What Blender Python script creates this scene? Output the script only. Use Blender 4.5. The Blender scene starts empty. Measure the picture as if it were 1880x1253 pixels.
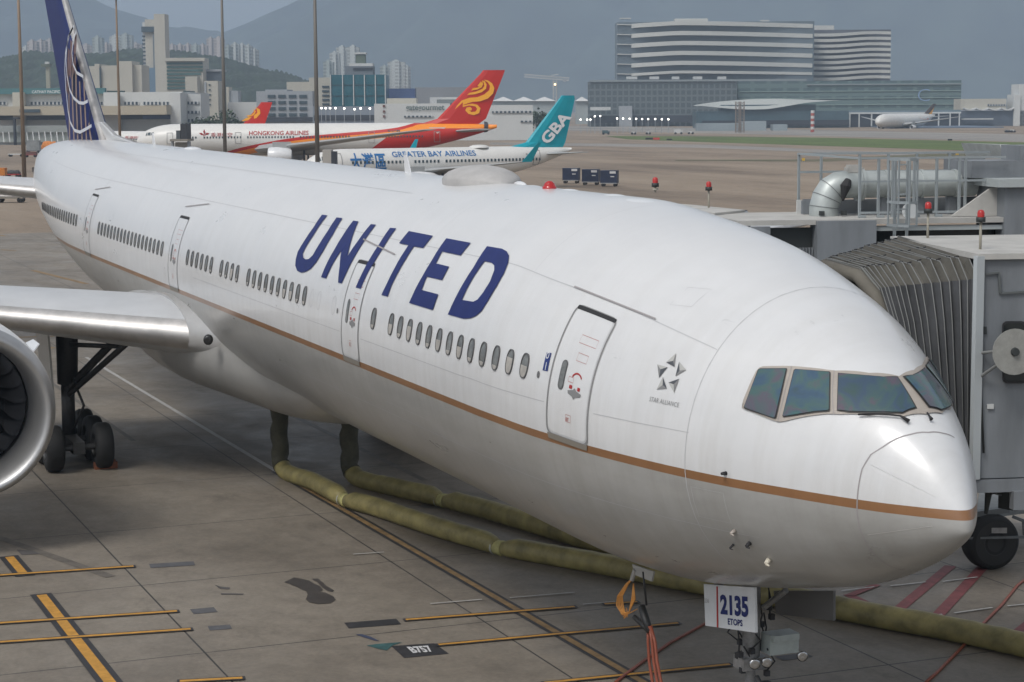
import bpy, bmesh, math, random
import numpy as np
from mathutils import Vector, Matrix
from mathutils.geometry import delaunay_2d_cdt
random.seed(7)
SC = bpy.context.scene
COL = SC.collection
R = math.radians
# ------------------------------------------------------------------ camera
CAMP = np.array([21.39711, -15.30176, 10.30818])
CD = np.array([-.919147, .376268, -.116547]); CR = np.array([.37943, .9252, -.00541])
CD = CD/np.linalg.norm(CD); CR = CR-CD*(CR@CD); CR = CR/np.linalg.norm(CR); CU = np.cross(CR, CD)
F = 3644.34
cam = bpy.data.cameras.new('camera'); camo = bpy.data.objects.new('camera', cam); COL.objects.link(camo)
cam.sensor_width = 36; cam.lens = F/1880*36; cam.clip_start = .5; cam.clip_end = 20000
m = Matrix.Identity(4)
for i, v in enumerate((CR, CU, -CD)):
    for j in range(3): m[j][i] = v[j]
for j in range(3): m[j][3] = CAMP[j]
camo.matrix_world = m; SC.camera = camo

def ray(px, py): return CD+(px-940)/F*CR+(626.5-py)/F*CU
def G(px, py, z=0.0):
    """where the sight line through a photo point meets a level plane"""
    D = ray(px, py); return Vector(CAMP+D*((z-CAMP[2])/D[2]))
def A(px, py, D): return Vector(CAMP+D*ray(px, py))
# ------------------------------------------------------------------ object helpers
def tag(o, label=None, cat=None, group=None, kind=None):
    if label: o['label'] = label
    if cat: o['category'] = cat
    if group: o['group'] = group
    if kind: o['kind'] = kind
    return o
def empty(name, loc, label=None, cat=None, group=None, rot=None):
    o = bpy.data.objects.new(name, None); COL.objects.link(o); o.empty_display_size = .5
    mm = Matrix.Translation(Vector(loc))
    if rot is not None: mm = mm @ rot
    o.matrix_world = mm; o.matrix_basis = mm
    return tag(o, label, cat, group)
def wm(o):
    mm = o.matrix_basis.copy()
    while o.parent: o = o.parent; mm = o.matrix_basis @ mm
    return mm
class MB:
    def __init__(s): s.v = []; s.f = []; s.m = []; s.cur = 0
    def add(s, vs, fs, mat=None):
        b = len(s.v); s.v += [tuple(v) for v in vs]; s.f += [tuple(b+i for i in f) for f in fs]
        s.m += [s.cur if mat is None else mat]*len(fs); return s
    def box(s, c, size, rz=0, mat=None, X=None, Y=None, Z=None):
        c = Vector(c); hx, hy, hz = size[0]/2, size[1]/2, size[2]/2
        if X is None:
            X = Vector((math.cos(rz), math.sin(rz), 0)); Y = Vector((-math.sin(rz), math.cos(rz), 0)); Z = Vector((0, 0, 1))
        vs = [c+X*hx*a+Y*hy*b+Z*hz*d for d in (-1, 1) for a, b in ((-1, -1), (1, -1), (1, 1), (-1, 1))]
        return s.add(vs, [(3, 2, 1, 0), (4, 5, 6, 7), (0, 1, 5, 4), (1, 2, 6, 5), (2, 3, 7, 6), (3, 0, 4, 7)], mat)
    def bar(s, p, q, w, h=None, mat=None):
        p = Vector(p); q = Vector(q); h = h or w; Z = (q-p); L = Z.length
        if L < 1e-6: return s
        Z = Z/L; X = Z.cross(Vector((0, 0, 1)))
        if X.length < 1e-3: X = Vector((1, 0, 0))
        X.normalize(); Y = Z.cross(X)
        return s.box((p+q)/2, (w, h, L), X=X, Y=Y, Z=Z, mat=mat)
    def path(s, pts, r, n=10, mat=None, cap=True, close=False):
        pts = [Vector(p) for p in pts]; N = len(pts); rs = r if isinstance(r, (list, tuple)) else [r]*N
        vs = []; X = None
        for i, p in enumerate(pts):
            t = (pts[min(i+1, N-1)]-pts[max(i-1, 0)]).normalized()
            if X is None:
                X = t.cross(Vector((0, 0, 1)))
                if X.length < 1e-3: X = t.cross(Vector((1, 0, 0)))
            X = (X-t*X.dot(t)).normalized(); Y = t.cross(X)
            for k in range(n):
                a = 2*math.pi*k/n; vs.append(p+(X*math.cos(a)+Y*math.sin(a))*rs[i])
        fs = [(i*n+k, i*n+(k+1) % n, (i+1)*n+(k+1) % n, (i+1)*n+k) for i in range(N-1) for k in range(n)]
        if cap: fs += [tuple(range(n-1, -1, -1)), tuple((N-1)*n+k for k in range(n))]
        return s.add(vs, fs, mat)
    def tube(s, p, q, r, r2=None, n=12, mat=None): return s.path([p, q], [r, r if r2 is None else r2], n, mat)
    def lathe(s, prof, o, ax, n=24, mat=None, up=None):
        """prof: (distance along ax, radius)"""
        o = Vector(o); ax = Vector(ax).normalized(); X = ax.cross(Vector((0, 0, 1)))
        if X.length < 1e-3: X = Vector((1, 0, 0))
        X.normalize(); Y = ax.cross(X); vs = []
        for d, r in prof:
            for k in range(n):
                a = 2*math.pi*k/n; vs.append(o+ax*d+(X*math.cos(a)+Y*math.sin(a))*max(r, 1e-4))
        fs = [(i*n+k, (i+1)*n+k, (i+1)*n+(k+1) % n, i*n+(k+1) % n) for i in range(len(prof)-1) for k in range(n)]
        return s.add(vs, fs, mat)
    def prism(s, poly, z0, z1, mat=None):
        n = len(poly); a = sum(poly[i][0]*poly[(i+1) % n][1]-poly[(i+1) % n][0]*poly[i][1] for i in range(n))
        if a < 0: poly = poly[::-1]
        vs = [(p[0], p[1], z0) for p in poly]+[(p[0], p[1], z1) for p in poly]
        fs = [tuple(range(n-1, -1, -1)), tuple(range(n, 2*n))]+[(i, (i+1) % n, n+(i+1) % n, n+i) for i in range(n)]
        return s.add(vs, fs, mat)
    def slab(s, quad, off, mat=None):
        """thin solid: polygon of 3-D points pushed along off"""
        n = len(quad); q = [Vector(v) for v in quad]; off = Vector(off)
        nn = sum(((q[i]-q[0]).cross(q[i+1]-q[0]) for i in range(1, n-1)), Vector())
        if nn.dot(off) < 0: q = q[::-1]
        vs = q+[v+off for v in q]
        fs = [tuple(range(n-1, -1, -1)), tuple(range(n, 2*n))]+[(i, (i+1) % n, n+(i+1) % n, n+i) for i in range(n)]
        return s.add(vs, fs, mat)
    def rot_box(s, c, size, Rm, mat=None):
        return s.box(c, size, X=Rm @ Vector((1, 0, 0)), Y=Rm @ Vector((0, 1, 0)), Z=Rm @ Vector((0, 0, 1)), mat=mat)
    def build(s, name, mats, parent=None, smooth=False, local=False, auto=None):
        me = bpy.data.meshes.new(name)
        vs = s.v
        if parent is not None and not local:
            inv = wm(parent).inverted(); vs = [tuple(inv @ Vector(v)) for v in vs]
        elif local:
            vs = [(v[0]+20, v[1], v[2]) for v in vs]
        me.from_pydata(vs, [], s.f)
        if not isinstance(mats, (list, tuple)): mats = [mats]
        for x in mats: me.materials.append(x)
        me.polygons.foreach_set('material_index', s.m)
        if smooth: me.polygons.foreach_set('use_smooth', [True]*len(me.polygons))
        me.update()
        o = bpy.data.objects.new(name, me); COL.objects.link(o)
        if parent is not None: o.parent = parent
        if smooth and auto: 
            try: me.set_sharp_from_angle(angle=R(auto))
            except Exception: pass
        return o
def copy_tree(o, parent=None):
    c = o.copy(); COL.objects.link(c)
    if parent is not None: c.parent = parent; c.matrix_parent_inverse = o.matrix_parent_inverse.copy()
    for ch in [x for x in COL.objects if x.parent == o]: copy_tree(ch, c)
    return c
# ------------------------------------------------------------------ materials
MATS = {}
def mat(name, col, rough=.6, metal=0, var=0.0, scale=1.0, bump=0, emit=None, es=1, coat=0, spec=None, alpha=None, streak=None):
    if name in MATS: return MATS[name]
    mt = bpy.data.materials.new(name); MATS[name] = mt; mt.use_nodes = True; nt = mt.node_tree; b = nt.nodes['Principled BSDF']
    col = tuple(col)+(1,) if len(col) == 3 else col
    b.inputs['Base Color'].default_value = col; b.inputs['Roughness'].default_value = rough; b.inputs['Metallic'].default_value = metal
    if coat: b.inputs['Coat Weight'].default_value = coat; b.inputs['Coat Roughness'].default_value = .12
    if spec is not None: b.inputs['Specular IOR Level'].default_value = spec
    if emit: b.inputs['Emission Color'].default_value = tuple(emit)+(1,); b.inputs['Emission Strength'].default_value = es
    if var or bump:
        tc = nt.nodes.new('ShaderNodeTexCoord'); n = nt.nodes.new('ShaderNodeTexNoise'); n.inputs['Scale'].default_value = scale; n.inputs['Detail'].default_value = 6; n.inputs['Roughness'].default_value = .62
        if streak:
            mp = nt.nodes.new('ShaderNodeMapping'); mp.inputs['Scale'].default_value = streak; nt.links.new(tc.outputs['Object'], mp.inputs[0]); nt.links.new(mp.outputs[0], n.inputs['Vector'])
        else: nt.links.new(tc.outputs['Object'], n.inputs['Vector'])
        if var:
            r = nt.nodes.new('ShaderNodeValToRGB'); r.color_ramp.elements[0].position = .32; r.color_ramp.elements[1].position = .68
            r.color_ramp.elements[0].color = tuple(c*(1-var) for c in col[:3])+(1,); r.color_ramp.elements[1].color = tuple(min(1, c*(1+var)) for c in col[:3])+(1,)
            nt.links.new(n.outputs['Fac'], r.inputs[0]); nt.links.new(r.outputs[0], b.inputs['Base Color'])
        if bump:
            bp = nt.nodes.new('ShaderNodeBump'); bp.inputs['Strength'].default_value = bump; bp.inputs['Distance'].default_value = .02
            nt.links.new(n.outputs['Fac'], bp.inputs['Height']); nt.links.new(bp.outputs[0], b.inputs['Normal'])
    return mt
def N(nt, t, **k):
    n = nt.nodes.new(t)
    for a, v in k.items(): setattr(n, a, v)
    return n
# ------------------------------------------------------------------ text
def text_mesh(st, bold=0.0, shear=0.0, space=1.0, cuts=0):
    cu = bpy.data.curves.new('t', 'FONT'); cu.body = st; cu.size = 1; cu.offset = bold; cu.shear = shear; cu.space_character = space
    cu.resolution_u = 3
    o = bpy.data.objects.new('t', cu); COL.objects.link(o)
    dg = bpy.context.evaluated_depsgraph_get(); ev = o.evaluated_get(dg); me = ev.to_mesh()
    vs = [(v.co.x, v.co.y) for v in me.vertices]; fs = [tuple(p.vertices) for p in me.polygons]
    if cuts:
        bm = bmesh.new(); bm.from_mesh(me); ys = [v.co.y for v in bm.verts]; xs_ = [v.co.x for v in bm.verts]
        for i in range(1, cuts):
            y = min(ys)+(max(ys)-min(ys))*i/cuts; bmesh.ops.bisect_plane(bm, geom=bm.verts[:]+bm.edges[:]+bm.faces[:], plane_co=(0, y, 0), plane_no=(0, 1, 0))
        bm.verts.index_update(); vs = [(v.co.x, v.co.y) for v in bm.verts]; fs = [tuple(v.index for v in f.verts) for f in bm.faces]; bm.free()
    ev.to_mesh_clear(); bpy.data.objects.remove(o); bpy.data.curves.remove(cu)
    if not vs: return [], []
    x0 = min(v[0] for v in vs); x1 = max(v[0] for v in vs); y0 = min(v[1] for v in vs); y1 = max(v[1] for v in vs)
    return [((v[0]-x0)/(x1-x0), (v[1]-y0)/(y1-y0)) for v in vs], fs
def put_text(mb, st, o, X, Y, mat=None, bold=.01, shear=0.0, space=1.0):
    """o = lower left corner, X / Y = full width and height vectors"""
    vs, fs = text_mesh(st, bold, shear, space); o = Vector(o); X = Vector(X); Y = Vector(Y)
    mb.add([o+X*u+Y*v for u, v in vs], fs, mat)
# ================================================================== AIRLINER (foreground)
ZC = 5.70647; TH = .00856155
PIV = Vector((-20, 0, 0))
plane = empty('airliner', PIV, 'big white airliner filling the foreground, gold stripe and large slanted blue lettering along its side', 'airliner', rot=Matrix.Rotation(TH, 4, 'Y'))
MA = wm(plane) @ Matrix.Translation(-PIV)           # aircraft frame -> world
MAi = MA.inverted()
CA = np.array(MAi @ Vector(CAMP))
def aray(px, py): return np.array(MAi.to_3x3() @ Vector(ray(px, py)))
_S = np.array([.15, .3, .65, 1.35, 2.4, 3.6, 5, 6.8, 8.8, 10.5, 40, 45, 50, 55, 60, 65, 69, 72, 73.2])
_T = np.array([-.80, -.42, .07, .696, 1.299, 1.913, 2.329, 2.728, 2.963, 3.1, 3.1, 3.1, 3.1, 3.1, 3.08, 2.98, 2.8, 2.5, 2.2])
_B = np.array([-.80, -.96, -1.2, -1.589, -2.042, -2.365, -2.68, -2.979, -3.09, -3.1, -3.1, -3.05, -2.7, -2.0, -1.15, -.2, .6, 1.2, 1.6])
_W = np.array([0, .2, .48, .945, 1.486, 2.016, 2.441, 2.823, 3.046, 3.1, 3.1, 3.1, 3.06, 2.9, 2.55, 1.98, 1.3, .7, .25])
_Z = np.array([-.80, -.75, -.695, -.607, -.512, -.417, -.321, -.207, -.091, 0, 0, .02, .12, .35, .7, 1.15, 1.6, 1.85, 1.9])
def pchip(x, y):
    h = np.diff(x); d = np.diff(y)/h; mm = np.zeros_like(y, dtype=float)
    for i in range(1, len(x)-1):
        if d[i-1]*d[i] > 0:
            w1 = 2*h[i]+h[i-1]; w2 = h[i]+2*h[i-1]; mm[i] = (w1+w2)/(w1/d[i-1]+w2/d[i])
    mm[0] = d[0]; mm[-1] = d[-1]
    def f(t):
        t = np.clip(t, x[0], x[-1]); i = np.clip(np.searchsorted(x, t)-1, 0, len(x)-2); u = (t-x[i])/h[i]
        return (2*u**3-3*u**2+1)*y[i]+(u**3-2*u**2+u)*h[i]*mm[i]+(-2*u**3+3*u**2)*y[i+1]+(u**3-u**2)*h[i]*mm[i+1]
    return f
_U = np.sqrt(_S-.15); fT, fB, fW, fZ = [pchip(_U, a) for a in (_T, _B, _W, _Z)]
def SP(s, th, off=0.0):
    """fuselage surface point: s metres behind the nose, th angle from the starboard horizontal"""
    u = math.sqrt(max(s-.15, 0)); w = float(fW(u)); z = float(fZ(u)); h = float(fT(u))-z if math.sin(th) > 0 else z-float(fB(u))
    y = -w*math.cos(th); dz = h*math.sin(th)
    if off:
        n = Vector((0, y/max(w, .05)**2, dz/max(h, .05)**2)).normalized()
        if s < 11:
            e = .03; p0 = Vector(SP(s-e, th)) if s-e > .15 else Vector(SP(.15, th)); p1 = Vector(SP(s+e, th)); a = Vector(SP(s, th+.01)) - Vector(SP(s, th-.01))
            n2 = a.cross(p1-p0)
            if n2.dot(n) < 0: n2 = -n2
            n = n2.normalized()
        return (-s+n.x*off, y+n.y*off, ZC+z+dz+n.z*off)
    return (-s, y, ZC+z+dz)
def hit(px, py):
    D = aray(px, py); t = np.linspace(14, 115, 9000); P = CA+D*t[:, None]
    sx = -P[:, 0]; u = np.sqrt(np.clip(sx-.15, 0, None)); w = np.maximum(fW(u), 1e-3); z = fZ(u); dz = P[:, 2]-ZC-z
    h = np.maximum(np.where(dz > 0, fT(u)-z, z-fB(u)), 1e-3); f = np.sqrt((P[:, 1]/w)**2+(dz/h)**2)-1; f = np.where((sx < .15) | (sx > 73), 9, f)
    k = np.where(f < 0)[0]; j = k[0] if len(k) else int(np.argmin(f))
    if len(k) and j > 0:
        a = f[j-1]/(f[j-1]-f[j]) if f[j-1] < 5 else 1; p = P[j-1]*(1-a)+P[j]*a
    else: p = P[j]
    s = -p[0]; u = math.sqrt(max(s-.15, 0)); z = float(fZ(u)); d = p[2]-ZC-z; h = float(fT(u))-z if d > 0 else z-float(fB(u))
    return s, math.atan2(d/h, -p[1]/max(float(fW(u)), 1e-3))
def yhit(px, py, y):
    D = aray(px, py); return Vector(CA+D*((y-CA[1])/D[1]))
def th_of(s, zr):
    u = math.sqrt(max(s-.15, 0)); z = float(fZ(u)); d = zr-z; h = float(fT(u))-z if d > 0 else z-float(fB(u)); return math.asin(max(-1, min(1, d/h)))
def inside(pt, poly):
    x, y = pt; c = False; n = len(poly)
    for i in range(n):
        x1, y1 = poly[i]; x2, y2 = poly[(i+1) % n]
        if (y1 > y) != (y2 > y) and x < (x2-x1)*(y-y1)/(y2-y1)+x1: c = not c
    return c
def tess(polys, step):
    """triangulate polygon(s) (even-odd) with a grid inside, so it can be bent over the skin"""
    vs = []; ed = []
    for P in polys:
        b = len(vs); n = len(P); c = 0
        for i in range(n):
            a, q = Vector(P[i]), Vector(P[(i+1) % n]); k = max(1, int((q-a).length/step))
            for j in range(k): vs.append(a+(q-a)*j/k); c += 1
        ed += [(b+i, b+(i+1) % c) for i in range(c)]
    bd = list(vs); xs = [v[0] for v in vs]; ys = [v[1] for v in vs]; x = min(xs)+step/2
    while x < max(xs):
        y = min(ys)+step/2
        while y < max(ys):
            if sum(inside((x, y), P) for P in polys) % 2 and all((x-q.x)**2+(y-q.y)**2 > (step*.45)**2 for q in bd): vs.append(Vector((x, y)))
            y += step
        x += step
    r = delaunay_2d_cdt(vs, ed, [], 0, 1e-5); V, Fc = r[0], r[2]; out = []
    for f in Fc:
        c = sum((V[i] for i in f), Vector((0, 0)))/len(f)
        if sum(inside((c.x, c.y), P) for P in polys) % 2:
            q_ = V[f[1]]-V[f[0]]; w_ = V[f[2]]-V[f[0]]; out.append(tuple(f) if q_.x*w_.y-q_.y*w_.x > 0 else tuple(f[::-1]))
    return V, out
KA = 3.1
def skin(mb, polys, off, step=.12, mat=None, mirror=False):
    """polys in (s, theta)"""
    V, fs = tess([[(p[0], p[1]*KA) for p in P] for P in polys], step)
    vs = [SP(v[0], v[1]/KA if not mirror else math.pi-v[1]/KA, off) for v in V]
    vote = 0
    for f in fs:
        a, b, c = (Vector(vs[i]) for i in f[:3]); nn = (b-a).cross(c-a); ctr = (a+b+c)/3; u = math.sqrt(max(-ctr.x-.15, 0))
        vote += nn.dot(Vector((0 if -ctr.x > 10 else .5, ctr.y, ctr.z-ZC-float(fZ(u)))))
    ok = [tuple(f) if vote > 0 else tuple(f[::-1]) for f in fs]
    mb.add(vs, ok, mat)
def skinpx(mb, polys, off, step=.12, mat=None, o=(0, 0), k=1.0, mirror=False):
    skin(mb, [[hit(o[0]+p[0]/k, o[1]+p[1]/k) for p in P] for P in polys], off, step, mat, mirror)
def skinline(mb, pts, w, off=.004, mat=None, n=24, closed=False):
    """thin ribbon following (s, theta) points"""
    P = [Vector((p[0], p[1]*KA)) for p in pts]; dense = []
    m2 = len(P) if closed else len(P)-1
    for i in range(m2):
        a, b = P[i], P[(i+1) % len(P)]; k = max(1, int((b-a).length/.25))
        dense += [a+(b-a)*j/k for j in range(k)]
    if not closed: dense.append(P[-1])
    vs = []; M = len(dense)
    for i, p in enumerate(dense):
        a = dense[(i-1) % M] if closed else dense[max(i-1, 0)]; b = dense[(i+1) % M] if closed else dense[min(i+1, M-1)]
        t = (b-a).normalized(); nn = Vector((-t.y, t.x))*w/2
        for q in (p+nn, p-nn): vs.append(SP(q.x, q.y/KA, off))
    cnt = M if closed else M-1
    mb.add(vs, [(2*i, 2*i+1, (2*i+3) % (2*M), (2*i+2) % (2*M)) for i in range(cnt)], mat)
def rrect(s0, s1, t0, t1, r, n=6):
    out = []
    for cx, cy, a0 in ((s1-r, t1-r/KA, 0), (s0+r, t1-r/KA, 90), (s0+r, t0+r/KA, 180), (s1-r, t0+r/KA, 270)):
        for i in range(n+1):
            a = R(a0+90*i/n); out.append((cx+r*math.cos(a), cy+r*math.sin(a)/KA))
    return out
# ---- paint
def skin_mat():
    mt = bpy.data.materials.new('airliner_skin_paint'); mt.use_nodes = True; nt = mt.node_tree; b = nt.nodes['Principled BSDF']; L = nt.links.new
    tc = N(nt, 'ShaderNodeTexCoord'); sp = N(nt, 'ShaderNodeSeparateXYZ'); L(tc.outputs['Object'], sp.inputs[0])
    mr = N(nt, 'ShaderNodeMapRange'); mr.inputs[1].default_value = 11; mr.inputs[2].default_value = 19; mr.inputs[3].default_value = ZC-.51; mr.inputs[4].default_value = ZC-.60
    L(sp.outputs['X'], mr.inputs[0]); t = N(nt, 'ShaderNodeMath', operation='SUBTRACT'); L(sp.outputs['Z'], t.inputs[0]); L(mr.outputs[0], t.inputs[1])
    ab = N(nt, 'ShaderNodeMath', operation='ABSOLUTE'); L(t.outputs[0], ab.inputs[0]); gold = N(nt, 'ShaderNodeMath', operation='LESS_THAN'); L(ab.outputs[0], gold.inputs[0]); gold.inputs[1].default_value = .064
    low = N(nt, 'ShaderNodeMath', operation='LESS_THAN'); L(t.outputs[0], low.inputs[0]); low.inputs[1].default_value = 0
    n = N(nt, 'ShaderNodeTexNoise'); n.inputs['Scale'].default_value = .9; n.inputs['Detail'].default_value = 7; n.inputs['Roughness'].default_value = .65
    mp = N(nt, 'ShaderNodeMapping'); mp.inputs['Scale'].default_value = (.5, 1.2, 1.8); L(tc.outputs['Object'], mp.inputs[0]); L(mp.outputs[0], n.inputs['Vector'])
    def ramp(c0, c1):
        r = N(nt, 'ShaderNodeValToRGB'); r.color_ramp.elements[0].position = .3; r.color_ramp.elements[1].position = .7; r.color_ramp.elements[0].color = c0+(1,); r.color_ramp.elements[1].color = c1+(1,); L(n.outputs['Fac'], r.inputs[0]); return r
    w = ramp((.605, .61, .615), (.65, .652, .652)); g = ramp((.31, .305, .29), (.39, .385, .37)); gl = ramp((.22, .105, .045), (.28, .14, .06))
    m1 = N(nt, 'ShaderNodeMix', data_type='RGBA'); L(low.outputs[0], m1.inputs[0]); L(w.outputs[0], m1.inputs[6]); L(g.outputs[0], m1.inputs[7])
    m2 = N(nt, 'ShaderNodeMix', data_type='RGBA'); L(gold.outputs[0], m2.inputs[0]); L(m1.outputs[2], m2.inputs[6]); L(gl.outputs[0], m2.inputs[7])
    n4 = N(nt, 'ShaderNodeTexNoise'); n4.inputs['Scale'].default_value = 1.0; n4.inputs['Detail'].default_value = 8; n4.inputs['Roughness'].default_value = .7; mp4 = N(nt, 'ShaderNodeMapping'); mp4.inputs['Scale'].default_value = (3.2, .35, .35); L(tc.outputs['Object'], mp4.inputs[0]); L(mp4.outputs[0], n4.inputs['Vector'])
    r4 = N(nt, 'ShaderNodeValToRGB'); r4.color_ramp.elements[0].position = .42; r4.color_ramp.elements[0].color = (1, 1, 1, 1); r4.color_ramp.elements[1].position = .74; r4.color_ramp.elements[1].color = (.86, .845, .82, 1); L(n4.outputs['Fac'], r4.inputs[0])
    m3 = N(nt, 'ShaderNodeMix', data_type='RGBA', blend_type='MULTIPLY'); L(m2.outputs[2], m3.inputs[6]); L(r4.outputs[0], m3.inputs[7])
    gk = N(nt, 'ShaderNodeMapRange'); gk.inputs[1].default_value = ZC+2.6; gk.inputs[2].default_value = ZC-2.0; gk.inputs[3].default_value = .25; gk.inputs[4].default_value = 1; L(sp.outputs['Z'], gk.inputs[0]); L(gk.outputs[0], m3.inputs[0])
    L(m3.outputs[2], b.inputs['Base Color']); b.inputs['Roughness'].default_value = .3; b.inputs['Coat Weight'].default_value = .3; b.inputs['Coat Roughness'].default_value = .1
    rr = N(nt, 'ShaderNodeMapRange'); rr.inputs[3].default_value = .24; rr.inputs[4].default_value = .34; L(n.outputs['Fac'], rr.inputs[0]); L(rr.outputs[0], b.inputs['Roughness'])
    # faint oil-canning of the skin panels
    n2 = N(nt, 'ShaderNodeTexNoise'); n2.inputs['Scale'].default_value = 1.1; n2.inputs['Detail'].default_value = 2; L(tc.outputs['Object'], n2.inputs['Vector'])
    bp = N(nt, 'ShaderNodeBump'); bp.inputs['Strength'].default_value = .08; bp.inputs['Distance'].default_value = .02; L(n2.outputs['Fac'], bp.inputs['Height']); L(bp.outputs[0], b.inputs['Normal'])
    return mt
SKIN = skin_mat()
WHITE = mat('white_gloss_paint', (.68, .69, .70), .3, var=.04, scale=2, coat=.3)
GREYP = mat('grey_gloss_paint', (.34, .335, .32), .35, var=.06, scale=1.5, coat=.2)
WINGP = mat('wing_grey_paint', (.47, .48, .49), .4, var=.06, scale=.8)
METAL = mat('polished_leading_edge', (.50, .485, .47), .5, .8, var=.14, scale=2.2, bump=.1)
BLUE = mat('livery_blue', (.009, .019, .115), .5, var=.1, scale=3, spec=.25)
SEAM = mat('panel_seam_grey', (.30, .28, .28), .6)
SEAM2 = mat('faint_seam_grey', (.45, .45, .46), .6)
DSEAM = mat('door_seam_grey', (.23, .23, .23), .6)
DARK = mat('dark_recess', (.02, .02, .022), .7)
GLASSC = mat('cabin_glass', (.15, .155, .15), .15, var=.5, scale=3.3)
LINING = mat('lit_lining_tone', (.36, .34, .31), .4, var=.2, scale=6)  # pale tone with the light on the cabin lining put into it
RIM = mat('window_rim_grey', (.09, .09, .09), .4)
BEIGE = mat('windshield_frame_beige', (.36, .32, .28), .45, var=.08, scale=6)
RUBBER = mat('tyre_rubber', (.011, .011, .011), .75, var=.2, scale=5)
STRUT = mat('gear_strut_metal', (.045, .045, .045), .45, .3, var=.2, scale=8)
STEEL = mat('bright_steel', (.5, .5, .5), .25, 1)
RED = mat('warning_red', (.35, .02, .02), .5)
# ---- fuselage shell
us = list(np.linspace(0, math.sqrt(10.5-.15), 70)); ss = [.15+u*u for u in us]+list(np.arange(11.2, 73.2, .8))+[73.2]
NT = 144; mb = MB()
vs = []
for s in ss:
    for k in range(NT): vs.append(SP(s, 2*math.pi*k/NT))
mb.add(vs, [(i*NT+k, (i+1)*NT+k, (i+1)*NT+(k+1) % NT, i*NT+(k+1) % NT) for i in range(len(ss)-1) for k in range(NT)]+[tuple((len(ss)-1)*NT+k for k in range(NT))])
fus = mb.build('fuselage', SKIN, plane, smooth=True, local=True)
# ---- seams on the skin
mb = MB()
def zl(z, s0, s1, w=.012):
    n = max(2, int((s1-s0)/1.0)); skinline(mb, [(s0+(s1-s0)*i/n, th_of(s0+(s1-s0)*i/n, z)) for i in range(n+1)], w)
skinline(mb, [(s, .71) for s in np.linspace(4.1, 60, 50)], .014)
zl(.04, 4.05, 6.15); zl(.04, 7.55, 16.5); zl(.04, 17.9, 31)
zl(-1.35, 3.2, 24); 
skinline(mb, [(4.08, t) for t in np.linspace(-1.1, 2.2, 30)], .014)
skinline(mb, [(s, 1.15) for s in np.linspace(18.5, 58, 30)], .012)
for s in (12.6, 20.4, 29.2): skinline(mb, [(s, t) for t in np.linspace(-1.3, -.2, 12)], .010)
for s in (9.35, 14.6, 22.4, 27.7, 33.0, 38.4, 43.7, 49.0): skinline(mb, [(s, t) for t in np.linspace(.72, 1.9, 14)], .006)
zl(-2.2, 6, 24, .008); zl(-1.35, 3.0, 24, .008)
for s0_, s1_, z0_, z1_ in ((9.6, 10.5, -2.0, -1.35), (12.9, 15.6, -2.3, -1.1), (3.4, 4.0, -1.2, -.75), (5.1, 5.5, 1.75, 2.0), (19.0, 19.6, -1.7, -1.3)):
    skinline(mb, [(s0_, th_of(s0_, z0_)), (s1_, th_of(s1_, z0_)), (s1_, th_of(s1_, z1_)), (s0_, th_of(s0_, z1_))], .008, closed=True)
mb.build('panel_seams', SEAM2, plane, local=True)
mb = MB(); skinline(mb, [(1.37, t) for t in np.linspace(-1.4, .38, 26)]+[hit(x, y) for x, y in ((1599, 835), (1621, 821), (1646, 806), (1672, 798), (1705, 794.5), (1731, 796), (1752, 804))], .016)
mb.build('radome_seam', SEAM, plane, local=True)
mb = MB()
for P in (((1586, 824), (1608, 838)),): pass
for a, b_ in (((1599, 853), (1716, 911)), ((1593, 982), (1712, 966))):
    n = 10; skinline(mb, [hit(a[0]+(b_[0]-a[0])*i/n, a[1]+(b_[1]-a[1])*i/n) for i in range(n+1)], .016, .008)
mb.build('lightning_strip', mat('strip_metal', (.75, .74, .72), .3, .6), plane, local=True)
for a, b_ in (((1055.7, 527.3), (1205, 586.8)), ((668, 440), (726, 468)), ((341, 380), (385, 375)), ((175, 348.5), (203, 344))):
    mb = MB(); n = 8; skinline(mb, [hit(a[0]+(b_[0]-a[0])*i/n, a[1]+(b_[1]-a[1])*i/n) for i in range(n+1)], .03, .02)
    mb.build('rain_gutter', SEAM, plane, local=True)
# ---- UNITED lettering
LET = {
 'U': [[(360,60),(398,65),(300,205),(240,300),(222,340),(226,368),(243,380),(265,378),(295,350),(345,265),(400,180),(465,80),(507,85),(440,200),(370,320),(320,400),(280,447),(245,468),(212,475),(183,462),(169,425),(172,380),(187,325),(235,245),(300,150)]],
 'N': [[(585,103),(622,108),(545,358),(625,240),(712,128),(748,132),(660,255),(590,370),(540,470),(503,552),(477,547),(488,430),(500,315),(440,410),(390,517),(354,508),(400,400),(450,310),(510,210)]],
 'I': [[(850,155),(894,158),(800,300),(740,395),(690,480),(640,593),(604,582),(650,480),(700,385),(770,275)]],
 'T': [[(985,178),(1158,212),(1088,300),(1022,288),(960,385),(900,490),(860,570),(834,647),(789,636),(830,550),(880,450),(930,360),(982,280),(915,265)]],
 'E': [[(1255,230),(1430,263),(1358,353),(1225,325),(1180,410),(1275,433),(1225,530),(1115,505),(1078,600),(1198,632),(1158,745),(988,693),(1030,600),(1085,500),(1150,390)]],
 'D': [[(1548,287),(1655,305),(1690,325),(1706,355),(1700,405),(1670,480),(1620,570),(1560,670),(1510,750),(1470,785),(1430,803),(1380,807),(1267,776),(1320,660),(1380,550),(1450,440)],
       [(1530,395),(1580,405),(1600,425),(1600,460),(1570,540),(1520,620),(1480,670),(1450,685),(1368,672),(1400,600),(1450,510)]]}
for ch in 'UNITED':
    mb = MB(); skinpx(mb, LET[ch], .016, .14, o=(500, 380), k=3.917); mb.build('letter', BLUE, plane, local=True)
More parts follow.
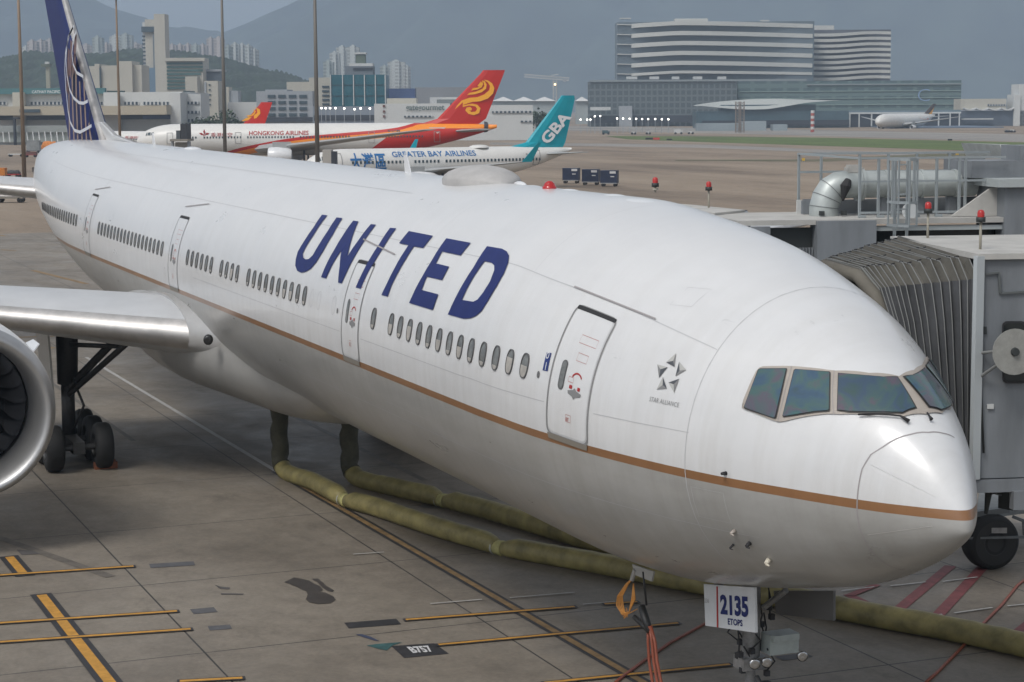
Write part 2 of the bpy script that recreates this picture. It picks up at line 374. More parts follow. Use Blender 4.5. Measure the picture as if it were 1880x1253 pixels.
# ---- cabin windows
PITCH = .5334; S0 = 8.2983; WZ = .527
def cabin_window(k, dz=0):
    s = S0+PITCH*k; th = th_of(s, WZ+dz); a, b = .128, .215
    def oval(a, b, n=20): return [(s+a*math.copysign(abs(math.cos(t))**.8, math.cos(t)), th+b/KA*math.copysign(abs(math.sin(t))**.85, math.sin(t))) for t in (2*math.pi*i/n for i in range(n))]
    mb = MB(); O = oval(a, b); I = oval(a-.02, b-.022); n = len(O)
    vs = [SP(*p, .002) for p in O]+[SP(*p, .022) for p in O]+[SP(*p, .022) for p in I]+[SP(*p, .010) for p in I]
    fs = []
    for q in range(3): fs += [(q*n+i, q*n+(i+1) % n, (q+1)*n+(i+1) % n, (q+1)*n+i) for i in range(n)]
    mb.add(vs, fs, 0); w = mb.build('cabin_window', RIM, plane, local=True)
    mb = MB(); mb.add([SP(*p, .012) for p in I]+[SP(s, th, .014)], [(i, (i+1)%n, n) for i in range(n)]); mb.build('pane', GLASSC, w, local=True)
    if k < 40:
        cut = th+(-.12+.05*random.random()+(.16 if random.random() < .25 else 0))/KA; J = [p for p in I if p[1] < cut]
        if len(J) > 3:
            J.sort(key=lambda p: math.atan2(p[1]-(th-.14/KA), p[0]-s)); mb = MB(); mb.add([SP(*p, .018) for p in J], [tuple(range(len(J)))]); mb.build('lit_lining', LINING, w, local=True)  # paler lower patch paints the lit cabin lining behind the pane
ks = list(range(13))+[14]+list(range(23, 33))+[34, 35, 36, 37]+list(range(39, 45))+list(range(50, 69))+list(range(76, 95))
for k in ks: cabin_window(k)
mb = MB()
for k in (19, 21, 22):
    s = S0+PITCH*k; th = th_of(s, WZ); skinline(mb, [(s+.12*math.cos(t), th+.2/KA*math.sin(t)) for t in (2*math.pi*i/14 for i in range(14))], .01, closed=True)
mb.build('plugged_window_seam', SEAM2, plane, local=True)
# ---- doors
PINK = mat('door_red_marking', (.42, .12, .10), .5)
def pax_door(s0, s1, big=True):
    t0, t1 = th_of((s0+s1)/2, -.49), th_of((s0+s1)/2, 1.54)
    d = MB(); skin(d, [rrect(s0+.055, s1-.055, t0+.075/KA, t1-.06/KA, .12)], .007, .15); do = d.build('door', SKIN, plane, smooth=True, local=True)
    d = MB(); skin(d, [rrect(s0, s1, t0, t1, .16), rrect(s0+.035, s1-.035, t0+.05/KA, t1-.03/KA, .13)], .009, .15); d.build('door_seam', DSEAM, do, local=True)
    d = MB(); skin(d, [rrect(s0+.04, s1-.04, t1-.09/KA, t1-.015/KA, .03)], .011, .1); d.build('gutter_shadow', DARK, do, local=True)  # dark band paints the shadow of the gutter over the door
    d = MB(); skin(d, [[(s0+.02, t0+.04/KA), (s1-.02, t0+.04/KA), (s1-.05, t0-.06/KA), (s0+.05, t0-.06/KA)]], .013, .1); d.build('door_sill', mat('sill_grey', (.2, .18, .15), .6), do, local=True)  # sill strip in one even grey-brown
    sm = (s0+s1)/2; W_ = s1-s0
    tw = th_of(sm, WZ-.02); xs = s1-.30*W_
    d = MB(); skin(d, [rrect(xs-.085, xs+.085, tw-.25/KA, tw+.25/KA, .08)], .012, .1); dw = d.build('door_window', RIM, do, local=True)
    d = MB(); skin(d, [rrect(xs-.062, xs+.062, tw-.225/KA, tw+.225/KA, .06)], .016, .1); d.build('pane', GLASSC, dw, local=True)
    # handle and markings
    xh = s0+.36*W_; th_ = th_of(sm, .29)
    d = MB(); skin(d, [[(xh+.19, th_+.02/KA), (xh+.05, th_+.05/KA), (xh, th_+.09/KA), (xh-.05, th_+.05/KA), (xh-.19, th_+.02/KA), (xh-.17, th_-.03/KA), (xh-.04, th_-.06/KA), (xh, th_-.1/KA), (xh+.05, th_-.06/KA), (xh+.17, th_-.03/KA)]], .014, .1); d.build('door_handle', mat('handle_grey', (.2, .2, .2), .4), do, local=True)
    d = MB(); tq = th_+.22/KA
    skin(d, [[(xh+.15*math.cos(R(a)), tq+.13/KA*math.sin(R(a))) for a in range(20, 170, 15)]+[(xh+.12*math.cos(R(a)), tq+.10/KA*math.sin(R(a))) for a in range(155, 10, -15)]], .012, .1)
    skin(d, [rrect(xh+.08, xh+.16, th_+.06/KA, th_+.12/KA, .01)], .015, .1, ); skin(d, [rrect(xh-.14, xh-.07, th_+.06/KA, th_+.12/KA, .01)], .015, .1)
    d.build('door_marking', RED if big else PINK, do, local=True)
    for (x0, x1, z0, z1) in ((-.22, .25, 1.02, 1.14), (-.12, .16, .76, .88), (.1, .24, .42, .50), (.06, .2, -.2, -.09)):
        d = MB(); ts0, ts1 = th_of(sm, z0+.02), th_of(sm, z1+.02); skinline(d, [(xh+x0-.02, ts0), (xh+x1-.02, ts0), (xh+x1-.02, ts1), (xh+x0-.02, ts1)], .008, .012, closed=True)
        if z0 > 0: d.build('door_placard', PINK, do, local=True)
    vs, fs = text_mesh('EXIT', .02); ts = th_of(sm, -.17); d.add([SP(xh+.17-.08*u, ts+v*.06/KA, .012) for u, v in vs], fs)
    d.build('door_placard', PINK, do, local=True)
pax_door(6.27, 7.47); pax_door(16.63, 17.79)
pax_door(S0+PITCH*46.1, S0+PITCH*48.3, False); pax_door(S0+PITCH*71, S0+PITCH*73.2, False)
# the foot of the letter I that lies on the second door is part of the I sheet, which stands proud of the door leaf
# small ports beside the doors
mb = MB()
for (x, y) in ((989, 688), (620, 571)):
    s, t = hit(x, y); skin(mb, [[(s+.04*math.cos(a), t+.06/KA*math.sin(a)) for a in (2*math.pi*i/10 for i in range(10))]], .012, .1)
mb.build('vent_port', mat('port_grey', (.12, .12, .12), .5), plane, local=True)
# ship placard (blue sticker)
mb = MB(); skinpx(mb, [[(410,578),(443,583),(415,713),(380,706)]], .01, .08, o=(900, 500), k=3.917); pl = mb.build('placard', mat('sticker_blue', (.012, .03, .16), .4), plane, local=True)
mb = MB(); s, t = hit(1007, 653); skinline(mb, [(s+.035*math.cos(a), t+.05/KA*math.sin(a)) for a in (2*math.pi*i/10 for i in range(10))], .018, .015, closed=True)
s, t = hit(1001, 679.5); skinline(mb, [(s-.02, t), (s-.01, t+.13/KA)], .018, .015); mb.build('placard_print', WHITE, pl, local=True)
# star emblem
ST = [((1340,585),(1268,650),(1328,683)), ((1412,705),(1362,645),(1335,750)), ((1325,868),(1285,795),(1362,768)), ((1200,845),(1245,755),(1273,838)), ((1205,665),(1278,685),(1217,762))]
cen = [(1318, 640), (1365, 708), (1322, 808), (1243, 812), (1228, 700)]
SGL = mat('star_light_grey', (.42, .42, .40), .4); SGD = mat('star_dark_grey', (.07, .075, .085), .4)
for T3, c in zip(ST, cen):
    mb = MB(); a, b_, c_ = T3
    skinpx(mb, [[a, b_, c]], .010, .1, 0, o=(900, 500), k=3.917); skinpx(mb, [[a, c, c_]], .010, .1, 2, o=(900, 500), k=3.917); skinpx(mb, [[c, b_, c_]], .010, .1, 1, o=(900, 500), k=3.917)
    mb.build('star_point', [SGL, SGD, mat('star_mid_grey', (.2, .2, .2), .4)], plane, local=True)
mb = MB(); vs, fs = text_mesh('STAR ALLIANCE', .0, space=1.1)
a, b_ = hit(1192.5, 737), hit(1246, 748.5); mb.add([SP(a[0]+(b_[0]-a[0])*u, a[1]+(b_[1]-a[1])*u+v*.085/KA, .01) for u, v in vs], fs); mb.build('star_wording', mat('wording_grey', (.25, .25, .25), .5), plane, local=True)
# ---- cockpit windows
CK = dict(o=(1340, 640), k=3.915)
FR = [(90,430),(98,380),(130,300),(190,170),(215,142),(240,133),(330,131),(432,131),(560,141),(700,158),(760,165),(800,165),(1000,183),(1215,207),(1338,494),(1250,494),(1000,483),(800,477),(700,474),(560,490),(400,525),(355,531),(300,515),(180,465)]
PN = [[(215,165),(232,157),(405,156),(410,162),(335,495),(325,503),(125,432),(114,420)], [(482,162),(712,182),(720,190),(719,445),(710,452),(620,458),(400,492),(391,484),(470,170)], [(786,192),(1178,230),(1186,238),(1273,448),(1268,470),(1258,472),(790,458),(781,450)]]
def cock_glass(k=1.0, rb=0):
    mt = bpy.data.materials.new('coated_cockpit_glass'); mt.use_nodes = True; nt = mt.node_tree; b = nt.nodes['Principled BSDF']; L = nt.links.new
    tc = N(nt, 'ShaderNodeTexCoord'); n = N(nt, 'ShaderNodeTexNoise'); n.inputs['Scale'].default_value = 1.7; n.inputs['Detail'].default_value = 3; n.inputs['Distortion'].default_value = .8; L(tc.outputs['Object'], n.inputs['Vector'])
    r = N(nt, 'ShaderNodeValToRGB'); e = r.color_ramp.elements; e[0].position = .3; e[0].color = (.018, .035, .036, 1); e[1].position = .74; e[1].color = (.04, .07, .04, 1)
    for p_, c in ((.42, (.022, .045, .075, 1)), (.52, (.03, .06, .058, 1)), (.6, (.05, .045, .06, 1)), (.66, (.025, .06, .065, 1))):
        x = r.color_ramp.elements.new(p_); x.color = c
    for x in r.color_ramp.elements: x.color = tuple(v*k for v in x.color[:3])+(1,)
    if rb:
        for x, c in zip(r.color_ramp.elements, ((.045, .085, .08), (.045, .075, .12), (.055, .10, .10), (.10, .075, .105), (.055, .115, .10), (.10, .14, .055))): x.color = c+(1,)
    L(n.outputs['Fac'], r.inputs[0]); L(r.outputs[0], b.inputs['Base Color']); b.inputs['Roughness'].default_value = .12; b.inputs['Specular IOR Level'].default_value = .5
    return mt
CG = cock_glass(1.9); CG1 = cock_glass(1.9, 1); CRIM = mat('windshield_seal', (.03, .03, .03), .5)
def ckp(p):
    h_ = hit(1340+p[0]/3.915, 640+p[1]/3.915)
    if p[0] in (1215, 1338): return (h_[0], math.pi/2)
    return h_
def dense(P, k=6): return [(P[i][0]+(P[(i+1) % len(P)][0]-P[i][0])*j/k, P[i][1]+(P[(i+1) % len(P)][1]-P[i][1])*j/k) for i in range(len(P)) for j in range(k)]
mb = MB(); FQ = [ckp(p) for p in FR]; skin(mb, [FQ], .018, .05); skin(mb, [FQ], .018, .05, mirror=True); fr = mb.build('windshield_frame', BEIGE, plane, smooth=True, local=True)
def pane1(g):
    out = [ckp(q) for q in dense([(781-g, 450+g*.5), (786-g, 192-g), (1168, 228-g)])[:-6]]
    for j in range(13):
        f = j/12; s = 1.835+g*.004+(1.315-g*.006-1.835)*f; yt_ = .062+.05*f-g*.0035; out.append((s, math.acos(yt_/float(fW(math.sqrt(s-.15))))))
    out += [ckp(q) for q in dense([(1240, 471+g), (790-g, 458+g)])[:-6]]
    return out
for mir in (False, True):
    for P in PN[:2]+[None]:
        if P is None:
            mb = MB(); skin(mb, [pane1(7)], .032, .07, mirror=mir); w = mb.build('cockpit_window', CRIM, plane, local=True)
            mb = MB(); skin(mb, [pane1(0)], .044, .07, mirror=mir); mb.build('pane', CG if mir else CG1, w, local=True); continue
        c = (sum(p[0] for p in P)/len(P), sum(p[1] for p in P)/len(P))
        mb = MB(); skin(mb, [[ckp(q) for q in dense([(p[0]+math.copysign(7, p[0]-c[0]), p[1]+math.copysign(7, p[1]-c[1])) for p in P])]], .032, .07, mirror=mir); w = mb.build('cockpit_window', CRIM, plane, local=True)
        mb = MB(); skin(mb, [[ckp(p) for p in dense(P)]], .044, .07, mirror=mir); mb.build('pane', CG, w, local=True)
mb = MB()
for L_ in ([(447,133),(432,200),(385,380),(350,528)], [(752,166),(752,476)], [(1190,206),(1215,250),(1320,492)]):
    skinline(mb, [hit(1340+x/3.915, 640+y/3.915) for x, y in L_], .010, .026)
mb.build('frame_joint', SEAM, fr, local=True)
# wipers
for pts in ([(930,487),(1050,484),(1150,491),(1225,500),(1285,538)], [(1408,480),(1425,505),(1438,528)]):
    mb = MB(); P = [Vector(SP(*hit(1340+x/3.915, 640+y/3.915), .05)) for x, y in pts]; mb.path(P, [.014]*(len(P)-1)+[.03], 6); mb.build('wiper', DARK, plane, smooth=True, local=True)
# probes and drains low on the nose
for x, y, c, rr in ((1333, 869, 'd', .03), (1349, 975, 'b', .035), (1377, 997, 'd', .035), (1412, 1028, 'w', .045), (1347, 1000, 'd', .02)):
    s, t = hit(x, y); mb = MB(); a = Vector(SP(s, t, 0)); b_ = Vector(SP(s, t, .09)); mb.tube(a, b_+Vector((-.02, 0, 0)), rr, rr*.7, 8); mb.tube(b_, b_+Vector((.08, 0, 0)), rr*.5, rr*.3, 6)
    mb.build('probe', {'d': DARK, 'b': BEIGE, 'w': mat('cream_paint', (.6, .55, .45), .5)}[c], plane, smooth=True, local=True)
# ---- things on the crown
def blister(s0, s1, w, h, y0=0, name='antenna_blister', mt=None):
    mb = MB(); nn = 16; mm = 12; vs = []
    for i in range(nn+1):
        t = i/nn; s = s0+(s1-s0)*t; k = math.sin(math.pi*min(1, max(0, t)))**.5
        for j in range(mm+1):
            a = math.pi*j/mm; yy = y0+w*k*math.cos(a); th = math.pi/2+yy/3.1; base = Vector(SP(s, th, -.03)); n_ = Vector((0, base.y, base.z-ZC)).normalized()
            vs.append(base+n_*(h*k*math.sin(a)**.7+.01))
    mb.add(vs, [(i*(mm+1)+j, i*(mm+1)+j+1, (i+1)*(mm+1)+j+1, (i+1)*(mm+1)+j) for i in range(nn) for j in range(mm)])
    return mb.build(name, mt or WHITE, plane, smooth=True, local=True)
GD = mat('radome_grey', (.40, .39, .38), .6, var=.1, scale=3)
blister(16.35, 19.1, .75, .36, 0, 'satellite_radome', GD)
for s, y, w, h in ((44, .1, .3, .09), (13.1, .15, .14, .04), (11.0, .1, .18, .04), (9.6, -.05, .25, .035), (16.0, .3, .08, .08), (15.1, .25, .12, .03)): blister(s, s+.9*(.6+w), w, h, y)
mb = MB(); s, t = 14.1, math.pi/2; b_ = Vector(SP(s, t)); mb.lathe([(-.02, .14), (.04, .14), (.05, .12), (.1, .10), (.14, .05), (.15, 0)], b_, (0, 0, 1), 14); mb.build('beacon', mat('beacon_red', (.4, .01, .01), .25, coat=.5), plane, smooth=True, local=True)
for s in (22.4, 50.0):
    mb = MB(); b_ = Vector(SP(s, math.pi/2)); mb.slab([b_+Vector((.2, 0, -.02)), b_+Vector((-.2, 0, -.02)), b_+Vector((-.28, 0, .42)), b_+Vector((-.1, 0, .42))], (0, .03, 0)); mb.build('blade_antenna', WHITE, plane, local=True)
# ---- wings, fin, stabilisers
def airfoil(n=24, t=.12, le=1.0):
    xs = [.5*(1-math.cos(math.pi*i/n)) for i in range(n+1)]
    th = lambda x: 5*t*(.2969*math.sqrt(x)-.126*x-.3516*x*x+.2843*x**3-.1036*x**4)
    up = [(x, th(x)*1.05+.02*math.sin(math.pi*x)) for x in xs[::-1]]; lo = [(x, -th(x)*.95+.02*math.sin(math.pi*x)) for x in xs[1:]]
    return up+lo
def lift(sections, name, mats, vertical=False, n=24, split=.055):
    """sections: (span, sLE, chord, z or y, t, twist)"""
    mb = MB(); vs = []
    for sp, sle, ch, z, t, tw in sections:
        for x, h in airfoil(n, t):
            xx = x*ch; hh = h*ch; a = math.radians(tw); dx = xx*math.cos(a)+hh*math.sin(a); dz = -xx*math.sin(a)+hh*math.cos(a)
            if vertical: vs.append((-(sle+dx), dz, sp))
            else: vs.append((-(sle+dx), sp, z+dz))
    M = 2*n+1; xs = [p[0] for p in airfoil(n, .12)]; sg = 1 if vertical else (1 if sections[-1][0] < 0 else -1)
    fs = []; ms = []
    for i in range(len(sections)-1):
        for k in range(M):
            k2 = (k+1) % M; f = (i*M+k, i*M+k2, (i+1)*M+k2, (i+1)*M+k)
            fs.append(f if sg > 0 else f[::-1]); ms.append(1 if max(xs[k], xs[k2]) < split and k2 != 0 else 0)
    e = len(sections)-1; fs.append(tuple(e*M+k for k in range(M))); ms.append(0)
    b = len(mb.v); mb.v += vs; mb.f += fs; mb.m += ms
    return mb.build(name, mats, plane, smooth=True, local=True, auto=50)
def wing(sg):
    sec = []
    for y, c, t, tw in ((3.05, 12.4, .134, 3), (5, 11.2, .13, 2.5), (7.5, 9.9, .12, 2), (10.5, 8.6, .11, 1), (16, 6.7, .10, 0), (24, 4.4, .095, -1), (30, 2.6, .09, -2), (32.4, .9, .08, -2)):
        sle = 28.9+.715*y+(0 if y < 30 else (y-30)*.6); sec.append((sg*y, sle, c*.93, 3.85+.086*min(y, 12)+.042*max(0, y-12), t, tw))
    return lift(sec, 'wing', [WINGP, METAL], split=.06)
WS = wing(-1); WP = wing(1)
GLV = mat('wing_glove_paint', (.48, .475, .465), .38, .35, var=.08, scale=1.2)
for sg in (-1, 1):
    sec = []
    for y, fwd, t in ((1.7, 3.4, .12), (2.2, 2.2, .125), (2.5, 1.35, .13), (2.75, .7, .134), (3.0, .2, .136), (3.2, .02, .136)):
        c = (12.45-(y-3)*.6)*.93; sle = 28.9+.715*y-fwd; sec.append((sg*y, sle, c+fwd, 3.85+.086*y+.03, t*(c/(c+fwd))*1.02, 2.8))
    lift(sec, 'wing_glove', [GLV, GLV])
def stab(sg):
    lift([(sg*y, 62.6+.72*y, 7.0-.42*y, 6.3+.1*y, .135, 0) for y in (.8, 2, 5, 8, 10.6)], 'stabiliser', [WINGP, METAL], split=.05)
stab(-1); stab(1)
FIN = [(z, 58.9+(z-8.6)*1.40, 8.6-(z-8.6)*.56, 0, .10, 0) for z in (9.6, 11, 14, 17, 18.6)]
FIN = [(8.3, 58.5, 8.9, 0, .10, 0), (9.0, 59.4, 8.4, 0, .10, 0)]+FIN
lift([(8.4, 47.5, 13.5, 0, .03, 0), (8.72, 49.5, 11.6, 0, .028, 0), (8.84, 53.5, 7.8, 0, .035, 0), (9.02, 56.8, 4.6, 0, .06, 0), (9.5, 59.5, 1.8, 0, .13, 0)], 'dorsal_fillet', [WHITE, METAL], vertical=True, split=.05)
fin = lift(FIN, 'tail_fin', [BLUE, METAL], vertical=True, split=.05)
# ---- belly fairing
mb = MB(); n1 = 40; n2 = 40; vs = []
for i in range(n1+1):
    t = i/n1; s = 22.6+22.4*t; k = min(1, math.sin(math.pi*min(t/.62, .5) if t < .31 else math.pi*.5*(1-t)/.42 if t > .58 else math.pi/2)) ; k = max(0, k)**.8
    kw = k*max(0, min(1, (s-27.5)/6.5)) if s < 34 else k; cz = 3.8; hw = 2.2+1.3*kw; hh = .55+1.2*k
    for j in range(n2+1):
        a = math.pi*(1.36*j/n2-.18); vs.append((-s, -hw*math.copysign(abs(math.cos(a))**.88, math.cos(a)), cz-hh*math.copysign(abs(math.sin(a))**.88, math.sin(a))))
mb.add(vs, [(i*(n2+1)+j, (i+1)*(n2+1)+j, (i+1)*(n2+1)+j+1, i*(n2+1)+j+1) for i in range(n1) for j in range(n2)])
mb.f = [f[::-1] for f in mb.f]
mb.build('belly_fairing', GREYP, plane, smooth=True, local=True)
# wing root fillet and landing light
mb = MB(); p = yhit(384, 622, -3.0); mb.lathe([(0, .0), (.02, .09), (.0, .125), (-.3, .13)], p+Vector((.22, -.08, -.02)), (1, -.25, 0), 16); mb.build('landing_light', mat('lamp_glass_dark', (.02, .02, .02), .15), plane, smooth=True, local=True)
# ---- engine
def engine(sg):
    E0 = Vector((-24.9, sg*9.82, 3.34)); ax = (-1, 0, 0)
    mb = MB(); mb.lathe([(1.6, 1.60), (1.1, 1.585), (.55, 1.60), (.25, 1.67), (.08, 1.76), (0, 1.85), (.03, 1.92), (.15, 1.99), (.5, 2.07)], E0, ax, 64, 1)
    mb.lathe([(.5, 2.07), (1.2, 2.12), (2.5, 2.13), (4, 2.0), (5.2, 1.75), (5.4, 1.7), (5.3, 1.6), (4, 1.5)], E0, ax, 64, 0)
    mb.lathe([(4, 1.25), (5.6, 1.15), (6.8, .8), (6.9, .7)], E0, ax, 48, 1)
    e = mb.build('engine_nacelle', [WHITE, mat('inlet_lip_metal', (.44, .44, .44), .45, .85, var=.05, scale=3)], plane, smooth=True, local=True)
    mb = MB(); mb.lathe([(.7, 0), (.75, .1), (1.0, .28), (1.4, .45), (1.6, .5)], E0, ax, 32); mb.build('spinner', mat('spinner_grey', (.06, .06, .06), .4), e, smooth=True, local=True)
    mb = MB(); mb.lathe([(1.95, .0), (1.95, 1.62)], E0, ax, 48); mb.build('duct_back', DARK, e, local=True)
    BL = mat('fan_blade_dark', (.022, .022, .025), .25, .5); 
    mb0 = MB(); nr = 8; vs = []
    for i in range(nr+1):
        r_ = .45+(1.57-.45)*i/nr; tw = 25+40*i/nr; c = .26+.12*math.sin(math.pi*i/nr); sw = .18*math.sin(1.6*i/nr*math.pi)
        for q in (-1, 1):
            vs.append((1.75+c*q*math.cos(R(tw))*.6, r_*math.cos((c*q*math.sin(R(tw))+sw)/r_), r_*math.sin((c*q*math.sin(R(tw))+sw)/r_)))
    for b in range(22):
        a = 2*math.pi*b/22; ca, sa = math.cos(a), math.sin(a); mb = MB()
        mb.add([(E0.x-v[0], E0.y+v[1]*ca-v[2]*sa, E0.z+v[1]*sa+v[2]*ca) for v in vs], [(2*i, 2*i+1, 2*i+3, 2*i+2) for i in range(nr)])
        mb.build('fan_blade', BL, e, smooth=True, local=True)
    mb = MB()   # strake on the inboard shoulder
    c = E0+Vector((-1.6, -sg*1.66, 1.05)); mb.slab([c, c+Vector((-1.5, 0, .1)), c+Vector((-1.4, -sg*.34, .26)), c+Vector((-.5, -sg*.34, .26))], (0, .02*sg, .02)); mb.build('strake', WHITE, e, local=True)
    mb = MB(); P = [E0+Vector((-2.2, 0, 2.0)), E0+Vector((-8.6, 0, 1.0)), E0+Vector((-9.5, 0, 1.7)), E0+Vector((-4.5, 0, 2.55))]; mb.slab([p_+Vector((0, -.22, 0)) for p_ in P], (0, .44, 0)); mb.build('pylon', GREYP, plane, local=True)
engine(-1); engine(1)
# ---- main landing gear
def wheel(c, r, w, name, parent, ax=(0, 1, 0)):
    c = Vector(c); ax = Vector(ax); mb = MB(); k = w/2
    mb.lathe([(-k, r*.55), (-k, r*.8), (-k*.85, r*.93), (-k*.5, r), (k*.5, r), (k*.85, r*.93), (k, r*.8), (k, r*.55)], c, ax, 32); o = mb.build(name, RUBBER, parent, smooth=True, local=True)
    mb = MB(); mb.lathe([(-k*.9, 0), (-k*.9, r*.2), (-k*.6, r*.5), (-k, r*.56)], c, ax, 20); mb.lathe([(k, r*.56), (k*.6, r*.5), (k*.9, r*.2), (k*.9, 0)], c, ax, 20); mb.build('rim', STRUT, o, smooth=True, local=True)
def zg(s): return -TH*(20-s)*-1*0+ (20-s)*TH  # height of the level ground in the aircraft frame
def main_gear(sg):
    g0 = zg(37.1); y = sg*5.49; mb = MB()
    mb.tube((-37.1, y, .6+g0), (-37.1, y, 2.6), .2, .2, 14); mb.tube((-37.1, y, 2.2), (-36.9, y-.0, 4.6), .3, .34, 14)
    g = mb.build('main_gear_strut', STRUT, plane, smooth=True, local=True)
    mb = MB(); mb.box((-37.1, y, .67+g0), (3.3, .34, .34))
    for s in (35.65, 37.1, 38.55): mb.tube((-s, y-.95, .67+g0), (-s, y+.95, .67+g0), .09)
    mb.build('bogie_beam', STRUT, g, local=True)
    mb = MB(); mb.path([(-36.9, y, 2.1), (-37.0, sg*3.9, 3.6), (-37.0, sg*3.0, 4.0)], [.12, .12, .1]); mb.path([(-36.9, y, 1.9), (-35.0, sg*4.2, 3.5), (-34.6, sg*4.0, 3.8)], .09)
    mb.path([(-36.6, y, 3.4), (-36.4, sg*4.1, 3.3), (-36.0, sg*3.2, 3.7)], .07); mb.path([(-36.85, y-sg*.1, 2.4), (-36.5, y-.35*sg, 1.6), (-36.8, y-.1*sg, .9)], .04); mb.build('side_brace', STRUT, g, smooth=True, local=True)
    mb = MB(); mb.slab([(-36.0, y+sg*.75, 4.5), (-38.2, y+sg*.75, 4.5), (-38.1, y+sg*.6, 1.9), (-36.1, y+sg*.6, 1.9)], (0, .06, 0)); mb.build('gear_door', GREYP, g, local=True)
    for s in (35.65, 37.1, 38.55):
        for dy in (-.7, .7): wheel((-s, y+dy, .67+zg(s)), .67, .5, 'tyre', g)
main_gear(-1); main_gear(1)
# ---- nose gear
gz = zg(5.9); mb = MB()
mb.tube((-5.95, 0, .55+gz), (-5.95, 0, 1.5+gz), .085, .085, 14); mb.tube((-5.95, 0, 1.35+gz), (-5.95, 0, 3.2), .15, .15, 14)
mb.tube((-5.95, -.5, .54+gz), (-5.95, .5, .54+gz), .06); mb.box((-5.95, 0, 1.45+gz), (.34, .44, .2)); mb.path([(-6.1, .0, 1.9), (-7.6, .0, 3.0)], .07); mb.path([(-5.75, .12, 2.5), (-5.2, .2, 2.9)], .05)
ng = mb.build('nose_gear_strut', mat('nose_gear_grey', (.22, .22, .22), .4, .2, var=.3, scale=10), plane, smooth=True, local=True, auto=40)
mb = MB(); mb.path([(-5.75, 0, 1.25+gz), (-5.35, 0, .95+gz), (-5.8, 0, .62+gz)], .05, 8); mb.build('torque_link', STRUT, ng, local=True)
for dy in (-.28, .28): wheel((-5.95, dy, .54+gz), .54, .36, 'tyre', ng)
mb = MB(); mb.box((-5.75, .42, 1.78+gz), (.3, .52, .32)); mb.box((-5.63, .42, 1.9+gz), (.2, .46, .1)); mb.build('steering_box', mat('box_pale_grey', (.34, .38, .37), .4, var=.1, scale=6), ng, local=True)
for y_, z_ in ((.75, 1.55), (-.12, 1.52), (.1, 1.52)):
    mb = MB(); mb.lathe([(-.12, .03), (-.06, .07), (.02, .09), (.03, .06), (.02, 0)], (-5.6, y_, z_+gz), (1, -.3, 0), 14); mb.build('taxi_light', STEEL, ng, smooth=True, local=True)
mb = MB(); rnd = random.Random(4)
for i in range(14):
    y_ = rnd.uniform(-.3, .3); x_ = rnd.uniform(-6.1, -5.7); z_ = rnd.uniform(1.3, 2.5)+gz
    mb.path([(x_, y_, z_), (x_+rnd.uniform(-.1, .15), y_+rnd.uniform(-.2, .2), z_+.15), (x_+rnd.uniform(-.1, .1), y_, z_+.4)], .014, 6)
    mb.box((x_+.05, y_, z_), (.08, .08, .09))
mb.build('hydraulic_lines', DARK, ng, local=True)
# nose gear door carrying the ship number
YD = -.62
Q = [yhit(1292, 1073, YD), yhit(1385, 1079, YD), yhit(1387, 1162, YD), yhit(1295, 1149, YD)]
def bl(u, v): return (Q[3]*(1-u)+Q[2]*u)*(1-v)+(Q[0]*(1-u)+Q[1]*u)*v
mb = MB(); mb.slab(Q, (0, .04, 0)); gd = mb.build('nose_gear_door', mat('door_panel_pale', (.56, .58, .60), .4, var=.04, scale=4), plane, local=True)
def dtext(st, u0, u1, v0, v1, mt, bold=.03, name='ship_number'):
    mb = MB(); vs, fs = text_mesh(st, bold); mb.add([bl(u0+(u1-u0)*u, v0+(v1-v0)*v)+Vector((0, -.006, 0)) for u, v in vs], fs); mb.build(name, mt, gd, local=True)
dtext('2135', .33, .88, .32, .79, BLUE, .045); dtext('ETOPS', .47, .76, .10, .25, BLUE, .03, 'range_marking')
dtext('236', .01, .1, .56, .66, mat('wording_grey', (.25, .25, .25)), .0, 'door_wording')
mb = MB(); mb.slab([bl(.245, .0)+Vector((0, -.004, 0)), bl(.275, .0)+Vector((0, -.004, 0)), bl(.29, .97)+Vector((0, -.004, 0)), bl(.265, .97)+Vector((0, -.004, 0))], (0, -.004, 0)); mb.build('red_line', RED, gd, local=True)
mb = MB(); P = [yhit(1420, 1085, .62), yhit(1530, 1085, .62), yhit(1530, 1140, .62), yhit(1425, 1128, .62)]; mb.slab(P, (0, .04, 0)); mb.build('nose_gear_door', mat('inner_door_grey', (.12, .12, .12), .6), plane, local=True)
# fin artwork
def fh(px, py): 
    p = yhit(px, py, -.36); return p
ARTW = mat('art_white', (.62, .64, .68), .4); ARTG = mat('art_gold', (.28, .2, .16), .5); ARTB = mat('art_brown', (.16, .09, .085), .5)
def finline(pts, w, mt, name='globe_line', y=-.52):
    mb = MB(); P = [yhit(px, py, y) for px, py in pts]; vs = []
    for i, p in enumerate(P):
        t = (P[min(i+1, len(P)-1)]-P[max(i-1, 0)]); t = Vector((t.x, 0, t.z)).normalized(); nn = Vector((-t.z, 0, t.x))*w/2
        vs += [p+nn, p-nn]
    mb.add([v for v in vs], [(2*i, 2*i+1, 2*i+3, 2*i+2) for i in range(len(P)-1)]); return mb.build(name, mt, fin, local=True)

